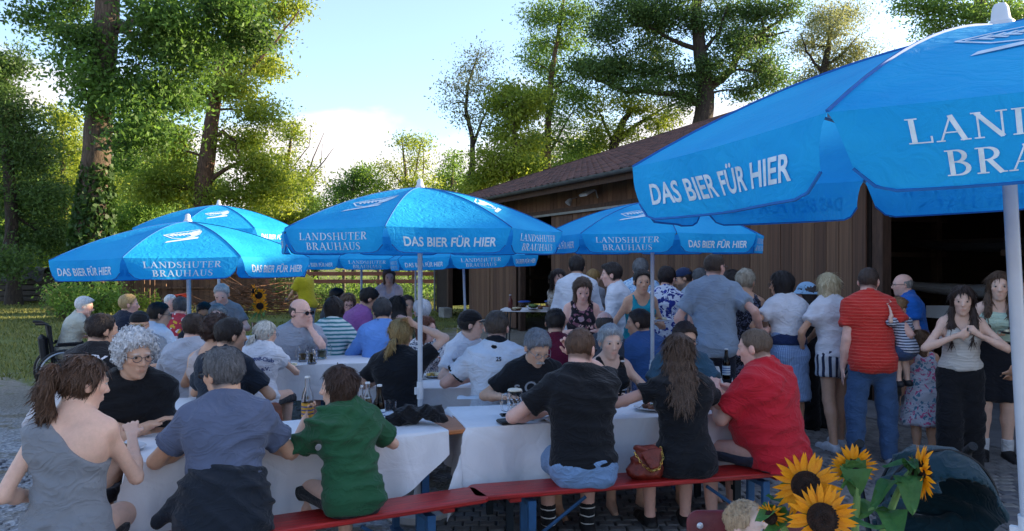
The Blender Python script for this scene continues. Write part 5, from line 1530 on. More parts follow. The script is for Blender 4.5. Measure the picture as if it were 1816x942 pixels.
    if shoes:
        for s in (-1, 1):
            ha, kn, an, toe, heel = feet[s]
            P_ = [cone(heel + np.array([0, -.005, .004]), toe + np.array([0, .02, .004]), .041 * u, .036 * u, .02, clips=[((0, 0, .004), (0, 0, -1))]), cone(an + np.array([0, 0, -.01]), (an + toe) / 2, .046 * u, .040 * u, .02, clips=[(an + np.array([0, 0, .012]), (0, -.25, 1)), ((0, 0, .004), (0, 0, -1))])]
            V, Q = field_mesh('shoe', P_, .004, h, h); so_ = link_obj('shoe', mesh_np('shoe', V, Q), mat('shoe ' + shoes[0], shoes[0], .6, .15, 14, .2, 60), obj)
            if len(shoes) > 1 and shoes[1]:
                P_ = [econe(heel + np.array([0, -.008, 0]), toe + np.array([0, .024, 0]), (1, 0, 0), (.044 * u, .044 * u), (.042 * u, .042 * u), .02, clips=[((0, 0, .026), (0, 0, 1)), ((0, 0, .002), (0, 0, -1))])]
                V, Q = field_mesh('sole', P_, .006, h, h); link_obj('sole', mesh_np('sole', V, Q), mat('sole ' + shoes[1], shoes[1], .6, .1, 14), so_)
            if len(shoes) > 2 and shoes[2]:
                P_ = [cone(an + np.array([0, 0, -.03]), an + (kn - an) * .32, .040 * u, .044 * u, .01, clips=[(an + (kn - an) * .30, unit(kn - an))])]
                V, Q = field_mesh('sock', P_, .005, h, h); link_obj('sock', mesh_np('sock', V, Q), cloth_mat('thin' if len(shoes) > 3 else 'plain', shoes[2], shoes[3] if len(shoes) > 3 else None, None, 20.0), obj)
    obj['u'] = float(u); obj['zt'] = float(zt)
    global LAST
    LAST = dict(S=S, u=u, root=root, psi=psi, feet=feet, armU=armU, sh=sh, h=h, dist=dist, obj=obj, dp=dp, hw=hw, q=q)
    return obj
def to_world(o, p):
    a = o.rotation_euler.z
    return Vector((o.location.x + p[0] * math.cos(a) - p[1] * math.sin(a), o.location.y + p[0] * math.sin(a) + p[1] * math.cos(a), o.location.z + p[2]))
def child_by(o, name):
    for c in o.children:
        if c.name.split('.')[0] == name: return c
def print_on(target, V2, F2, origin, u_dir, v_dir, ray, m, name='lettering', scale=1.0, lift=.003, sub=0):
    """lay flat lettering on a garment: every outline point is carried along the ray to the cloth (target-local coordinates)"""
    me = target.data
    bvh = BVHTree.FromPolygons([v.co[:] for v in me.vertices], [tuple(p.vertices) for p in me.polygons])
    u_dir, v_dir, ray = Vector(u_dir).normalized(), Vector(v_dir).normalized(), Vector(ray).normalized()
    out = []; last = None
    for x, y in np.asarray(V2)[:, :2]:
        p = Vector(origin) + u_dir * (x * scale) + v_dir * (y * scale)
        hit = bvh.ray_cast(p - ray * .5, ray, 1.0)
        last = hit[0] - ray * lift if hit[0] is not None else (last or p)
        out.append(last)
    b = MB(); b.add(out, F2)
    return b.obj(name, m, target)
# ================================================================ PARASOLS
blue_m, t_, b_ = new_mat('parasol cloth')
nt_out = [n for n in t_.nodes if n.type == 'OUTPUT_MATERIAL'][0]
tc_ = node(t_, 'ShaderNodeTexCoord')
nz_ = node(t_, 'ShaderNodeTexNoise', i_Scale=3.0, i_Detail=6.0, i_Roughness=.6); link(t_, tc_.outputs['Object'], nz_.inputs['Vector'])
rp_ = node(t_, 'ShaderNodeValToRGB'); rp_.color_ramp.elements[0].position = .3; rp_.color_ramp.elements[0].color = rgba('#10a6e6'); rp_.color_ramp.elements[1].position = .72; rp_.color_ramp.elements[1].color = rgba('#2cc4f8')
link(t_, nz_.outputs['Fac'], rp_.inputs[0]); link(t_, rp_.outputs[0], b_.inputs['Base Color'])
b_.inputs['Roughness'].default_value = .75; b_.inputs['Specular IOR Level'].default_value = .25
n2_ = node(t_, 'ShaderNodeTexNoise', i_Scale=14.0, i_Detail=4.0, i_Distortion=2.0); link(t_, tc_.outputs['Object'], n2_.inputs['Vector'])
n3_ = node(t_, 'ShaderNodeTexNoise', i_Scale=500.0, i_Detail=1.0); link(t_, tc_.outputs['Object'], n3_.inputs['Vector'])
ma_ = node(t_, 'ShaderNodeMath', operation='MULTIPLY_ADD'); link(t_, n3_.outputs['Fac'], ma_.inputs[0]); ma_.inputs[1].default_value = .06; link(t_, n2_.outputs['Fac'], ma_.inputs[2])
bp_ = node(t_, 'ShaderNodeBump', i_Strength=.38, i_Distance=.03); link(t_, ma_.outputs[0], bp_.inputs['Height']); link(t_, bp_.outputs[0], b_.inputs['Normal'])
tl_ = node(t_, 'ShaderNodeBsdfTranslucent'); tl_.inputs['Color'].default_value = rgba('#2f9bea')
mx_ = node(t_, 'ShaderNodeMixShader', i_Fac=.40); link(t_, b_.outputs[0], mx_.inputs[1]); link(t_, tl_.outputs[0], mx_.inputs[2]); link(t_, mx_.outputs[0], nt_out.inputs[0])
print_m = mat('white print', '#c9dbe6', .7, .12, 30)
hem_m = mat('parasol hem', '#0b5fa8', .8, .1, 20)
pole_m = mat('pole white', '#b9c0c8', .4, .08, 4, metal=.1)
rib_m = mat('rib grey', '#8b9299', .45, .08, 6, metal=.4)
plast_m = mat('white plastic', '#d7dadd', .45, .06, 6)

def stroke(pts, w):
    """one pen stroke with changing width -> quads"""
    pts = [Vector((p[0], p[1], 0)) for p in pts]; V, Fc = [], []
    if not hasattr(w, '__len__'): w = [w] * len(pts)
    for i, p in enumerate(pts):
        tg = (pts[min(i + 1, len(pts) - 1)] - pts[max(i - 1, 0)]).normalized(); n_ = Vector((-tg.y, tg.x, 0))
        V += [p + n_ * w[i] / 2, p - n_ * w[i] / 2]
    for i in range(len(pts) - 1): Fc.append((2 * i, 2 * i + 1, 2 * i + 3, 2 * i + 2))
    return V, Fc
TK, TN = .135, .05
def arc(cx, cy, rx, ry, a0, a1, n=10): return [(cx + rx * math.cos(R(a0 + (a1 - a0) * i / n)), cy + ry * math.sin(R(a0 + (a1 - a0) * i / n))) for i in range(n + 1)]
def stem(x, y0=0, y1=1, w=TK): return ([(x, y0), (x, y1)], w)
def serif(x, y, w=.30): return ([(x - w / 2, y), (x + w / 2, y)], TN)
def arcw(n=10, a=TN, b=TK): return [a + (b - a) * math.sin(math.pi * i / n) for i in range(n + 1)]
o_ = TN / 2
SER = {
 'L': (.66, [stem(.17), serif(.17, 1 - o_), ([(.02, o_), (.60, o_)], TN), ([(.60, 0), (.60, .26)], TN)]),
 'A': (.80, [([(.10, 0), (.40, 1)], TN), ([(.38, 1), (.68, 0)], TK), ([(.20, .34), (.58, .34)], TN), serif(.09, o_, .22), serif(.69, o_, .26)]),
 'N': (.84, [stem(.15, w=TN), ([(.13, .97), (.70, .02)], TK), stem(.70, w=TN), serif(.12, 1 - o_, .24), serif(.15, o_, .24), serif(.70, 1 - o_, .26)]),
 'D': (.82, [stem(.17), serif(.13, 1 - o_, .22), serif(.13, o_, .22), (arc(.30, .5, .42, .475, -90, 90, 14), arcw(14)), ([(.15, o_), (.32, o_)], TN), ([(.15, 1 - o_), (.32, 1 - o_)], TN)]),
 'S': (.58, [([(.48, .76), (.44, .90), (.30, .975), (.15, .91), (.09, .76), (.17, .60), (.32, .50), (.45, .38), (.48, .22), (.40, .07), (.26, .02), (.12, .09), (.07, .25)], [TN, TN, TN, .08, TK * .9, TK, TK * 1.15, TK, TK * .9, .08, TN, TN, TN])]),
 'H': (.88, [stem(.17), stem(.70), ([(.17, .5), (.70, .5)], TN), serif(.17, 1 - o_), serif(.17, o_), serif(.70, 1 - o_), serif(.70, o_)]),
 'U': (.82, [stem(.17, .3, 1), serif(.17, 1 - o_), serif(.66, 1 - o_, .24), ([(.17, .32), (.20, .14), (.30, .04), (.42, .02), (.54, .05), (.63, .16), (.66, .32), (.66, 1)], [TK, TK * .9, .08, TN, TN, TN, TN, TN])]),
 'T': (.70, [stem(.34), ([(.02, 1 - o_), (.66, 1 - o_)], TN), ([(.03, .76), (.03, 1)], TN), ([(.65, .76), (.65, 1)], TN), serif(.34, o_)]),
 'E': (.66, [stem(.17), ([(.02, o_), (.58, o_)], TN), ([(.02, 1 - o_), (.56, 1 - o_)], TN), ([(.17, .52), (.44, .52)], TN), ([(.58, 0), (.58, .25)], TN), ([(.55, .77), (.55, 1)], TN), ([(.44, .41), (.44, .63)], TN)]),
 'R': (.76, [stem(.17), serif(.13, 1 - o_, .22), serif(.17, o_), (arc(.30, .745, .24, .23, -90, 90, 10), arcw()), ([(.15, 1 - o_), (.31, 1 - o_)], TN), ([(.17, .515), (.31, .515)], TN), ([(.34, .52), (.64, 0)], TK), serif(.68, o_, .18)]),
 'B': (.70, [stem(.17), serif(.13, 1 - o_, .22), serif(.13, o_, .22), (arc(.30, .755, .21, .22, -90, 90, 10), arcw()), (arc(.31, .275, .27, .25, -90, 90, 10), arcw()), ([(.15, 1 - o_), (.31, 1 - o_)], TN), ([(.17, .53), (.31, .53)], TN), ([(.15, o_), (.31, o_)], TN)]),
}
def serif_word(w, sp=.06):
    V, Fc, x = [], [], 0.0
    for ch in w:
        adv, st_ = SER[ch]
        for pts, wd in st_:
            v, f = stroke(pts, wd); o = len(V)
            V += [(p.x + x, p.y) for p in v]; Fc += [tuple(i + o for i in q) for q in f]
        x += adv + sp
    return [(a - x / 2, b) for a, b in V], Fc, x
def build_parasol(label, Rd=1.0, rise=.315, val=.150, pole_h=2.5):
    root = thing('parasol', label, 'parasol', (0, 0, 0), 0, 'blue beer parasols')
    hub = pole_h
    def ribp(k, t):
        a = 2 * math.pi * k / 8
        return Vector((Rd * t * math.cos(a), Rd * t * math.sin(a), hub - rise * (.32 * t + .68 * t ** 2.0)))
    def top_pt(k, u, t):
        p = ribp(k, t).lerp(ribp(k + 1, t), u); p.z -= .022 * 4 * u * (1 - u) * t * Rd * (1 - .7 * t ** 6)
        return p
    mid_n = lambda k: Vector((math.cos(2 * math.pi * (k + .5) / 8), math.sin(2 * math.pi * (k + .5) / 8), 0))
    def val_pt(k, u, v):
        hq = val * (1 - .30 * max(0, (abs(2 * u - 1) - .80) / .20) ** 2.2)
        uu = .5 + (u - .5) * (.985 - .085 * v)
        p = top_pt(k, uu, 1.0); p.z -= hq * v
        p += mid_n(k) * ((.016 * math.sin(2.1 * k + 5.5 * u) + .012 * math.sin(9 * u + k)) * v - .035 * v * v * val / .17 + .01 * v)
        return p
    def surf(k, u, s):            # s in [-1,0] valance (bottom..rim), [0,1] towards the apex
        return val_pt(k, u, -s) if s < 0 else top_pt(k, u, 1 - s)
    words1 = [serif_word('LANDSHUTER'), serif_word('BRAUHAUS')]
    tx = text_mesh('DAS BIER FÜR HIER', 1.0, .022)
    tw_ = tx[0][:, 0].max() - tx[0][:, 0].min()
    side = 2 * Rd * math.sin(math.pi / 8)
    for k in range(8):
        NU, NT, NV = 14, 12, 5
        V, Fc = [], []
        for j in range(NT + 1):
            for i in range(NU + 1): V.append(top_pt(k, i / NU, max(.012, j / NT)))
        for j in range(1, NV + 1):
            for i in range(NU + 1): V.append(val_pt(k, i / NU, j / NV))
        rows = NT + NV + 1
        for j in range(rows - 1):
            for i in range(NU): Fc.append((j * (NU + 1) + i, (j + 1) * (NU + 1) + i, (j + 1) * (NU + 1) + i + 1, j * (NU + 1) + i + 1))
        pn_ = MB().add(V, Fc).obj('panel', blue_m, root, True)
        for p_ in pn_.data.polygons: p_.use_smooth = True
        # stitched hem along the lower edge
        hb = MB(); hb.tube([val_pt(k, i / 20, .985) for i in range(21)], .0035, 4); hb.tube([ribp(k, t) + Vector((0, 0, .002)) for t in np.linspace(.03, 1, 12)], .004, 4); hb.obj('hem', hem_m, pn_, True)
        def lay(V2, F2, u0, s0, sc_, name, ssc):
            out = []
            for x, y in V2:
                u = u0 + x * sc_ / side; s = s0 + y * ssc
                p = surf(k, u, s); e = .01
                du = surf(k, u + e, s) - p; dv = surf(k, u, s + e) - p if (s < -.02 or s >= 0) else p - surf(k, u, s - e)
                n_ = du.cross(dv).normalized()
                out.append(p + n_ * .0022)
            b = MB(); b.add(out, F2); return b.obj(name, print_m, pn_)
        if k % 2 == 0:
            h1 = .34
            sc1 = side * .70 / words1[0][2]
            lay(words1[0][0], words1[0][1], .5, -.46, sc1, 'lettering', .29)
            lay(words1[1][0], words1[1][1], .5, -.85, side * .56 / words1[1][2], 'lettering', .29)
            # emblem: slanted glass outline with an ear of barley
            LV, LF = [], []
            def poly(pts):
                o = len(LV); LV.extend(pts); LF.append(tuple(range(o, o + len(pts))))
            def band(pts, w):
                v, f = stroke(pts, w); o = len(LV); LV.extend([(p.x, p.y) for p in v]); LF.extend([tuple(i + o for i in q) for q in f])
            band([(-1.0, .05), (-.55, .38), (.15, .62), (.95, .86), (.92, .55), (.72, .22), (.35, -.10), (-.10, -.28), (-.55, -.22), (-1.0, .05)], .055)
            band([(-.88, .06), (-.3, .16), (.25, .34)], .05)
            for q_ in range(6):
                x0 = -.72 + q_ * .17; y0 = .085 + q_ * .042
                band([(x0, y0), (x0 + .17, y0 + .17)], .07); band([(x0 + .02, y0), (x0 + .20, y0 - .11)], .07)
            poly([(.22, .30), (.40, .56), (.90, .76), (.86, .52), (.66, .22), (.34, -.04), (-.02, -.18), (.30, .06)])
            poly([(-.72, -.72), (.55, -.26), (.62, -.08), (-.66, -.56)])
            lay([(x * .25 * side / .765, y) for x, y in LV], LF, .5, .40, 1.0, 'emblem', .20)
        else:
            lay([(v[0], v[1]) for v in tx[0]], tx[1], .5, -.72, side * .78 / tw_, 'lettering', .50)
    for k in range(8):
        b = MB(); b.tube([ribp(k, .02) - Vector((0, 0, .012)), ribp(k, .5) - Vector((0, 0, .014)), ribp(k, .99) - Vector((0, 0, .010))], .006, 5)
        b.tube([ribp(k, .55) - Vector((0, 0, .014)), Vector((0, 0, hub - rise * 1.25))], .005, 5)
        b.obj('rib', rib_m, root, True)
    b = MB(); b.tube([(0, 0, .06), (0, 0, hub + .0)], .0175, 12); b.obj('pole', pole_m, root, True)
    b = MB(); b.tube([(0, 0, .9), (0, 0, 1.02)], .023, 12); b.box((.028, 0, .96), (.03, .014, .05)); b.obj('joint', plast_m, root, True)
    b = MB(); b.lathe([(.034, hub - .02), (.032, hub + .012), (.024, hub + .02), (.02, hub + .05), (.014, hub + .062), (.001, hub + .066)], 14); b.obj('finial', plast_m, root, True)
    b = MB(); b.tube([(0, 0, hub - rise * 1.32), (0, 0, hub - rise * 1.2)], .03, 10); b.obj('hub', plast_m, root, True)
    b = MB(); b.lathe([(.23, 0), (.245, .02), (.24, .06), (.20, .085), (.05, .10), (.03, .30), (.022, .31)], 24); b.obj('base', mat('base plastic', '#b9bcc0', .5, .1, 8), root, True)
    return root
# centre px, distance, scale, bearing of a panel from the line of sight (which panel: 1 slogan, 0 name), tilt, label, apex row in the photograph
PAR = [
 (745, 5.41, 1.0, 11, 1, (0, 0), 'blue parasol in the middle with its white pole at the end of the foreground table', 333),
 (1855, 2.33, 1.13, None, 1, (0, -3.1), 'large near blue parasol reaching in over the two girls', 46),
 (1157, 6.6, .96, -12, 0, (0, 0), 'blue parasol in front of the boathouse doors over the standing crowd', 357),
 (338, 8.5, 1.36, -2, 0, (-1, -1.2), 'wide low blue parasol over the tables near the man in the wheelchair', 393),
 (388, 11.0, 1.16, 0, 0, (0, 0), 'blue parasol half hidden behind the wide low one', 364),
 (641, 11.4, 1.0, 5, 0, (0, 0), 'far blue parasol whose pole stands by the red rail fence', 421),
 (737, 14.0, 1.0, 20, 1, (0, 0), 'most distant blue parasol beyond the woman in the pale blouse', 427),
 (830, 10.2, 1.0, 14, 0, (0, -2), 'far blue parasol beside the dark post of the boathouse bay', 413),
]
proto = build_parasol(PAR[0][6])
z0 = {c.name: c.location.z for c in proto.children}
for i, (px, d, sc_, phi, kk, tilt, lab, arow) in enumerate(PAR):
    o = proto if i == 0 else dup(proto, label=lab)
    zt = zof(arow, d)
    o.location = (at(px, d), d, 0)
    beta = math.degrees(math.atan2(-d, -at(px, d)))
    rz = 131 if phi is None else beta + phi - 22.5 - 45 * kk
    o.rotation_euler = (0, 0, R(rz))
    if tilt != (0, 0):
        o.rotation_euler = (Matrix.Rotation(R(tilt[0]), 3, 'X') @ Matrix.Rotation(R(tilt[1]), 3, 'Y') @ Matrix.Rotation(R(rz), 3, 'Z')).to_euler()
    o.scale = (sc_,) * 3
    dz = zt / sc_ - 2.5                       # the canopy slides up or down its pole
    for c in o.children:
        nm = c.name.split('.')[0]
        if nm == 'pole':
            c.scale = (1, 1, (2.44 + dz) / 2.44); c.location.z = .06 - .06 * c.scale[2]
        elif nm == 'base': pass
        elif nm == 'joint': c.location.z = dz * .4
        else: c.location.z = dz
# ================================================================ TABLES, BENCHES, CLOTHS
red_m = mat('bench red', '#b3231f', .38, .26, 9, .2, 40, stretch=(.5, 4, 4), col2='#7c1a18')
org_m = mat('beer table varnish', '#a9683a', .4, .18, 4, .15, 20, stretch=(.5, 6, 6))
org2_m = mat('backrest varnish', '#80432a', .42, .2, 4, .15, 20, stretch=(.5, 6, 6))
leg_m = mat('steel leg blue', '#2f5c86', .5, .15, 6, metal=.2)
leg_d = mat('steel leg dark', '#1d2b35', .5, .15, 6, metal=.2)
cloth_w, ct_, cb_ = new_mat('table linen')
cb_.inputs['Roughness'].default_value = .85; cb_.inputs['Specular IOR Level'].default_value = .2
ctc = node(ct_, 'ShaderNodeTexCoord'); cn1 = node(ct_, 'ShaderNodeTexNoise', i_Scale=4.0, i_Detail=8.0, i_Distortion=1.2, i_Roughness=.55); link(ct_, ctc.outputs['Object'], cn1.inputs['Vector'])
crp = node(ct_, 'ShaderNodeValToRGB'); crp.color_ramp.elements[0].color = rgba('#d2d2d6'); crp.color_ramp.elements[1].color = rgba('#eaeaec'); link(ct_, cn1.outputs['Fac'], crp.inputs[0]); link(ct_, crp.outputs[0], cb_.inputs['Base Color'])
cwv = node(ct_, 'ShaderNodeTexVoronoi', i_Scale=3.2, feature='DISTANCE_TO_EDGE'); link(ct_, ctc.outputs['Object'], cwv.inputs['Vector'])
cmr = node(ct_, 'ShaderNodeMapRange'); cmr.inputs['From Max'].default_value = .05; link(ct_, cwv.outputs['Distance'], cmr.inputs['Value'])
cma = node(ct_, 'ShaderNodeMath', operation='MULTIPLY_ADD'); link(ct_, cmr.outputs[0], cma.inputs[0]); cma.inputs[1].default_value = .10; link(ct_, cn1.outputs['Fac'], cma.inputs[2])
cbp = node(ct_, 'ShaderNodeBump', i_Strength=.5, i_Distance=.03); link(ct_, cma.outputs[0], cbp.inputs['Height']); link(ct_, cbp.outputs[0], cb_.inputs['Normal'])
def frame_of(P, u): return P, math.atan2(u[1], u[0])
def plank_mesh(name, L, Wd, th, r=.045):
    """long board with rounded corners and softened edges"""
    out = []
    for (sx, sy) in ((1, -1), (1, 1), (-1, 1), (-1, -1)):
        a0 = {(1, -1): -90, (1, 1): 0, (-1, 1): 90, (-1, -1): 180}[(sx, sy)]
        for k in range(6):
            a = R(a0 + 90 * k / 5); out.append((sx * (L / 2 - r) + r * math.cos(a), sy * (Wd / 2 - r) + r * math.sin(a)))
    n_ = len(out); V, Fc = [], []
    for z, s_ in ((-th, .006), (-th + .006, 0), (-.006, 0), (0, .006)):
        V += [(x - math.copysign(s_, x), y - math.copysign(s_, y), z) for x, y in out]
    for j in range(3):
        for k in range(n_): Fc.append((j * n_ + k, j * n_ + (k + 1) % n_, (j + 1) * n_ + (k + 1) % n_, (j + 1) * n_ + k))
    Fc.append(tuple(range(n_ - 1, -1, -1))); Fc.append(tuple(3 * n_ + k for k in range(n_)))
    return MB().add(V, Fc)
def leg_set(parent, x, wd, hgt, m, inward):
    b = MB()
    for s in (-1, 1):
        b.box((x, s * (wd / 2 - .035), hgt / 2), (.045, .028, hgt))
    b.box((x, 0, hgt * .33), (.03, wd - .07, .03)); b.box((x, 0, hgt - .02), (.05, wd - .05, .028)); b.box((x, 0, .012), (.05, wd + .02, .024))
    b.obj('leg_frame', m, parent)
    b = MB(); b.tube([(x, 0, hgt * .33), (x + inward * .36, 0, hgt - .03)], .011, 6); b.obj('brace', m, parent)
def bench(label, c, ang, m=red_m, L=2.2, back=None, lm=leg_m, h=.48, z=0.0):
    t_ = thing('bench', label, 'bench', (c[0], c[1], z), ang, 'beer benches')
    o = plank_mesh('seat', L, .25, .028).obj('seat', m, t_, True); o.location.z = h
    for s in (-1, 1):
        b = MB(); b.box((s * max(.06, L / 2 - .24), 0, h - .043), (.07, .20, .03), bev=.004); b.obj('batten', m, t_)
        leg_set(t_, s * max(.14, L / 2 - .34), .24, h - .058, lm, -s)
    if back is not None:
        o = plank_mesh('backrest', L, .20, .024).obj('backrest', org2_m, t_, True); o.rotation_euler.x = R(90 + 8 * back); o.location = (0, -back * .17, h + .25)
        for s in (-1, 1):
            b = MB(); b.tube([(s * min(.62, L * .36), -back * .10, h - .03), (s * min(.62, L * .36), -back * .175, h + .34)], .014, 6); b.obj('back_bracket', lm, t_)
    return t_
def table(label, c, ang, L=2.2, Wd=.70, h=.775, lm=leg_m):
    t_ = thing('beer_table', label, 'table', (c[0], c[1], 0), ang, 'long beer tables')
    o = plank_mesh('table_top', L, Wd, .028, .06).obj('table_top', org_m, t_, True); o.location.z = h
    for s in (-1, 1): leg_set(t_, s * max(.2, L / 2 - .30), Wd - .08, h - .03, lm, -s)
    return t_
def tablecloth(label, c, ang, L=2.2, Wd=.70, z=.777, front=.42, back=.30, left=.25, right=.25, x0=None, x1=None, seed=0, fdrop=None):
    """linen over a table: lies flat, breaks over each edge and hangs in soft folds; fdrop(x) trims the front hang"""
    r = np.random.default_rng(seed)
    xa, xb = (-L / 2 if x0 is None else x0), (L / 2 if x1 is None else x1)
    nx, ny = 66, 36
    fr_max = front
    X = np.linspace(xa - left, xb + right, nx); Y = np.linspace(-Wd / 2 - front, Wd / 2 + back, ny)
    ph = r.uniform(0, 6.28, 8)
    V = []
    for x in X:
        for y in Y:
            ox = max(0, xa - x, x - xb); oy = max(0, -Wd / 2 - y, y - Wd / 2); sy = -1 if y < 0 else 1; sx = -1 if x < 0 else 1
            if fdrop is not None and y < -Wd / 2: oy *= fdrop(x)
            cx_, cy_ = min(max(x, xa), xb), min(max(y, -Wd / 2), Wd / 2)
            drop = max(ox, oy) + .35 * min(ox, oy)
            k = min(1, drop / .35)
            wx = .020 * math.sin(x * 13 + ph[0]) + .014 * math.sin(x * 27 + ph[1] + y) + .016 * math.sin(x * 5 + ph[2])
            wy = .018 * math.sin(y * 15 + ph[3]) + .012 * math.sin(y * 29 + ph[4])
            nxp = cx_ + (sx * (.008 + (.028 + wy) * k + .03 * min(ox, oy)) if ox > 0 else 0)
            nyp = cy_ + (sy * (.008 + (.030 + wx) * k + .03 * min(ox, oy)) if oy > 0 else 0)
            if ox > 0 and oy > 0: nxp += sx * .25 * min(ox, oy); nyp += sy * .25 * min(ox, oy)
            zz = z + .004 + (.0025 * math.sin(x * 9 + ph[5]) * math.sin(y * 7 + ph[6]) if drop == 0 else 0) - max(0, drop - .006)
            V.append((nxp, nyp, max(.02, zz)))
    Fc = [(i * ny + j, (i + 1) * ny + j, (i + 1) * ny + j + 1, i * ny + j + 1) for i in range(nx - 1) for j in range(ny - 1)]
    o = MB().add(V, Fc).obj('tablecloth', cloth_w, None, True)
    for p_ in o.data.polygons: p_.use_smooth = True
    o.location = (c[0], c[1], 0); o.rotation_euler.z = ang
    return tag(o, label, 'tablecloth', 'white tablecloths')
BENCH1 = ((-1.163, 3.88), (.891, .454)); N1 = (-.454, .891); A1 = math.atan2(.454, .891)
BENCH2 = ((-.14, 4.43), (.967, .256)); N2 = (-.256, .967); A2 = math.atan2(.256, .967)
def on(b, n, t, k): return (b[0][0] + b[1][0] * t + n[0] * k, b[0][1] + b[1][1] * t + n[1] * k)
def off_line(b, n, k): return (on(b, n, 0, k), b[1])
def pt(b, n, t, k, z): q = on(b, n, t, k); return Vector((q[0], q[1], z))
bench('red beer bench under the boy in the green shirt', on(BENCH1, N1, .01, 0), A1)
bench('red beer bench under the man in the black shirt and denim shorts', on(BENCH2, N2, 1.0, 0), A2)
table('beer table in the foreground with one bare orange end showing', on(BENCH1, N1, .26, .655), A1, L=1.9)
def fd1(x): return .12 + .88 * min(1, max(0, (.87 - x) / .62)) ** .8
tablecloth('white cloth slipped askew on the foreground table behind the red bench', on(BENCH1, N1, .26, .655), A1, L=1.9, front=.46, back=.2, left=.16, right=-.10, x1=.87, seed=3, fdrop=fd1)
table('beer table by the man in the black shirt with beer mugs at its near end', on(BENCH2, N2, 1.02, .62), A2, lm=leg_d)
tablecloth('white cloth with a long hanging corner on the table with the beer mugs', on(BENCH2, N2, 1.02, .62), A2, front=.40, back=.3, left=.34, right=.3, seed=8)
bench('beer bench with brown backrest behind the foreground table', on(BENCH1, N1, -.34, 1.25), A1, org_m, L=1.2, back=-1)
bench('red beer bench under the man with the moustache', on(BENCH2, N2, 1.0, 1.24), A2)
table('beer table standing behind the brown backrest', on(BENCH1, N1, -.50, 1.86), A1, L=.75)
tablecloth('white cloth on the table behind the first brown backrest', on(BENCH1, N1, -.50, 1.86), A1, L=.75, front=.25, left=.12, right=.12, seed=11)
bench('beer bench with brown backrest behind the dark haired man in navy', on(BENCH1, N1, -.55, 3.05), A1, org_m, L=.95, back=1)
bench('dark bench under the woman with the blonde ponytail', on(BENCH1, N1, .18, 1.66), A1, org_m, L=.9)
def tbl(lab1, lab2, px, d, ang, L, seed, front=.35, Wd=.7):
    c = (at(px, d), d); table(lab1, c, R(ang), L, Wd); tablecloth(lab2, c, R(ang), L, Wd, front=front, seed=seed)
tbl('beer table with mugs beside the elderly woman in the club shirt', 'white cloth under the two mugs beside the club shirt', 545, 7.85, 12, 1.5, 21)
tbl('beer table in front of the man in the white polo shirt', 'white cloth hanging in front of the man in the white polo shirt', 850, 6.55, 4, 1.75, 22, .42)
tbl('beer table behind the cap wearing teenager', 'white cloth behind the teenager in the cap with a small bottle', 800, 8.6, 2, 1.3, 23)
tbl('far beer table with the vase of sunflowers', 'white cloth under the vase of sunflowers', 500, 10.2, 14, 2.2, 24)
tbl('far beer table in front of the man in the wheelchair', 'white cloth by the man in the wheelchair', 300, 9.5, 14, 1.5, 25)
tbl('beer table between the man in the dark printed shirt and the cap', 'white cloth in front of the man in the dark printed shirt', 275, 7.0, 14, 1.6, 26)
tbl('far beer table under the pole of the far parasol', 'white cloth of the table where the woman in purple leans', 660, 9.7, 6, 1.8, 27)
tbl('beer table between the man in maroon and the standing guests', 'white cloth beyond the man in the maroon shirt', 1075, 7.6, 8, 2.2, 28)
for px, d, ang, L, lab in ((215, 6.5, 14, 1.0, 'bench under the man in the dark printed shirt'), (260, 7.75, 14, 1.2, 'bench under the man with the gold trimmed cap'), (320, 9.9, 14, 1.4, 'bench under the woman in the red flowered blouse'), (560, 8.9, 10, 2.2, 'bench under the man with the sunglasses'), (400, 11.3, 10, 2.0, 'bench under the grey haired man at the far table'),
                           (650, 9.0, 6, 1.8, 'bench under the man in the light blue shirt'), (870, 6.1, 4, 1.0, 'bench under the man in the white polo shirt'), (765, 7.4, 4, .9, 'bench under the red haired woman'), (845, 7.05, 80, .9, 'short bench under the teenager in the cap'), (1060, 7.1, 8, 2.2, 'bench under the man in the maroon shirt'), (230, 10.4, 14, 1.0, 'bench under the blond woman in navy'), (680, 10.6, 6, 2.4, 'bench under the smiling woman in yellow'), (425, 5.95, 20, .9, 'short bench under the dark haired man in navy'), (390, 6.4, 16, 1.0, 'bench under the curly haired woman')):
    bench(lab, (at(px, d), d), R(ang), org_m, L=L)
# ================================================================ THE GUESTS
G1, G2, G3, GS = 'guests at the foreground table', 'guests at the table with the mugs', 'guests at the tables behind', 'guests standing by the boathouse'
def hnd(x, y, z, **k): return dict(p=(x, y, z), **k)
B1F = off_line(BENCH1, N1, 1.25); B2F = off_line(BENCH2, N2, 1.2)
BLK = '#14151a'
# ---- foreground table, near side
person('ponytail', 'woman in a loose grey one shoulder top with long brown ponytail at the near table', 148, 632, line=BENCH1, yaw=-8, hyaw=38, hpitch=10, sex='f', w=1.04, hair=('pony', '#553d2d'), skin='fair',
       top=dict(kind='racer1', col='#80848a', off=.02, fold=1.3), bottom=dict(kind='shorts', col='#15161a', len=.45), hands={'R': hnd(.15, .37, .92, pole=(.45, -.3, -1), n=(0, -.2, 1), curl=.9), 'L': hnd(-.19, .16, .70, pole=(-.25, -1, 0))}, group=G1, lean=6)
person('grey_tee', 'man in a blue grey t-shirt with a navy jacket round his waist', 395, 620, line=BENCH1, yaw=-15, hyaw=-62, hpitch=6, w=1.10, hair=('side', '#6b6a6c', '#38383a'), skin='tan', top=dict(col='#5d6780', off=.018, lift=.10, fold=1.2), bottom=dict(col='#1d222c'), hands={'L': hnd(-.16, .36, .84), 'R': hnd(.12, .40, .84)}, glasses=('thick', '#2a2628'), group=G1, lean=10)
gt_ = LAST
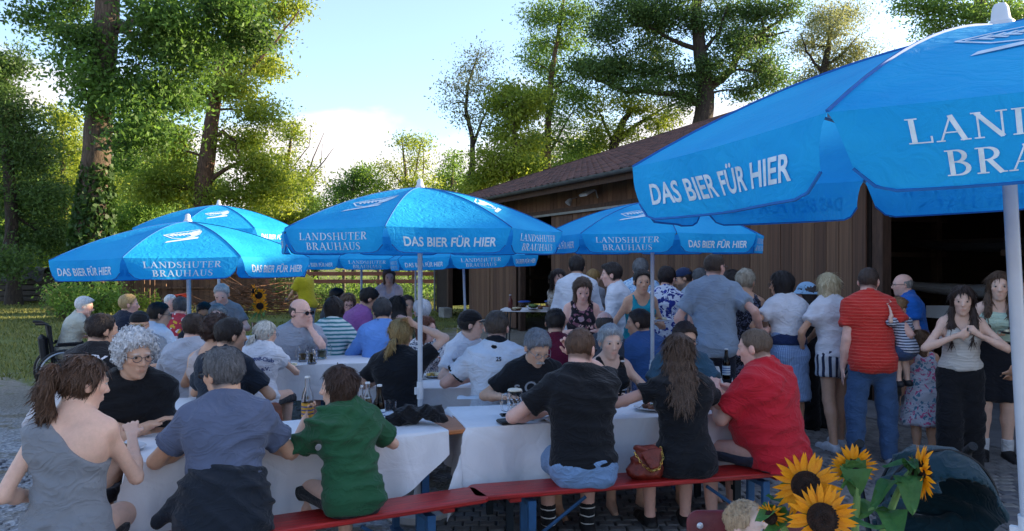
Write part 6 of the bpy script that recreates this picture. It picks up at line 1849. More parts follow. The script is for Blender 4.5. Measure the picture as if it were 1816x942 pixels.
person('green_boy', 'boy in a dark green t-shirt with bobbed brown hair holding a bottle', 600, 652, line=BENCH1, yaw=-35, hyaw=-88, hpitch=4, sex='c', w=.98, hair=('bob', '#3f2b20'), skin='fair', top=dict(col='#26593a', off=.024, sleeve=.72, fold=1.5), bottom=dict(col='#1b2024'), hands={'L': hnd(-.13, .34, .93, pole=(-.6, -.2, -.9), f=(.2, .2, 1), n=(-1, .2, 0), curl=1.1), 'R': hnd(.16, .30, .82)}, group=G1, lean=12, shoulder=1.15)
bottle_boy = to_world(LAST['obj'], LAST['obj']['hand_L'])
# far side
person('curly', 'man with curly white hair and round glasses in a black polo shirt', 240, 590, line=B1F, yaw=158, hyaw=132, hpitch=8, w=1.1, hair=('curly', '#eceae6', '#8f9095'), skin='tan', top=dict(kind='polo', col='#121216', collar=True, sleeve=.74, off=.018), bottom=dict(col='#23252c'), hands={'R': 'fold', 'L': 'fold'}, glasses=('thin', '#4a4a4c'), group=G1, lean=14, curl=.35)
# ---- table with the mugs, near side
person('black_tee', 'man in a black t-shirt and pale denim shorts on the red bench', 1030, 582, line=BENCH2, yaw=-8, hyaw=28, hpitch=8, w=1.14, hair=('crop', '#5f4636'), skin='pink', top=dict(col=BLK, off=.018, lift=.12), bottom=dict(kind='shorts', col='#7f9dc2', len=.92, wide=1.1), hands={'L': hnd(-.20, .30, .835, pole=(-1, -.1, -.5)), 'R': hnd(.02, .30, 1.20, pole=(.9, .2, -.6), f=(-.4, .2, .9), n=(.3, 1, 0), curl=1.0)}, glasses=('thick', '#1c1c20'), shoes=('#17181c', '#cfd2d6', '#1b1c20', '#d8d8d8'), group=G2, lean=8)
bt_ = LAST
person('long_hair', 'woman in a black dress with long brown hair on the red bench', 1203, 595, line=BENCH2, yaw=-4, hyaw=5, hpitch=14, sex='f', w=1.12, hair=('verylong', '#5d4737', '#2c1f18'), skin='pink', top=dict(col=BLK, off=.016, sleeve=.42, lift=.0), bottom=dict(kind='shorts', col=BLK, len=.85), hands={'L': hnd(-.22, .30, .90, pole=(-1.1, .0, -.35), curl=.9), 'R': hnd(.14, .34, .92, pole=(.8, 0, -.6), curl=1.0)}, shoes=('#17181c',), group=G2, lean=10)
person('red_polo', 'heavy man in a red polo shirt at the end of the red bench', 1338, 583, line=BENCH2, yaw=-42, hyaw=-55, hpitch=10, w=1.38, hair=('crop', '#6b5a4c'), skin='pink', belly=.08, top=dict(kind='polo', col='#c8202f', collar=True, sleeve=.78, off=.022, lift=-.03, fold=1.2), bottom=dict(col='#3c4150'), hands={'L': hnd(-.10, .40, .94, pole=(-.6, -.2, -.8), curl=.9), 'R': hnd(.06, .42, .93, pole=(.9, -.2, -.6), curl=.9)}, shoes=('#b9bdc2', '#e6e6e6'), group=G2, lean=10, arm_r=1.25)
# far side
person('moustache', 'grey haired man with glasses and a white moustache in a black printed t-shirt', 953, 588, line=B2F, yaw=172, hyaw=158, hpitch=30, w=1.1, hair=('side', '#7d7f84', '#4b4c50'), skin='tan', top=dict(col='#15161b', off=.018, sleeve=.7), bottom=dict(col='#23252c'), hands={'L': hnd(-.12, .26, .84), 'R': hnd(.22, .26, .83)}, glasses=('thin', '#8d8a86'), face='moustache', group=G2, lean=10, hs=1.2)
mo_ = LAST
person('tank_woman', 'woman with short silver hair in a black tank top', 1083, 577, line=B2F, yaw=165, hyaw=172, hpitch=8, sex='f', w=1.12, hair=('side', '#a9b0b4', '#686e74'), skin='fair', top=dict(kind='tank', col=BLK), bottom=dict(col='#23252c'), hands={'L': hnd(-.16, .3, .83), 'R': hnd(.10, .3, .83)}, group=G2, lean=5, hs=1.16)
person('teal_tee_man', 'man with glasses in a petrol blue t-shirt behind the long haired woman', 1215, 572, line=B2F, yaw=175, hyaw=168, hpitch=14, w=1.15, hair=('short', '#33261f'), skin='tan', top=dict(col='#35566a', off=.018), bottom=dict(col='#23252c'), hands={'L': hnd(-.06, .34, .90), 'R': hnd(.12, .3, .84)}, glasses=('thin', '#4a4a4c'), group=G2, lean=6, hs=1.14)
# ---- middle left
person('jersey', 'young man in a black t-shirt with white lettering across the back', 182, 557, d=5.9, yaw=8, hyaw=40, hpitch=4, w=1.14, hair=('short', '#2c211c'), skin='tan', top=dict(col='#1b191d', off=.02, sleeve=.7), bottom=dict(col='#23252c'), group=G3, lean=8)
je_ = LAST
person('gold_cap', 'man with glasses in a black cap with gold trim', 247, 553, d=7.3, yaw=170, hyaw=165, hpitch=12, w=1.1, hair=('thin', '#6a6a6a'), skin='tan', hat=('cap', '#17171a', '#8c7038'), top=dict(col='#8a8e94'), bottom=dict(col='#23252c'), glasses=('thin', '#3a3a3c'), face='stubble', group=G3)
person('white_shirt_sit', 'dark haired man with glasses in a white shirt turned to the right', 283, 537, d=8.0, yaw=25, hyaw=62, hpitch=6, w=1.02, hair=('short', '#211a17'), skin='tan', top=dict(kind='shirt', col='#dde0e8', sleeve=1.0, collar=True), bottom=dict(col='#23252c'), glasses=('thin', '#1c1c20'), group=G3)
person('pale_tee', 'broad man in a pale grey t-shirt seen from behind', 345, 557, d=6.5, yaw=4, hyaw=10, hpitch=8, w=1.12, hair=('short', '#3a2c24'), skin='pink', top=dict(col='#b3b7c2', off=.02), bottom=dict(col='#23252c'), group=G3)
person('curly_woman', 'woman with curly dark hair in a pale sleeveless top', 384, 562, d=6.15, yaw=10, hyaw=20, hpitch=6, sex='f', hair=('curly', '#3f2a22', '#21150f'), skin='tan', top=dict(kind='tank', col='#c9b9b4'), bottom=dict(col='#23252c'), group=G3)
person('navy_tee', 'dark haired man in a navy t-shirt with his head turned to the right', 410, 565, d=5.7, yaw=12, hyaw=48, hpitch=4, w=.98, shoulder=.94, arm_r=.95, hair=('short', '#2b2320'), skin='tan', top=dict(col='#1d2532', off=.02, sleeve=.7), bottom=dict(col='#23252c'), group=G3, face='stubble')
person('club_woman', 'elderly woman with white tied hair in a white club shirt', 472, 570, d=6.95, yaw=5, hyaw=48, hpitch=10, sex='f', w=1.12, hair=('lowpony', '#dcd9cf', '#a7a49b'), skin='fair', top=dict(kind='tee', col='#dde0e8', off=.02, sleeve=.5), bottom=dict(col='#23252c'), glasses=('thin', '#6a6a6c'), group=G3)
cw_ = LAST
person('sunglasses_man', 'bald man with sunglasses in a grey polo shirt resting his chin on his hand', 533, 530, d=7.9, yaw=160, hyaw=118, hpitch=2, w=1.2, hair=('bald', '#4b4038'), skin='pink', top=dict(kind='polo', col='#9a9fab', collar=True, sleeve=.75, off=.018), bottom=dict(col='#23252c'), hands={'L': 'face', 'R': hnd(.2, .3, .83)}, glasses=('sun', '#2a1f1a'), group=G3, hs=1.25)
sg_ = LAST
person('striped_woman', 'woman with a dark bob in a turquoise and white striped t-shirt', 592, 528, d=8.5, yaw=8, hyaw=-4, hpitch=6, sex='f', w=1.22, hair=('bob', '#241c19'), skin='tan', top=dict(kind='tee', col='#cfd9d6', pat='hstripe', col2='#3f8088', sc=24, off=.02, sleeve=.75), bottom=dict(col='#3b4556'), hands={'R': hnd(.26, .2, .72)}, group=G3)
person('blue_shirt_back', 'grey haired man in a light blue shirt seen from behind', 678, 530, d=8.3, yaw=-6, hyaw=-14, hpitch=10, w=1.25, hair=('side', '#3d3d40', '#1f2022'), skin='tan', top=dict(kind='shirt', col='#6a9ae0', sleeve=1.35, collar=True, off=.02), bottom=dict(col='#23252c'), group=G3, hs=1.2)
person('purple_woman', 'dark haired woman in a mauve blouse leaning over the table', 655, 512, d=9.9, yaw=55, hyaw=70, hpitch=25, sex='f', w=1.3, hair=('short', '#17130f'), skin='tan', top=dict(kind='shirt', col='#9a5fa0', sleeve=1.2, off=.02), bottom=dict(col='#23252c'), group=G3, lean=18)
person('peeking_woman', 'brown haired woman with glasses peeking past the striped t-shirt', 618, 522, d=10.3, yaw=190, hyaw=165, hpitch=16, sex='f', hair=('bob', '#6a533e'), skin='pink', top=dict(col='#3a3a40'), bottom=dict(col='#23252c'), glasses=('thin', '#2a2a2c'), group=G3)
person('far_dark', 'dark haired man at the far end of the tables beside the yellow shirt', 599, 511, d=11.2, yaw=60, hyaw=80, sex='m', hair=('short', '#15120f'), skin='tan', top=dict(col='#33343a'), bottom=dict(col='#23252c'), group=G3)
person('dark_long', 'woman with long black hair in front of the pale blouse', 704, 526, d=9.4, yaw=20, hyaw=-20, hpitch=14, sex='f', hair=('long', '#171312'), skin='tan', top=dict(col='#c9a8a0'), bottom=dict(col='#23252c'), group=G3)
person('smiling_woman', 'smiling brown haired woman in a yellow green top', 722, 524, d=10.0, yaw=165, hyaw=150, hpitch=4, sex='f', w=1.1, hair=('short', '#4a3628'), skin='tan', top=dict(kind='tank', col='#8c8f3a'), bottom=dict(col='#23252c'), group=G3)
person('green_back', 'white haired man in a dark green t-shirt behind the parasol pole', 748, 532, d=8.9, yaw=40, hyaw=-30, hpitch=8, w=1.25, hair=('side', '#c9ccd2', '#8d9096'), skin='pink', top=dict(col='#2c4a36', off=.02), bottom=dict(col='#23252c'), group=G3, hs=1.2, lean=14)
person('red_hair', 'red brown haired woman with a zebra patterned top behind the parasol pole', 757, 563, d=7.25, yaw=170, hyaw=120, hpitch=4, sex='f', hair=('bob', '#6b3d28', '#3a2018'), skin='pink', top=dict(kind='tee', col='#d6d6d8', pat='leafy', col2='#2a3040', col3='#3a4660', sc=26), bottom=dict(col='#23252c'), hands={'L': hnd(-.12, .28, .90, curl=.9), 'R': hnd(.1, .3, .84)}, group=G3, lean=4)
person('blonde_tail', 'woman in black with a loose blonde ponytail and one hand in her hair', 712, 566, line=((-.83 - .891, 5.98 - .454), (.891, .454)), yaw=5, hyaw=18, hpitch=6, sex='f', w=1.25, hair=('lowpony', '#b99a63', '#6d5535'), skin='fair', top=dict(col=BLK, off=.02, sleeve=.6), bottom=dict(col='#23252c'), hands={'R': dict(p=(.135, .09, 1.29), pole=(1.0, .35, -.15), f=(-.8, -.1, .6), n=(.4, .8, .4), curl=.6), 'L': hnd(-.16, .3, .84)}, group=G3, hs=1.16, shoulder=1.1)
person('cap_teen', 'teenager in a black cap and white t-shirt looking to the right', 836, 551, d=6.85, yaw=130, hyaw=88, hpitch=0, sex='f', w=1.08, hair=('short', '#191513'), skin='fair', hat=('cap', '#131317'), top=dict(col='#dde0e8', off=.02, sleeve=.75), bottom=dict(col='#23252c'), group=G3, hands={'R': hnd(.15, .28, .84), 'L': hnd(-.1, .3, .84)})
person('white_polo', 'man in a white polo shirt with black collar seen from behind', 881, 552, d=6.05, yaw=2, hyaw=8, hpitch=4, w=1.10, hair=('short', '#564a40'), skin='pink', top=dict(kind='polo', col='#dde0e8', collarcol='#14161c', off=.018, sleeve=.66), bottom=dict(col='#1a1d26'), hands={'L': hnd(-.22, .30, .84, pole=(-1, -.3, -.6))}, group=G3)
wp_ = LAST
person('maroon', 'dark haired man in a maroon t-shirt seen from behind', 985, 548, d=6.9, yaw=4, hyaw=10, hpitch=6, w=1.12, hair=('short', '#2a2320'), skin='tan', top=dict(col='#6a1430'), bottom=dict(col='#23252c'), group=G3)
person('bald_back', 'balding man in a grey t-shirt behind the silver haired woman', 1072, 553, d=7.0, yaw=10, hyaw=5, hpitch=14, w=1.2, hair=('bald', '#4b443e'), skin='pink', top=dict(col='#4d4f55', off=.02), bottom=dict(col='#23252c'), group=G3)
person('denim_shirt', 'dark haired man in a blue t-shirt with his face turned to the left', 1132, 549, d=7.0, yaw=-30, hyaw=-72, hpitch=6, w=1.2, hair=('short', '#2f2520'), skin='tan', top=dict(col='#3b5f92', off=.02, sleeve=.8), bottom=dict(col='#23252c'), group=G3, lean=12)
# ---- far left
person('wheelchair_man', 'white haired old man in a cream shirt sitting in a wheelchair', 150, 527, d=10.6, yaw=55, hyaw=68, hpitch=14, w=1.12, hair=('side', '#dcdcda', '#a9a9a8'), skin='pink', top=dict(kind='shirt', col='#c5c7b9', sleeve=.9, collar=True), bottom=dict(col='#4a4a48'), hands={'R': 'face', 'L': hnd(-.1, .3, .74)}, group=G3, lean=14, seat=.46, hs=1.2)
wc_ = LAST
person('blond_navy', 'short haired blond woman in a navy jacket', 229, 522, d=10.0, yaw=30, hyaw=62, hpitch=2, sex='f', w=1.2, hair=('short', '#b59c6c', '#7a6541'), skin='pink', top=dict(kind='shirt', col='#1d2638', sleeve=1.9, off=.02), bottom=dict(col='#23252c'), group=G3, hs=1.18)
person('white_hair_woman', 'white haired woman facing the red flowered blouse', 303, 523, d=11.2, yaw=160, hyaw=130, hpitch=4, sex='f', w=1.1, hair=('short', '#dddbd6', '#aaa7a2'), skin='pink', top=dict(col='#b9a7a0'), bottom=dict(col='#23252c'), group=G3)
person('flower_woman', 'grey haired woman in a red flowered blouse seen from behind', 321, 527, d=9.9, yaw=8, hyaw=0, sex='f', w=1.3, hair=('short', '#5b5a5a', '#353536'), skin='pink', top=dict(kind='tee', col='#c43a44', pat='floral', col2='#e0b23a', col3='#e6d2cc', sc=14), bottom=dict(col='#23252c'), group=G3, hs=1.15)
person('grey_far', 'grey haired man in a grey t-shirt facing us under the wide parasol', 393, 505, d=11.0, yaw=165, hyaw=172, hpitch=24, w=1.2, hair=('short', '#a3a5a6', '#707274'), skin='pink', top=dict(col='#84878d'), bottom=dict(col='#23252c'), group=G3, hs=1.18)
person('dark_far', 'dark haired person with glasses below the grey parasol post', 362, 537, d=9.0, yaw=170, hyaw=160, hpitch=20, sex='m', hair=('short', '#17120f'), skin='dark', top=dict(col='#2a2a30'), bottom=dict(col='#23252c'), glasses=('thin', '#1c1c1e'), group=G3)
person('glasses_grey', 'grey haired man with glasses looking over the navy t-shirt', 386, 540, d=8.3, yaw=172, hyaw=165, hpitch=8, w=1.1, hair=('short', '#8a8b8c', '#5c5d5e'), skin='pink', top=dict(col='#6c7078'), bottom=dict(col='#23252c'), glasses=('thin', '#3a3a3c'), group=G3, hs=1.2)
# ---- standing far
person('yellow_shirt', 'man in a yellow t-shirt standing on the lawn looking at his phone', 531, 470, d=15.5, pose='stand', yaw=-72, hyaw=-80, hpitch=28, w=1.12, hair=('crop', '#4a3a30'), skin='dark', top=dict(col='#b5a81e', off=.02, sleeve=.7), bottom=dict(col='#7d8fa8'), hands={'L': hnd(-.05, .42, 1.02), 'R': hnd(.08, .42, 1.02)}, shoes=('#2a2a2e',), group=GS, lean=10)
ph_ = LAST
person('pale_blouse', 'woman in a pale pink blouse standing behind the far tables', 690, 477, d=11.6, pose='stand', yaw=170, hyaw=165, hpitch=12, sex='f', w=1.05, hair=('bob', '#6d523c'), skin='fair', top=dict(kind='tee', col='#d9c3be', vneck=.10, hem=-.1), bottom=dict(col='#3a3c44'), shoes=('#2a2a2e',), group=GS)
# ---- standing by the buffet and the boathouse
person('floral_woman', 'woman in a sleeveless dark floral top looking down', 1033, 494, d=7.9, pose='stand', yaw=178, hyaw=178, hpitch=22, sex='f', w=1.1, hair=('longbob', '#5a4534', '#2f231b'), skin='pink', top=dict(kind='tank', col='#1d1a22', pat='floral', col2='#8a5a68', col3='#b79aa0', sc=17), bottom=dict(col='#23252c'), hands={'R': 'plate', 'L': 'plate'}, shoes=('#2a2a2e',), group=GS, hs=1.16)
person('white_shirt_back', 'tall man in a white shirt seen from behind', 1023, 454, d=9.7, pose='stand', yaw=8, hyaw=4, hpitch=4, w=1.22, hair=('short', '#2a2220'), skin='tan', top=dict(kind='shirt', col='#dde0e8', sleeve=1.5, collar=True, off=.02), bottom=dict(col='#23252c'), hands={'R': 'plate', 'L': 'plate'}, shoes=('#2a2a2e',), group=GS, hs=1.12)
person('sunglass_hair', 'dark haired woman with sunglasses pushed up on her hair at the buffet', 990, 478, d=10.3, pose='stand', yaw=-130, hyaw=170, hpitch=6, sex='f', w=1.05, hair=('long', '#2c1f1c'), skin='pink', top=dict(kind='tee', col='#b9ad9a', pat='leafy', col2='#8f8168', col3='#d6cdbf', sc=22), bottom=dict(col='#23252c'), shoes=('#2a2a2e',), group=GS)
person('white_shirt_side', 'dark haired man in a white shirt standing in profile', 1084, 467, d=9.0, pose='stand', yaw=-70, hyaw=-80, hpitch=6, w=1.12, hair=('side', '#2b211d'), skin='pink', top=dict(kind='shirt', col='#dde0e8', sleeve=1.4, collar=True, off=.02), bottom=dict(col='#191b22'), hands={'R': 'plate', 'L': 'plate'}, shoes=('#2a2a2e',), group=GS, hs=1.14)
person('blond_child', 'blond child beside the man in the white shirt', 1053, 478, d=10.8, pose='stand', yaw=30, hyaw=50, sex='f', hair=('short', '#a5834f', '#6d5430'), skin='fair', top=dict(col='#8a8c92'), bottom=dict(col='#23252c'), shoes=('#2a2a2e',), group=GS)
person('blue_pattern_man', 'grey haired man in a pale blue patterned shirt seen from behind', 1136, 459, d=9.9, pose='stand', yaw=15, hyaw=10, w=1.15, hair=('short', '#6f7072', '#444548'), skin='pink', top=dict(kind='shirt', col='#9fc0dd', pat='leafy', col2='#5f93c4', col3='#c9dcea', sc=20, sleeve=.8), bottom=dict(col='#23252c'), shoes=('#2a2a2e',), group=GS, hs=1.16)
person('turquoise_top', 'dark haired woman in a turquoise strap top holding a plate', 1139, 479, d=8.2, pose='stand', yaw=170, hyaw=178, hpitch=4, sex='f', w=1.02, hair=('short', '#241b18'), skin='tan', top=dict(kind='strap', col='#1593a6'), bottom=dict(col='#23405a'), hands={'L': 'plate', 'R': hnd(.24, .05, .86)}, shoes=('#2a2a2e',), group=GS, hs=1.12)
tq_ = LAST
person('blue_flower_dress', 'dark haired woman in a blue and white patterned dress', 1183, 473, d=8.7, pose='stand', yaw=20, hyaw=35, hpitch=8, sex='f', w=1.15, hair=('short', '#2b1d1c', '#120c0c'), skin='pink', top=dict(kind='tee', col='#cfd6e4', pat='leafy', col2='#23307a', col3='#2c3c92', sc=15, skirt=.5), bottom=None, shoes=('#2a2a2e',), group=GS, hs=1.14)
person('blue_cap_man', 'bearded man in a dark blue cap bending towards the buffet', 1212, 476, d=9.3, pose='stand', yaw=-75, hyaw=-85, hpitch=16, w=1.05, hair=('short', '#3a2c24'), skin='tan', hat=('cap', '#1d2f52'), face='beard', top=dict(kind='shirt', col='#a9b9cc', sleeve=1.3), bottom=dict(col='#23252c'), hands={'L': hnd(-.1, .45, 1.0), 'R': hnd(.1, .45, 1.0)}, shoes=('#2a2a2e',), group=GS, lean=10)
person('grey_behind', 'grey haired man half hidden behind the tall man', 1241, 477, d=9.2, pose='stand', yaw=-20, hyaw=0, hair=('side', '#5b5c5e', '#333335'), skin='pink', top=dict(col='#5a6a80'), bottom=dict(col='#23252c'), shoes=('#2a2a2e',), group=GS)
person('hidden_woman', 'dark haired woman half hidden beside the tall man', 1300, 480, d=9.0, pose='stand', yaw=150, hyaw=120, sex='f', hair=('bob', '#241a18'), skin='pink', top=dict(col='#4a3a3c'), bottom=dict(col='#23252c'), shoes=('#2a2a2e',), group=GS)
person('tall_man', 'very tall man in a grey blue t-shirt, arm round the woman in the dark dress', 1268, 450, d=7.6, pose='stand', yaw=8, hyaw=50, hpitch=2, w=1.12, hair=('crop', '#4c4038'), skin='pink', top=dict(col='#92a3b5', off=.022, sleeve=.7, hem=-.13, fold=1.2), bottom=dict(col='#191d2b'), hands={'R': dict(p=(.44, .06, 1.12), pole=(.5, -1, -.3), f=(.9, .5, 0), n=(0, -1, .2), curl=.2), 'L': hnd(-.22, .18, 1.0)}, shoes=('#2a2a2e',), glasses=('thin', '#3a3a3c'), group=GS)
person('updo', 'woman with a fair updo in a dark patterned dress with open back', 1323, 478, d=7.9, pose='stand', yaw=6, hyaw=40, hpitch=4, sex='f', w=1.1, hair=('bun', '#b3ab9a', '#7c7466'), skin='tan', top=dict(kind='tank', col='#1b1b24', pat='leafy', col2='#34384e', col3='#6a6f86', sc=24, skirt=.62, flare=1.25), shoes=('#2a2a2e',), group=GS, hs=1.1)
person('blue_skirt', 'dark haired woman in a white t-shirt and pale blue skirt', 1385, 483, d=7.6, pose='stand', yaw=-8, hyaw=-50, hpitch=4, sex='f', w=1.16, hair=('longbob', '#211a1a', '#0f0c0c'), skin='tan', top=dict(kind='tee', col='#dde0e8', off=.016, sleeve=.55, hem=.14), bottom=dict(kind='skirt', pat='vstripe', col='#6f8db8', col2='#90a9cc', sc=9.0, len=.46, belt='#1f3058', tuck=1), shoes=('#2a2a2e',), glasses=('thin', '#3a3a3c'), hands={'R': hnd(.26, .16, .98), 'L': hnd(-.26, .14, .98)}, group=GS)
person('hat_woman', 'elderly woman in black with a pale blue sun hat', 1430, 503, d=8.2, pose='stand', yaw=-30, hyaw=-60, hpitch=4, sex='f', w=1.05, hair=('bob', '#3c3230'), skin='pink', hat=('bucket', '#8fb3d2'), top=dict(kind='shirt', col='#17181d', sleeve=1.3), bottom=dict(col='#15161a', flare=.02), shoes=('#101114',), group=GS)
person('striped_shorts', 'blonde woman in a white t-shirt and striped shorts with white trainers', 1467, 486, d=7.4, pose='stand', yaw=-12, hyaw=-8, hpitch=4, sex='f', w=1.14, hair=('long', '#cfc2a0', '#938463'), skin='tan', top=dict(kind='tee', col='#dde0e8', off=.02, sleeve=.6, hem=-.02), bottom=dict(kind='shorts', pat='vstripe', col='#cdd0d6', col2='#272f48', sc=3.2, len=.46, wide=1.2, off=.014), hands={'L': hnd(-.24, .17, .93), 'R': hnd(.22, .2, .95)}, shoes=('#c3c9d0', '#e6e6e6'), group=GS, legs=dict(fwd=.09))
person('red_stripe_polo', 'man in a red striped polo shirt and jeans carrying a small child', 1541, 475, d=6.9, pose='stand', yaw=8, hyaw=42, hpitch=6, w=1.12, hair=('crop', '#43362f'), skin='pink', top=dict(kind='polo', pat='thin', col='#c23028', col2='#cf6658', sc=36, collar=True, off=.018, sleeve=.62, hem=-.12), bottom=dict(col='#3f5c82'), hands={'R': dict(p=(.25, .20, 1.10), pole=(.5, -1, -.5), f=(.3, .8, .1), n=(0, -.2, -1), curl=.6), 'L': 'down'}, shoes=('#8a8c92', '#e6e6e6'), group=GS, legs=dict(spread=.12))
rp_ = LAST
person('bald_blue', 'bald man with glasses in a bright blue polo shirt in the boathouse door', 1600, 486, d=8.4, pose='stand', yaw=-70, hyaw=-80, hpitch=2, w=1.12, hair=('bald', '#8b8782'), skin='pink', top=dict(kind='polo', col='#1c62b8', collar=True, off=.02), bottom=dict(col='#2a3344'), glasses=('thin', '#1c1c1e'), face='stubble', shoes=('#2a2a2e',), group=GS)
person('flower_girl', 'little girl in a flowered dress with curly brown hair', 1630, 586, d=6.95, pose='stand', yaw=10, hyaw=-20, hpitch=4, sex='c', w=1.02, hair=('long', '#6f5138', '#3d2a1c'), skin='tan', top=dict(kind='tank', pat='floral', col='#b9bcc9', col2='#c05a86', col3='#54809a', sc=26, skirt=.42, flare=1.9), shoes=('#7b5a48',), group=GS)
person('cami_girl', 'girl in a white camisole and black trousers clasping her hands', 1707, 508, d=6.3, pose='stand', yaw=-158, hyaw=-152, hpitch=8, sex='f', w=.98, hair=('longfront', '#3b2b24', '#1b1310'), skin='pale', top=dict(kind='strap', col='#c9c6c0', pat='thin', col2='#b3b0aa', sc=40, hem=.03, fold=1.2), bottom=dict(col='#15161b', flare=.035), hands={'R': dict(p=(.07, .21, 1.18), pole=(1, -.3, -.4), f=(-.85, .1, .35), n=(0, 1, .1), curl=.5), 'L': dict(p=(-.10, .22, 1.20), pole=(-1, -.3, -.5), f=(.7, .1, .6), n=(0, 1, .2), curl=.7)}, shoes=('#c0553c', '#d9cdbf'), group=GS, legs=dict(fwd=.08))
person('crop_girl', 'girl with long brown hair in a pale green crop top holding a plate of food', 1772, 483, d=6.75, pose='stand', yaw=-160, hyaw=-152, hpitch=4, sex='f', w=1.0, hair=('longfront', '#5b4534', '#32241b'), skin='pale', top=dict(kind='crop', pat='thin', col='#b7cdb9', col2='#9fb6a4', sc=44), bottom=dict(kind='shorts', col='#191c24', len=.88, wide=1.25), hands={'R': 'plate', 'L': hnd(-.2, .12, .86)}, shoes=('#111216', '#2a2b30', '#d3d6da'), group=GS)
cg_ = LAST
# the small child on the arm, seated on the forearm of the man in the red polo
px_c = to_world(rp_['obj'], (.30, .14, 1.17))
person('toddler', 'small child in a striped shirt and denim shorts carried on an arm', 1592, 528, d=6.82, pose='sit', yaw=-25, hyaw=60, hpitch=14, sex='c', w=.72, hair=('side', '#8a6a48', '#5b4330'), skin='child', seat=.98, top=dict(kind='tee', pat='hstripe', col='#bfc6d2', col2='#2c3650', sc=42, off=.012, sleeve=.9), bottom=dict(kind='shorts', col='#3f5578', len=.75), hands={'L': hnd(-.17, .03, 1.40, pole=(-.5, -.4, -.4)), 'R': hnd(.1, .16, 1.25)}, shoes=('#23262c', '#d6d6d6'), legs=dict(knee=(.05, .07, .90), ankle=(.055, .03, .74)), group=GS, lean=16, ground=0.0)
# a boy's blond head low behind the sunflowers and a guest at the right edge
person('blond_boy', 'fair haired small child behind the sunflowers on the reddish bench', 1330, 888, d=2.62, pose='sit', yaw=160, hyaw=140, hpitch=-12, sex='c', w=.8, hair=('crop', '#b79a78', '#8a6f52'), skin='child', seat=.40, top=dict(col='#8a6a72'), bottom=dict(kind='shorts', col='#3f5578', len=.8), shoes=('#23262c',), group='guests in front of the tables')
person('edge_guest', 'guest in pink only partly in view at the edge of the picture', 1852, 470, d=4.6, pose='stand', yaw=-30, hyaw=-40, sex='f', w=1.1, hair=('bob', '#3a2a20'), skin='dark', top=dict(kind='tank', col='#c77a8c'), bottom=dict(col='#b77a88'), hands={'L': hnd(-.10, .28, 1.12, pole=(-1, -.3, -.4)), 'R': hnd(.2, .2, 1.1)}, shoes=('#2a2a2e',), group='guests in front of the tables')
# ================================================================ LETTERING ON CLOTHES
ink_w = mat('ink white', '#d8d3d6', .7, .08, 20); ink_b = mat('ink blue', '#27457e', .7, .08, 20); ink_g = mat('ink grey', '#8f9094', .7, .1, 20); ink_k = mat('ink black', '#20222a', .7, .1, 20)
def label_on(P, text, z, u, ray, m, size, bold=.02, x=0.0, arch=0.0, depth=.0, slant=0.0):
    o = P['obj']; tgt = bpy.data.objects[o['top_name']]
    V2, F2 = text_mesh(text, 1.0, bold)
    V2 = V2[:, :2].copy(); V2[:, 0] += V2[:, 1] * slant
    if arch: V2[:, 1] -= arch * V2[:, 0] ** 2 - arch * .5
    org = (x, depth, z)
    return print_on(tgt, V2, F2, org, u, (0, 0, 1), ray, m, 'lettering', size, .004)
S_ = je_['S']; label_on(je_, 'NY JEX', float(S_['chest'][2] + .085), (1, 0, 0), (0, 1, 0), ink_w, .095, .03, x=.02, arch=.06)
S_ = cw_['S']; z_ = float(S_['chest'][2])
label_on(cw_, 'Bahnengolf-Club', z_ + .045, (1, 0, 0), (0, 1, 0), ink_b, .047, .03, arch=.045)
label_on(cw_, 'Landshut e.V.', z_ - .045, (1, 0, 0), (0, 1, 0), ink_b, .047, .03)
S_ = mo_['S']; z_ = float(S_['chest'][2]); label_on(mo_, 's.Oliver', z_ - .05, (-1, 0, 0), (0, -1, 0), ink_g, .115, .012, x=-.02, slant=.12)
S_ = wp_['S']; z_ = float(S_['chest'][2]); label_on(wp_, '25', z_ + .085, (1, 0, 0), (0, 1, 0), ink_k, .042, .03, x=.03)
# ================================================================ THINGS ON THE TABLES
clear = glass_mat('clear glass'); brown_g = glass_mat('brown glass', (.10, .035, .01), .03); plastic_c = glass_mat('clear plastic', (.92, .93, .95), .12)
beer_m, bt, bb = new_mat('beer'); bb.inputs['Base Color'].default_value = (.85, .48, .06, 1); bb.inputs['Roughness'].default_value = .1; bb.inputs['Transmission Weight'].default_value = .55
lem_m, lt_, lb = new_mat('lemonade'); lb.inputs['Base Color'].default_value = (.90, .62, .10, 1); lb.inputs['Roughness'].default_value = .12; lb.inputs['Transmission Weight'].default_value = .45
pale_m, pt_, pb_ = new_mat('pale drink'); pb_.inputs['Base Color'].default_value = (.85, .80, .35, 1); pb_.inputs['Roughness'].default_value = .12; pb_.inputs['Transmission Weight'].default_value = .55
foam_m = mat('foam', '#e6dcc8', .9, .1, 60, .3, 120); porc = mat('porcelain', '#d4d6da', .25, .04, 5); lab_m = mat('paper label', '#b9c9d4', .6, .1, 20); capm = mat('crown cap', '#c9ccd0', .35, .05, 5, metal=.4); steel = mat('cutlery steel', '#a9adb2', .25, .05, 5, metal=.9)
TZ = .785
def place(o, px, py, z=TZ):
    p = gp(px, py, z); o.location = p; return o
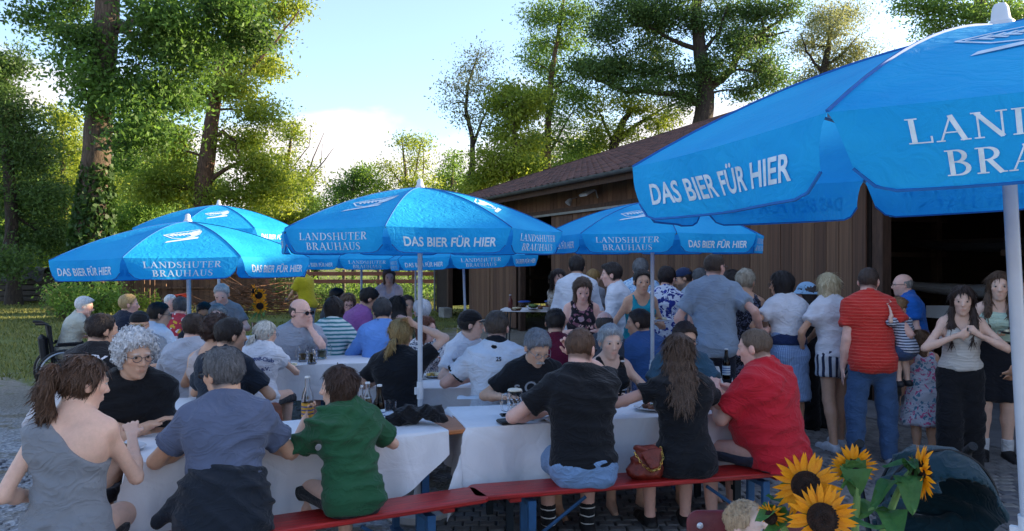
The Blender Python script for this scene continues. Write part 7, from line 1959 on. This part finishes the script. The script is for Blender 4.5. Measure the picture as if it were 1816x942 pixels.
def mug(label, px, py, fill=.3, m=beer_m, foam=False, z=TZ, h=.165, r=.048, group='glass beer mugs'):
    t_ = place(thing('beer_mug', label, 'mug', (0, 0, 0), random.uniform(0, 6), group), px, py, z)
    b = MB(); n = 20
    b.lathe([(.001, .0), (r * .92, .0), (r, .008), (r * 1.0, h * .5), (r, h), (r * .93, h), (r * .92, h * .5), (r * .88, .018), (.001, .018)], n, cap=False); b.obj('mug_glass', clear, t_, True)
    for j in range(4):
        for k in range(9):
            a = 2 * math.pi * (k + .5 * (j % 2)) / 9
            if j == 0 and k == 0: db = MB()
            db.lathe([(.0005, .0035), (.007, .002), (.0095, 0)], 8, M=Matrix.Rotation(a, 3, 'Z') @ Matrix.Rotation(R(90), 3, 'Y'), c=(r * math.cos(a), r * math.sin(a), .03 + j * .03), cap=False)
    db.obj('dimple', clear, t_, True)
    b = MB(); b.tube([(r * .98, 0, h * .86), (r + .032, 0, h * .84), (r + .042, 0, h * .55), (r + .034, 0, h * .24), (r * .98, 0, h * .2)], .0075, 8); b.obj('handle', clear, t_, True)
    b = MB(); fz = .02 + fill * (h - .03); b.lathe([(.001, .0195), (r * .865, .0195), (r * .90, fz), (.001, fz)], n, cap=False); b.obj('beer', m, t_, True)
    if foam:
        b = MB(); b.lathe([(.001, h - .01), (r * .97, h - .006), (r * 1.02, h + .004), (r * .9, h + .012), (.001, h + .014)], n, cap=False); b.obj('foam', foam_m, t_, True)
    return t_
def bottle(label, px, py, glass, m=None, fill=.5, lab=True, h=.26, r=.033, loc=None, z=TZ, labcol=None, group='bottles on the tables'):
    t_ = thing('bottle', label, 'bottle', (0, 0, 0), random.uniform(0, 6), group)
    if loc is None: place(t_, px, py, z)
    else: t_.location = loc
    pr = [(r * .9, 0), (r, .008), (r, h * .52), (r * .86, h * .62), (r * .45, h * .78), (r * .40, h * .95), (r * .46, h * .955), (r * .44, h * .985)]
    b = MB(); b.lathe([(.001, 0)] + pr + [(x * .9 - .001, z_) for x, z_ in reversed(pr[1:])] + [(.001, .012)], 18, cap=False); b.obj('bottle_glass', glass, t_, True)
    if m is not None:
        fz = h * fill; rr = r * .84; p2 = [(.001, .013), (rr, .013), (rr, min(fz, h * .52))]
        if fz > h * .55: p2 += [(rr * .86, min(fz, h * .62))]
        p2 += [(.001, p2[-1][1])]
        b = MB(); b.lathe(p2, 16, cap=False); b.obj('drink', m, t_, True)
    if lab:
        b = MB(); b.lathe([(r + .0008, h * .14), (r + .0008, h * .44)], 20, cap=False); lo = b.obj('label', lab_m if labcol is None else mat('label ' + labcol, labcol, .6, .15, 30), t_, True)
        b = MB()
        for k in range(3): b.lathe([(r + .0016, h * (.20 + .075 * k)), (r + .0016, h * (.225 + .075 * k))], 20, cap=False)
        b.obj('print_band', mat('label ink', '#27509a', .6, .3, 60), lo, True)
    b = MB(); b.lathe([(.001, h), (r * .47, h), (r * .52, h * .965), (r * .47, h * .955)], 12, cap=False); b.obj('cap', capm, t_, True)
    return t_
def tumbler(label, px, py, m=None, fill=.3, h=.12, r=.036, glass=clear, z=TZ):
    t_ = place(thing('drinking_glass', label, 'glass', (0, 0, 0), 0, 'drinking glasses'), px, py, z)
    b = MB(); b.lathe([(.001, 0), (r * .82, 0), (r, h), (r * .95, h), (r * .78, .008), (.001, .008)], 18, cap=False); b.obj('glass_body', glass, t_, True)
    if m is not None:
        b = MB(); b.lathe([(.001, .009), (r * .76, .009), (r * (.76 + .15 * fill), h * fill), (.001, h * fill)], 16, cap=False); b.obj('drink', m, t_, True)
    return t_
food_ms = [mat('food %d' % k, c, .55, .35, 30, .4, 60) for k, c in enumerate(('#6b3d22', '#c9a23c', '#5d7a2e', '#d9cba6', '#8c2f22'))]
def plate(label, px=None, py=None, loc=None, r=.12, food=(0, 1, 3), z=TZ, fork=True, col=None):
    t_ = thing('plate', label, 'plate', (0, 0, 0), random.uniform(0, 6), 'plates of food')
    if loc is None: place(t_, px, py, z)
    else: t_.location = loc
    b = MB(); b.lathe([(.001, .003), (r * .62, .002), (r * .7, .006), (r, .018), (r * .985, .021), (r * .68, .010), (r * .6, .007), (.001, .007)], 28, cap=False); b.obj('dish', col or porc, t_, True)
    for k, f in enumerate(food):
        a = 2 * math.pi * k / len(food); V, Q = field_mesh('f', [ell((r * .3 * math.cos(a) + random.gauss(0, .006), r * .3 * math.sin(a) + random.gauss(0, .006), .016 + random.uniform(0, .006)), (r * random.uniform(.14, .26), r * random.uniform(.14, .24), .014), .01) for _ in range(5)], 0, .005, .005, None, lumps(k + int(r * 900), .0022, 220))
        link_obj('food', mesh_np('food', V, Q), food_ms[f], t_)
    if fork:
        b = MB(); b.tube([(r * .3, -r * .9, .025), (r * .45, 0, .024), (r * .5, r * .6, .018)], [.003, .002, .002], 5); b.box((r * .52, r * .75, .016), (.016, .04, .002)); b.obj('fork', steel, t_)
    return t_
bottle('clear lemonade bottle held upright by the boy in green', 0, 0, clear, lem_m, .28, True, loc=bottle_boy + Vector((0, 0, -.11)), labcol='#d9a33c')
bottle('lemonade bottle with pale cap beside the boy in green, the nearer one', 640, 760, clear, lem_m, .62, True, labcol='#4f8bb8')
bottle('lemonade bottle standing behind the other one beside the boy in green', 652, 752, clear, lem_m, .62, True, labcol='#b8483a')
bottle('dark brown beer bottle with a pale label next to the black jacket', 673, 758, brown_g, mat('dark beer', '#1a0c05', .3), .6, True, labcol='#b7cfe0')
tumbler('clear plastic cup behind the brown beer bottle', 692, 748, None, h=.13, r=.04, glass=plastic_c)
plate('white plate between the woman with the ponytail and the curly haired man', loc=pt(BENCH1, N1, -.72, .62, TZ), food=(3, 0, 2))
tumbler('drinking glass by the folded arms of the curly haired man', 330, 790, pale_m, .3)
# crumpled jacket
jp = [ell((random.gauss(0, .07), random.gauss(0, .035), .03 + random.random() * .05), (random.uniform(.05, .09), random.uniform(.04, .06), random.uniform(.025, .05)), .02) for _ in range(12)] + [cone((-.16, -.03, .03), (-.02, 0, .05), .035, .05, .02), cone((.12, .02, .05), (.17, -.04, .04), .04, .03, .02)]
V, Q = field_mesh('jacket', jp, 0, .008, .008, None, folds(77, .016, 3.0))
o = tag(link_obj('jacket', mesh_np('jacket', V, Q), cloth_mat('plain', '#17171b')), 'crumpled black jacket lying on the end of the foreground table', 'jacket'); place(o, 738, 752)
mug('tall beer mug with a cream coloured coaster on top', 913, 738, .12, beer_m, True)
mug('dimpled beer mug with a little pale beer beside the phone', 941, 743, .26, pale_m)
mug('dimpled empty mug on the table of the man in the white polo', 802, 669, .1, pale_m)
mug('mug of amber beer on the table by the club shirt', 537, 641, .45, beer_m)
mug('mug of cloudy pale beer on the table by the club shirt', 553, 645, .6, lem_m)
mug('mug of beer at the far end of the table by the vase', 520, 588, .5, beer_m)
mug('half full mug near the man in the light blue shirt', 640, 612, .4, beer_m)
mug('mug of pale beer in front of the man with the sunglasses', 572, 636, .5, pale_m)
tumbler('tall glass of lemonade by the man in maroon', 1040, 640, lem_m, .6, h=.15)
ph = place(thing('wallet', 'black wallet lying on the cloth before the beer mugs', 'wallet', (0, 0, 0), .4), 907, 750); b = MB(); b.box((0, 0, .012), (.17, .10, .022), bev=.006); b.obj('cover', mat('black leather', '#141416', .5, .2, 20, .2, 90), ph, True); b = MB(); b.box((0, 0, .012), (.172, .09, .004)); b.obj('edge', mat('wallet edge', '#3a3632', .6), ph)
ph = place(thing('phone', 'dark smartphone lying on the black wallet', 'phone', (0, 0, 0), .2), 908, 744); ph.location.z = TZ + .025; b = MB(); b.box((0, 0, .005), (.15, .074, .009), bev=.003); b.obj('case', mat('phone case', '#101114', .4), ph, True); b = MB(); b.box((0, 0, .0103), (.14, .066, .001)); b.obj('screen', mat('phone screen', '#0b0d12', .06), ph)
plate('white plate with grilled meat in front of the long haired woman', 1155, 726, food=(0, 0, 2))
plate('white plate with yellow salad by the man in the red polo', 1268, 716, food=(1, 1, 3))
plate('white plate half hidden by the man in the black t-shirt', 1000, 748, food=(0, 3, 1))
plate('plate in front of the man with the moustache', 965, 712, food=(3, 1, 0))
bottle('clear water bottle behind the man in the black t-shirt', 1104, 700, clear, None, .5, True, labcol='#c9d6e2')
tumbler('water glass beside the clear bottle', 1123, 704, plastic_c, .35, h=.125)
bottle('dark bottle with a white cap near the red polo', 1288, 672, brown_g, mat('dark beer', '#1a0c05', .3), .6, True)
tumbler('small glass near the petrol blue t-shirt', 1253, 690, None)
plate('plate of food on the table beside the red haired woman', 770, 668, food=(1, 3, 3))
tumbler('small glass at the left end of the table by the parasol pole', 752, 672, None, h=.10)
plate('white plate beside the mugs on the table by the club shirt', 515, 650, food=(0, 3))
bottle('small clear bottle with yellow drink behind the teenager in the cap', 815, 596, clear, lem_m, .25, False, h=.2, r=.04)
plate('plate of food carried by the woman in the turquoise top', loc=to_world(tq_['obj'], tq_['obj']['hand_L']) + Vector((.05, -.06, .02)), food=(1, 0, 3))
plate('dark plate of salad carried by the girl in the crop top', loc=to_world(cg_['obj'], cg_['obj']['hand_R']) + Vector((.06, -.06, .02)), food=(1, 2, 3), r=.10, col=mat('dark plate', '#22252a', .4), fork=False)
for k, (px, py) in enumerate(((830, 706), (1190, 745), (960, 742))):
    b = MB(); N = 6
    b.add([((i / N - .5) * .16, (j / N - .5) * .13, .004 + .006 * math.sin(i * 1.7 + k) * math.sin(j * 1.3)) for i in range(N + 1) for j in range(N + 1)], [(i * (N + 1) + j, (i + 1) * (N + 1) + j, (i + 1) * (N + 1) + j + 1, i * (N + 1) + j + 1) for i in range(N) for j in range(N)])
    o = tag(b.obj('napkin', mat('napkin', '#d9dadd', .9, .05), None, True), ('paper napkin in front of the man in the white polo', 'paper napkin by the long haired woman', 'paper napkin behind the beer mugs')[k], 'napkin', 'paper napkins'); place(o, px, py); o.rotation_euler.z = k * .7
hd = to_world(ph_['obj'], ph_['obj']['hand_L']); pho = thing('phone', 'phone held by the man in the yellow t-shirt', 'phone', hd + Vector((0, 0, .02)), .3)
b = MB(); b.box((0, 0, 0), (.075, .15, .01), rot=(R(25), 0, 0), bev=.003); b.obj('case', mat('phone case', '#101114', .4), pho, True); b = MB(); b.box((0, -.002, .0055), (.066, .135, .001), rot=(R(25), 0, 0)); b.obj('screen', mat('phone screen', '#0b0d12', .06), pho)
# ---- handbag on the bench
hb = thing('handbag', 'red brown leather handbag with a gold chain on the red bench', 'handbag', pt(BENCH2, N2, .985, -.02, .482), A2)
lea = mat('rust leather', '#7a2a1a', .5, .22, 14, .35, 60); gold = mat('gold metal', '#b8924a', .25, .1, 10, metal=.9)
V, Q = field_mesh('pouch', [econe((0, 0, .04), (0, 0, .17), (1, 0, 0), (.11, .055), (.085, .03), .02), ell((0, 0, .05), (.12, .065, .05), .03)], 0, .008, .008, None, folds(5, .008, 2.5)); link_obj('pouch', mesh_np('pouch', V, Q), lea, hb)
V, Q = field_mesh('flap', [econe((.015, -.035, .17), (.03, -.072, .08), (1, 0, 0), (.075, .012), (.045, .010), .02)], 0, .007, .007); link_obj('flap', mesh_np('flap', V, Q), lea, hb)
b = MB(); pts = [(-.09, -.03, .16), (-.06, -.075, .10), (-.01, -.085, .06), (.04, -.085, .07), (.075, -.07, .13), (.08, -.03, .18)]
def along(pts, n):
    P = [Vector(p) for p in pts]; out = []
    for i in range(n):
        f = i / (n - 1) * (len(P) - 1); k = min(int(f), len(P) - 2); out.append(P[k].lerp(P[k + 1], f - k))
    return out
ch_pts = along(pts, 22)
for i, p in enumerate(ch_pts):
    d_ = (ch_pts[min(i + 1, 21)] - ch_pts[max(i - 1, 0)]).normalized(); s_ = d_.cross(Vector((0, -1, .2)) if i % 2 else Vector((0, .3, 1))).normalized()
    b.tube([p + d_ * math.cos(t) * .011 + s_ * math.sin(t) * .006 for t in np.linspace(0, 6.283, 9, False)], .0022, 4, close=True)
b.obj('chain', gold, hb, True)
# navy jacket knotted round the waist of the man in the blue grey t-shirt
Pv = gt_['S']['Pv']; u_ = gt_['u']
JP = [econe(Pv + np.array([0, -.02, -.05]), Pv + np.array([0, 0, .10]), (1, 0, 0), (.235, .19), (.21, .165), .03), cone(Pv + np.array([-.19, .0, .06]), Pv + np.array([-.30, .02, -.04]), .05, .035, .03), ell(Pv + np.array([0, -.11, -.03]), (.19, .07, .07), .03)]
for p in JP: p['clips'] = [((0, 0, .484), (0, 0, -1))]
V, Q = field_mesh('tied_jacket', JP, .0, .009, .009, None, folds(31, .016, 2.4)); link_obj('tied_jacket', mesh_np('tied_jacket', V, Q), cloth_mat('plain', '#1d2530'), gt_['obj'])
# ================================================================ BUFFET TABLE
bd = 16.2; bx = at(955, bd)
bt0 = thing('buffet_table', 'narrow folding buffet table with dark legs by the boathouse', 'table', (bx, bd, 0), R(-8))
o = plank_mesh('table_top', 1.5, .6, .03).obj('table_top', mat('buffet top', '#b9bcc2', .5), bt0, True); o.location.z = .78
for s in (-1, 1):
    b = MB(); b.tube([(s * .66, -.24, 0), (s * .62, -.24, .75)], .014, 6); b.tube([(s * .66, .24, 0), (s * .62, .24, .75)], .014, 6); b.tube([(s * .62, -.24, .3), (s * .62, .24, .3)], .01, 6); b.tube([(s * .62, 0, .7), (s * .2, 0, .74)], .01, 6); b.obj('leg_frame', leg_d, bt0, True)
tablecloth('white cloth on the buffet table', (bx, bd), R(-8), 1.5, .6, .782, front=.06, back=.06, left=.05, right=.05, seed=40)
def bowl(label, px, py, r, h, m, fm=None, lid=None):
    t_ = place(thing('bowl', label, 'bowl', (0, 0, 0), 0, 'bowls on the buffet'), px, py, .79)
    b = MB(); b.lathe([(.001, 0), (r * .7, 0), (r, h), (r * .96, h), (r * .66, .01), (.001, .01)], 20, cap=False); b.obj('bowl_body', m, t_, True)
    if fm is not None:
        V, Q = field_mesh('f', [ell((random.gauss(0, r * .35), random.gauss(0, r * .35), h * .8), (r * .4, r * .4, h * .4), .02) for _ in range(9)], 0, .014, .014, None, lumps(int(px), .008, 90)); link_obj('food', mesh_np('food', V, Q), fm, t_)
    if lid is not None:
        b = MB(); b.lathe([(r * 1.03, h), (r * 1.03, h + .015), (r * .7, h + .03), (.001, h + .032)], 20, cap=False); b.obj('lid', lid, t_, True)
    return t_
bl_l = mat('blue lid', '#2352a8', .35, .06); bowl('glass bowl of green salad on the buffet', 946, 549, .15, .09, clear, food_ms[2]); bowl('bowl of brown stew on the buffet', 966, 551, .13, .08, porc, food_ms[0]); bowl('blue lidded box on the buffet', 930, 543, .14, .09, plastic_c, None, bl_l); bowl('second blue lidded box farther right on the buffet', 976, 543, .13, .10, plastic_c, None, bl_l); bowl('brown dish at the near edge of the buffet', 915, 551, .12, .05, mat('brown dish', '#6b4a33', .5), food_ms[3])
bottle('dark red sauce bottle with a white pump on the buffet', 905, 546, mat('sauce', '#5a1a12', .35), None, 0, False, h=.28, r=.05, z=.79)
# ================================================================ WHEELCHAIR
wo = wc_['obj']
wch = thing('wheelchair', 'black folding wheelchair with grey rimmed wheels on the lawn edge', 'wheelchair', wo.location.copy(), wo.rotation_euler.z)
bf_m = mat('wheelchair fabric', '#15161a', .8, .2, 20, .2, 80); wf_m = mat('wheelchair frame', '#22242a', .4, .1, 5, metal=.4); rim_m = mat('wheelchair rim', '#a9b1bb', .3, .08, 5, metal=.6); rub = mat('black rubber', '#17181a', .6)
b = MB(); b.box((0, .06, .455), (.44, .42, .03), bev=.01); b.obj('seat', bf_m, wch, True)
b = MB(); b.box((0, -.20, .72), (.42, .03, .46), rot=(R(9), 0, 0), bev=.012); b.obj('backrest', bf_m, wch, True)
for s in (-1, 1):
    b = MB(); b.tube([(s * .29, -.06 + .30 * math.cos(t), .30 + .30 * math.sin(t)) for t in np.linspace(0, 6.283, 40, False)], .017, 8, close=True); w_ = b.obj('wheel', rub, wch, True)
    b = MB(); b.tube([(s * .31, -.06 + .275 * math.cos(t), .30 + .275 * math.sin(t)) for t in np.linspace(0, 6.283, 40, False)], .011, 8, close=True); b.tube([(s * .29, -.06 + .285 * math.cos(t), .30 + .285 * math.sin(t)) for t in np.linspace(0, 6.283, 40, False)], .012, 6, close=True); b.obj('rim', rim_m, w_, True)
    b = MB()
    for k in range(16):
        a = 2 * math.pi * k / 16; b.tube([(s * .275, -.06, .30), (s * .29, -.06 + .28 * math.cos(a), .30 + .28 * math.sin(a))], .0022, 4, cap=False)
    b.lathe([(.001, -.03), (.025, -.03), (.025, .03), (.001, .03)], 12, M=Matrix.Rotation(R(90), 3, 'Y'), c=(s * .28, -.06, .30), cap=False); b.obj('spokes', rim_m, w_, True)
    b = MB(); b.tube([(s * .24, -.28, .96), (s * .24, -.21, .93), (s * .23, -.17, .50), (s * .23, -.14, .28)], .013, 8); b.tube([(s * .23, -.17, .46), (s * .23, .30, .46), (s * .22, .44, .16)], .013, 8); b.tube([(s * .25, -.16, .66), (s * .25, .22, .66), (s * .24, .26, .46)], .012, 8); b.obj('side_frame', wf_m, wch, True)
    b = MB(); b.tube([(s * .24, -.38, .965), (s * .24, -.27, .96)], .018, 8); b.obj('push_handle', rub, wch, True)
    b = MB(); b.box((s * .25, .02, .685), (.05, .30, .03), bev=.01); b.obj('armrest', bf_m, wch, True)
    b = MB(); b.tube([(s * .22, .30 + .07 * math.cos(t), .08 + .07 * math.sin(t)) for t in np.linspace(0, 6.283, 16, False)], .012, 6, close=True); b.tube([(s * .22, .30, .08), (s * .22, .28, .44)], .01, 6); b.obj('caster', rub, wch, True)
    b = MB(); b.box((s * .11, .48, .13), (.15, .12, .015), rot=(R(15), 0, 0)); b.obj('footrest', wf_m, wch)
b = MB(); b.box((0, -.27, .62), (.34, .10, .36), rot=(R(6), 0, 0), bev=.04); b.obj('bag', bf_m, wch, True)
# ================================================================ SUNFLOWERS
pet_m = mat('sunflower petal', '#f0a708', .6, .22, 14, .2, 50, stretch=(1, 8, 8), col2='#d97a04'); disc_m = mat('sunflower disc', '#2c1608', .9, .4, 60, .9, 160); sf_leaf = mat('sunflower leaf', '#4d7a38', .6, .25, 9, .4, 30, col2='#2f5524'); stalk_m = mat('sunflower stalk', '#6d8f4a', .65, .2, 9, .3, 40)
for mm in (pet_m, sf_leaf):
    tt = mm.node_tree; out = [n for n in tt.nodes if n.type == 'OUTPUT_MATERIAL'][0]; pb = tt.nodes['Principled BSDF']; tl = tt.nodes.new('ShaderNodeBsdfTranslucent'); mx = tt.nodes.new('ShaderNodeMixShader'); mx.inputs[0].default_value = .3
    src = pb.inputs['Base Color'].links[0].from_socket; link(tt, src, tl.inputs['Color']); link(tt, pb.outputs[0], mx.inputs[1]); link(tt, tl.outputs[0], mx.inputs[2]); link(tt, mx.outputs[0], out.inputs[0])
def petal_mesh(L, w, bend, tw):
    V, Fc = [], []; N = 7
    for i in range(N):
        t = i / (N - 1); ww = w * (math.sin(math.pi * (.12 + .88 * t) ** .85)) * (1 if t < .98 else .05) + .0006
        z = bend * t * t * L
        for s in (-1, 0, 1): V.append((t * L, s * ww / 2, z + (-.12 * ww if s == 0 else 0) + tw * s * t * ww))
    for i in range(N - 1):
        for j in (0, 1): Fc.append((i * 3 + j, (i + 1) * 3 + j, (i + 1) * 3 + j + 1, i * 3 + j + 1))
    me = MB().add(V, Fc).mesh('petal', True); me.materials.append(pet_m); return me
PETALS = [petal_mesh(1, .30, .10, .1), petal_mesh(1, .26, -.12, -.2), petal_mesh(1, .33, .25, .25), petal_mesh(1, .28, .02, -.1)]
def leaf_obj(parent, base, tip, w, droop, name='leaf'):
    base, tip = Vector(base), Vector(tip); ax = tip - base; sd = ax.cross(Vector((0, 0, 1))); sd = sd.normalized() if sd.length > 1e-5 else Vector((1, 0, 0)); upv = sd.cross(ax).normalized(); V, Fc = [], []; N = 9
    for i in range(N):
        t = i / (N - 1); ww = w * (math.sin(math.pi * t ** .62) ** .9 if 0 < t < 1 else .02); c = base + ax * t - Vector((0, 0, droop * t * t)) + upv * .02 * math.sin(t * 5)
        for k, s in enumerate((-1, -.5, 0, .5, 1)): V.append(c + sd * s * ww * .5 + upv * (abs(s) * .16 * ww + .006 * math.sin(9 * t + 3 * s)))
    for i in range(N - 1):
        for j in range(4): Fc.append((i * 5 + j, (i + 1) * 5 + j, (i + 1) * 5 + j + 1, i * 5 + j + 1))
    return MB().add(V, Fc).obj(name, sf_leaf, parent, True)
def sunflower(label, c, nrm_, r, foot, leaves=(), group='sunflowers in the near vase', npet=19):
    c, foot = Vector(c), Vector(foot); n_ = Vector(nrm_).normalized()
    t_ = thing('sunflower', label, 'sunflower', foot, 0, group)
    Mx = n_.to_track_quat('Z', 'Y').to_matrix(); o0 = c - foot
    b = MB(); b.lathe([(.001, .010), (r * .22, .014), (r * .40, .008), (r * .46, -.004), (r * .35, -.02), (r * .12, -.035)], 22, M=Mx, c=o0, cap=False)
    rr = random.Random(int(c.x * 999))
    b.obj('disc', disc_m, t_, True)
    db = MB()
    for k in range(150):
        a = k * 2.39996; q = r * .44 * math.sqrt((k + .5) / 150); p = Mx @ Vector((q * math.cos(a), q * math.sin(a), .013 - .006 * (q / r / .44) ** 2)); db.box(p + o0, (r * .045,) * 3, rot=Mx.to_euler())
    db.obj('floret', disc_m, t_)
    for row_ in range(2):
        for k in range(npet):
            a = 2 * math.pi * (k + .5 * row_) / npet + rr.uniform(-.1, .1); L = r * rr.uniform(.56, .70); tilt = R(rr.uniform(-8, 22) - row_ * 10)
            o = bpy.data.objects.new('petal', PETALS[rr.randrange(4)]); COL.objects.link(o); o.parent = t_
            m3 = Mx @ Matrix.Rotation(a, 3, 'Z') @ Matrix.Rotation(-tilt, 3, 'Y') @ Matrix.Rotation(rr.uniform(-.35, .35), 3, 'X')
            o.matrix_local = Matrix.Translation(o0 + Mx @ Vector((math.cos(a) * r * .40, math.sin(a) * r * .40, -.006 - .004 * row_))) @ m3.to_4x4() @ Matrix.Scale(L, 4)
    b = MB()
    for k in range(14):
        a = 2 * math.pi * k / 14 + rr.uniform(-.1, .1); m3 = Mx @ Matrix.Rotation(a, 3, 'Z'); q = lambda x, y, z: o0 + m3 @ Vector((x, y, z))
        L = r * rr.uniform(.5, .75); b.add([q(r * .15, -.012, -.03), q(r * .15, .012, -.03), q(r * .38, .016, -.028), q(L, 0, -.026 + rr.uniform(-.01, .012)), q(r * .38, -.016, -.028)], [(0, 1, 2, 4), (4, 2, 3)])
    b.obj('sepal', sf_leaf, t_)
    back = o0 - n_ * .035; mid = o0 - n_ * r * 1.1 + Vector((0, 0, -r * .5))
    b = MB(); P = bez(back, Vector((0, 0, 0)), (mid - (back) / 2) * 1.0, 12); b.tube(P, [.008 + .004 * i / 12 for i in range(13)], 8); b.obj('stalk', stalk_m, t_, True)
    for (f, tip, w) in leaves:
        leaf_obj(t_, P[int(f * 12)], Vector(tip) - foot, w, .03)
    return t_
VX, VD = at(1500, 2.02), 2.02
vt = thing('vase', 'glass vase holding the near sunflowers on a table', 'vase', (VX, VD, .787)); b = MB(); b.lathe([(.001, 0), (.055, 0), (.06, .01), (.05, .12), (.065, .24), (.061, .24), (.046, .12), (.055, .015), (.001, .015)], 22, cap=False); b.obj('vase_glass', clear, vt, True)
b = MB(); b.lathe([(.001, .016), (.05, .016), (.044, .12), (.047, .14), (.001, .14)], 20, cap=False); b.obj('water', plastic_c, vt, True)
table('beer table below the picture carrying the near sunflowers', (VX + .3, VD), R(4)); tablecloth('white cloth under the near vase of sunflowers', (VX + .3, VD), R(4), seed=51)
ft = (VX, VD, .81)
def W3(px, py, d): return Vector((at(px, d), d, zof(py, d)))
sunflower('sunflower facing us with a dark disc, the upper of the two open heads', W3(1430, 862, 1.98), (-.12, -1, .12), .083, ft, [(.55, W3(1350, 912, 1.95), .07), (.5, W3(1370, 850, 2.05), .06)])
sunflower('lowest and nearest sunflower, its head cut by the lower border', W3(1459, 920, 1.88), (0, -1, .25), .083, ft, [(.4, W3(1560, 900, 1.9), .09)])
sunflower('sunflower turned away showing its green back', W3(1511, 826, 2.12), (.1, .93, .25), .062, ft, [(.25, W3(1475, 858, 2.1), .07), (.1, W3(1516, 850, 2.06), .085), (.5, W3(1590, 880, 2.1), .075)])
sunflower('sunflower in profile on a thick stalk facing to the right', W3(1640, 838, 2.08), (.97, -.25, .05), .072, (VX + .02, VD, .81), [(.12, W3(1575, 800, 2.1), .06), (.2, W3(1620, 880, 2.0), .075), (.55, W3(1590, 925, 1.95), .085), (.3, W3(1540, 872, 2.0), .05), (.05, W3(1622, 800, 2.05), .04)])
sunflower('small half hidden sunflower behind the lowest leaf', W3(1366, 918, 1.98), (-.5, -.7, -.3), .038, ft, [(.3, W3(1345, 890, 1.96), .06)], npet=13)
# far vase
FD = 9.85; FX = at(456, FD)
vt2 = thing('vase', 'glass vase with three sunflowers on the far table', 'vase', (FX, FD, .787)); b = MB(); b.lathe([(.001, 0), (.05, 0), (.06, .12), (.075, .22), (.07, .22), (.05, .02), (.001, .02)], 16, cap=False); b.obj('vase_glass', clear, vt2, True)
b = MB(); b.lathe([(.001, .021), (.048, .021), (.055, .12), (.001, .12)], 16, cap=False); b.obj('water', plastic_c, vt2, True)
f2 = (FX, FD, .83)
gF = 'sunflowers in the far vase'
sunflower('lower sunflower in the far vase facing us', W3(461, 543, FD), (.2, -1, 0), .10, f2, [(.5, W3(445, 560, FD), .1)], gF, 13)
sunflower('middle sunflower in the far vase facing us', W3(459, 524, FD), (.2, -1, .1), .10, f2, [(.5, W3(470, 556, FD), .1)], gF, 13)
sunflower('topmost sunflower in the far vase turned to the left', W3(449, 517, FD), (-.8, -.5, .1), .10, f2, [(.5, W3(440, 545, FD), .1)], gF, 13)
# ================================================================ PUSHCHAIR AND REDDISH BENCH IN FRONT
pc = thing('pushchair', 'dark teal folding pushchair with black grips standing on the setts', 'pushchair', (at(1665, 3.0), 3.0, 0), R(-6))
teal = cloth_mat('plain', '#17363f'); grip = mat('foam grip', '#16171a', .75, .1, 30, .3, 120); tubem = mat('pushchair tube', '#2a2c30', .35, .1, 5, metal=.5)
zh = 1.02
V, Q = field_mesh('hood', [ell((0, .0, .80), (.215, .25, .27), .02, clips=[((0, 0, .66), (0, .35, -1))]), ell((0, -.06, .76), (.200, .26, .25), .01, sub=True)], 0, .012, .012, None, folds(9, .024, 1.8)); link_obj('hood', mesh_np('hood', V, Q), teal, pc)
b = MB()
for a in (20, 62, 100): b.tube([(.222 * math.cos(t), .255 * math.sin(t) * math.cos(R(a)), .80 + .275 * math.sin(t) * math.sin(R(a))) for t in np.linspace(.02, math.pi - .02, 18)], .006, 5)
b.obj('hood_rib', grip, pc, True)
V, Q = field_mesh('seat', [econe((0, .12, .72), (0, -.02, .42), (1, 0, 0), (.19, .05), (.19, .07), .04), econe((0, -.02, .42), (0, -.25, .44), (1, 0, 0), (.18, .05), (.17, .05), .04)], 0, .012, .012, None, folds(10, .01, 1.6)); link_obj('seat', mesh_np('seat', V, Q), teal, pc)
for s in (-1, 1):
    b = MB(); b.tube([(s * .21, -.32, .10), (s * .22, .0, .50), (s * .225, .20, .84), (s * .225, .26, .93)], .012, 8); b.tube([(s * .21, .28, .10), (s * .22, -.02, .56)], .012, 8); b.obj('frame', tubem, pc, True)
    b = MB(); b.tube([(s * .225, .235, .89), (s * .225, .27, .95), (s * .225, .26, 1.0), (s * .225, .21, 1.03)], .019, 10); b.obj('grip', grip, pc, True)
    for yw in (-.33, .29):
        b = MB(); b.tube([(s * .21, yw + .075 * math.cos(t), .085 + .075 * math.sin(t)) for t in np.linspace(0, 6.283, 18, False)], .018, 8, close=True); b.lathe([(.001, -.015), (.05, -.012), (.05, .012), (.001, .015)], 12, M=Matrix.Rotation(R(90), 3, 'Y'), c=(s * .21, yw, .085), cap=False); b.obj('wheel', rub, pc, True)
rb = bench('reddish bench with a bolted backrest below the sunflowers', (at(1220, 2.75) + .29, 2.58), 0.0, mat('maroon board', '#6b1f22', .5, .2, 6, .2, 30), L=.58, back=-1, h=.44)
for c in rb.children:
    if c.name.startswith('backrest'): c.data.materials[0] = mat('maroon board', '#6b1f22', .5, .2, 6, .2, 30); c.location.z = .80
b = MB(); b.lathe([(.001, .008), (.009, .006), (.012, 0)], 12, M=Matrix.Rotation(R(90), 3, 'X'), cap=False); o = b.obj('bolt', capm, rb, True); o.location = (-.25, .155, .855)
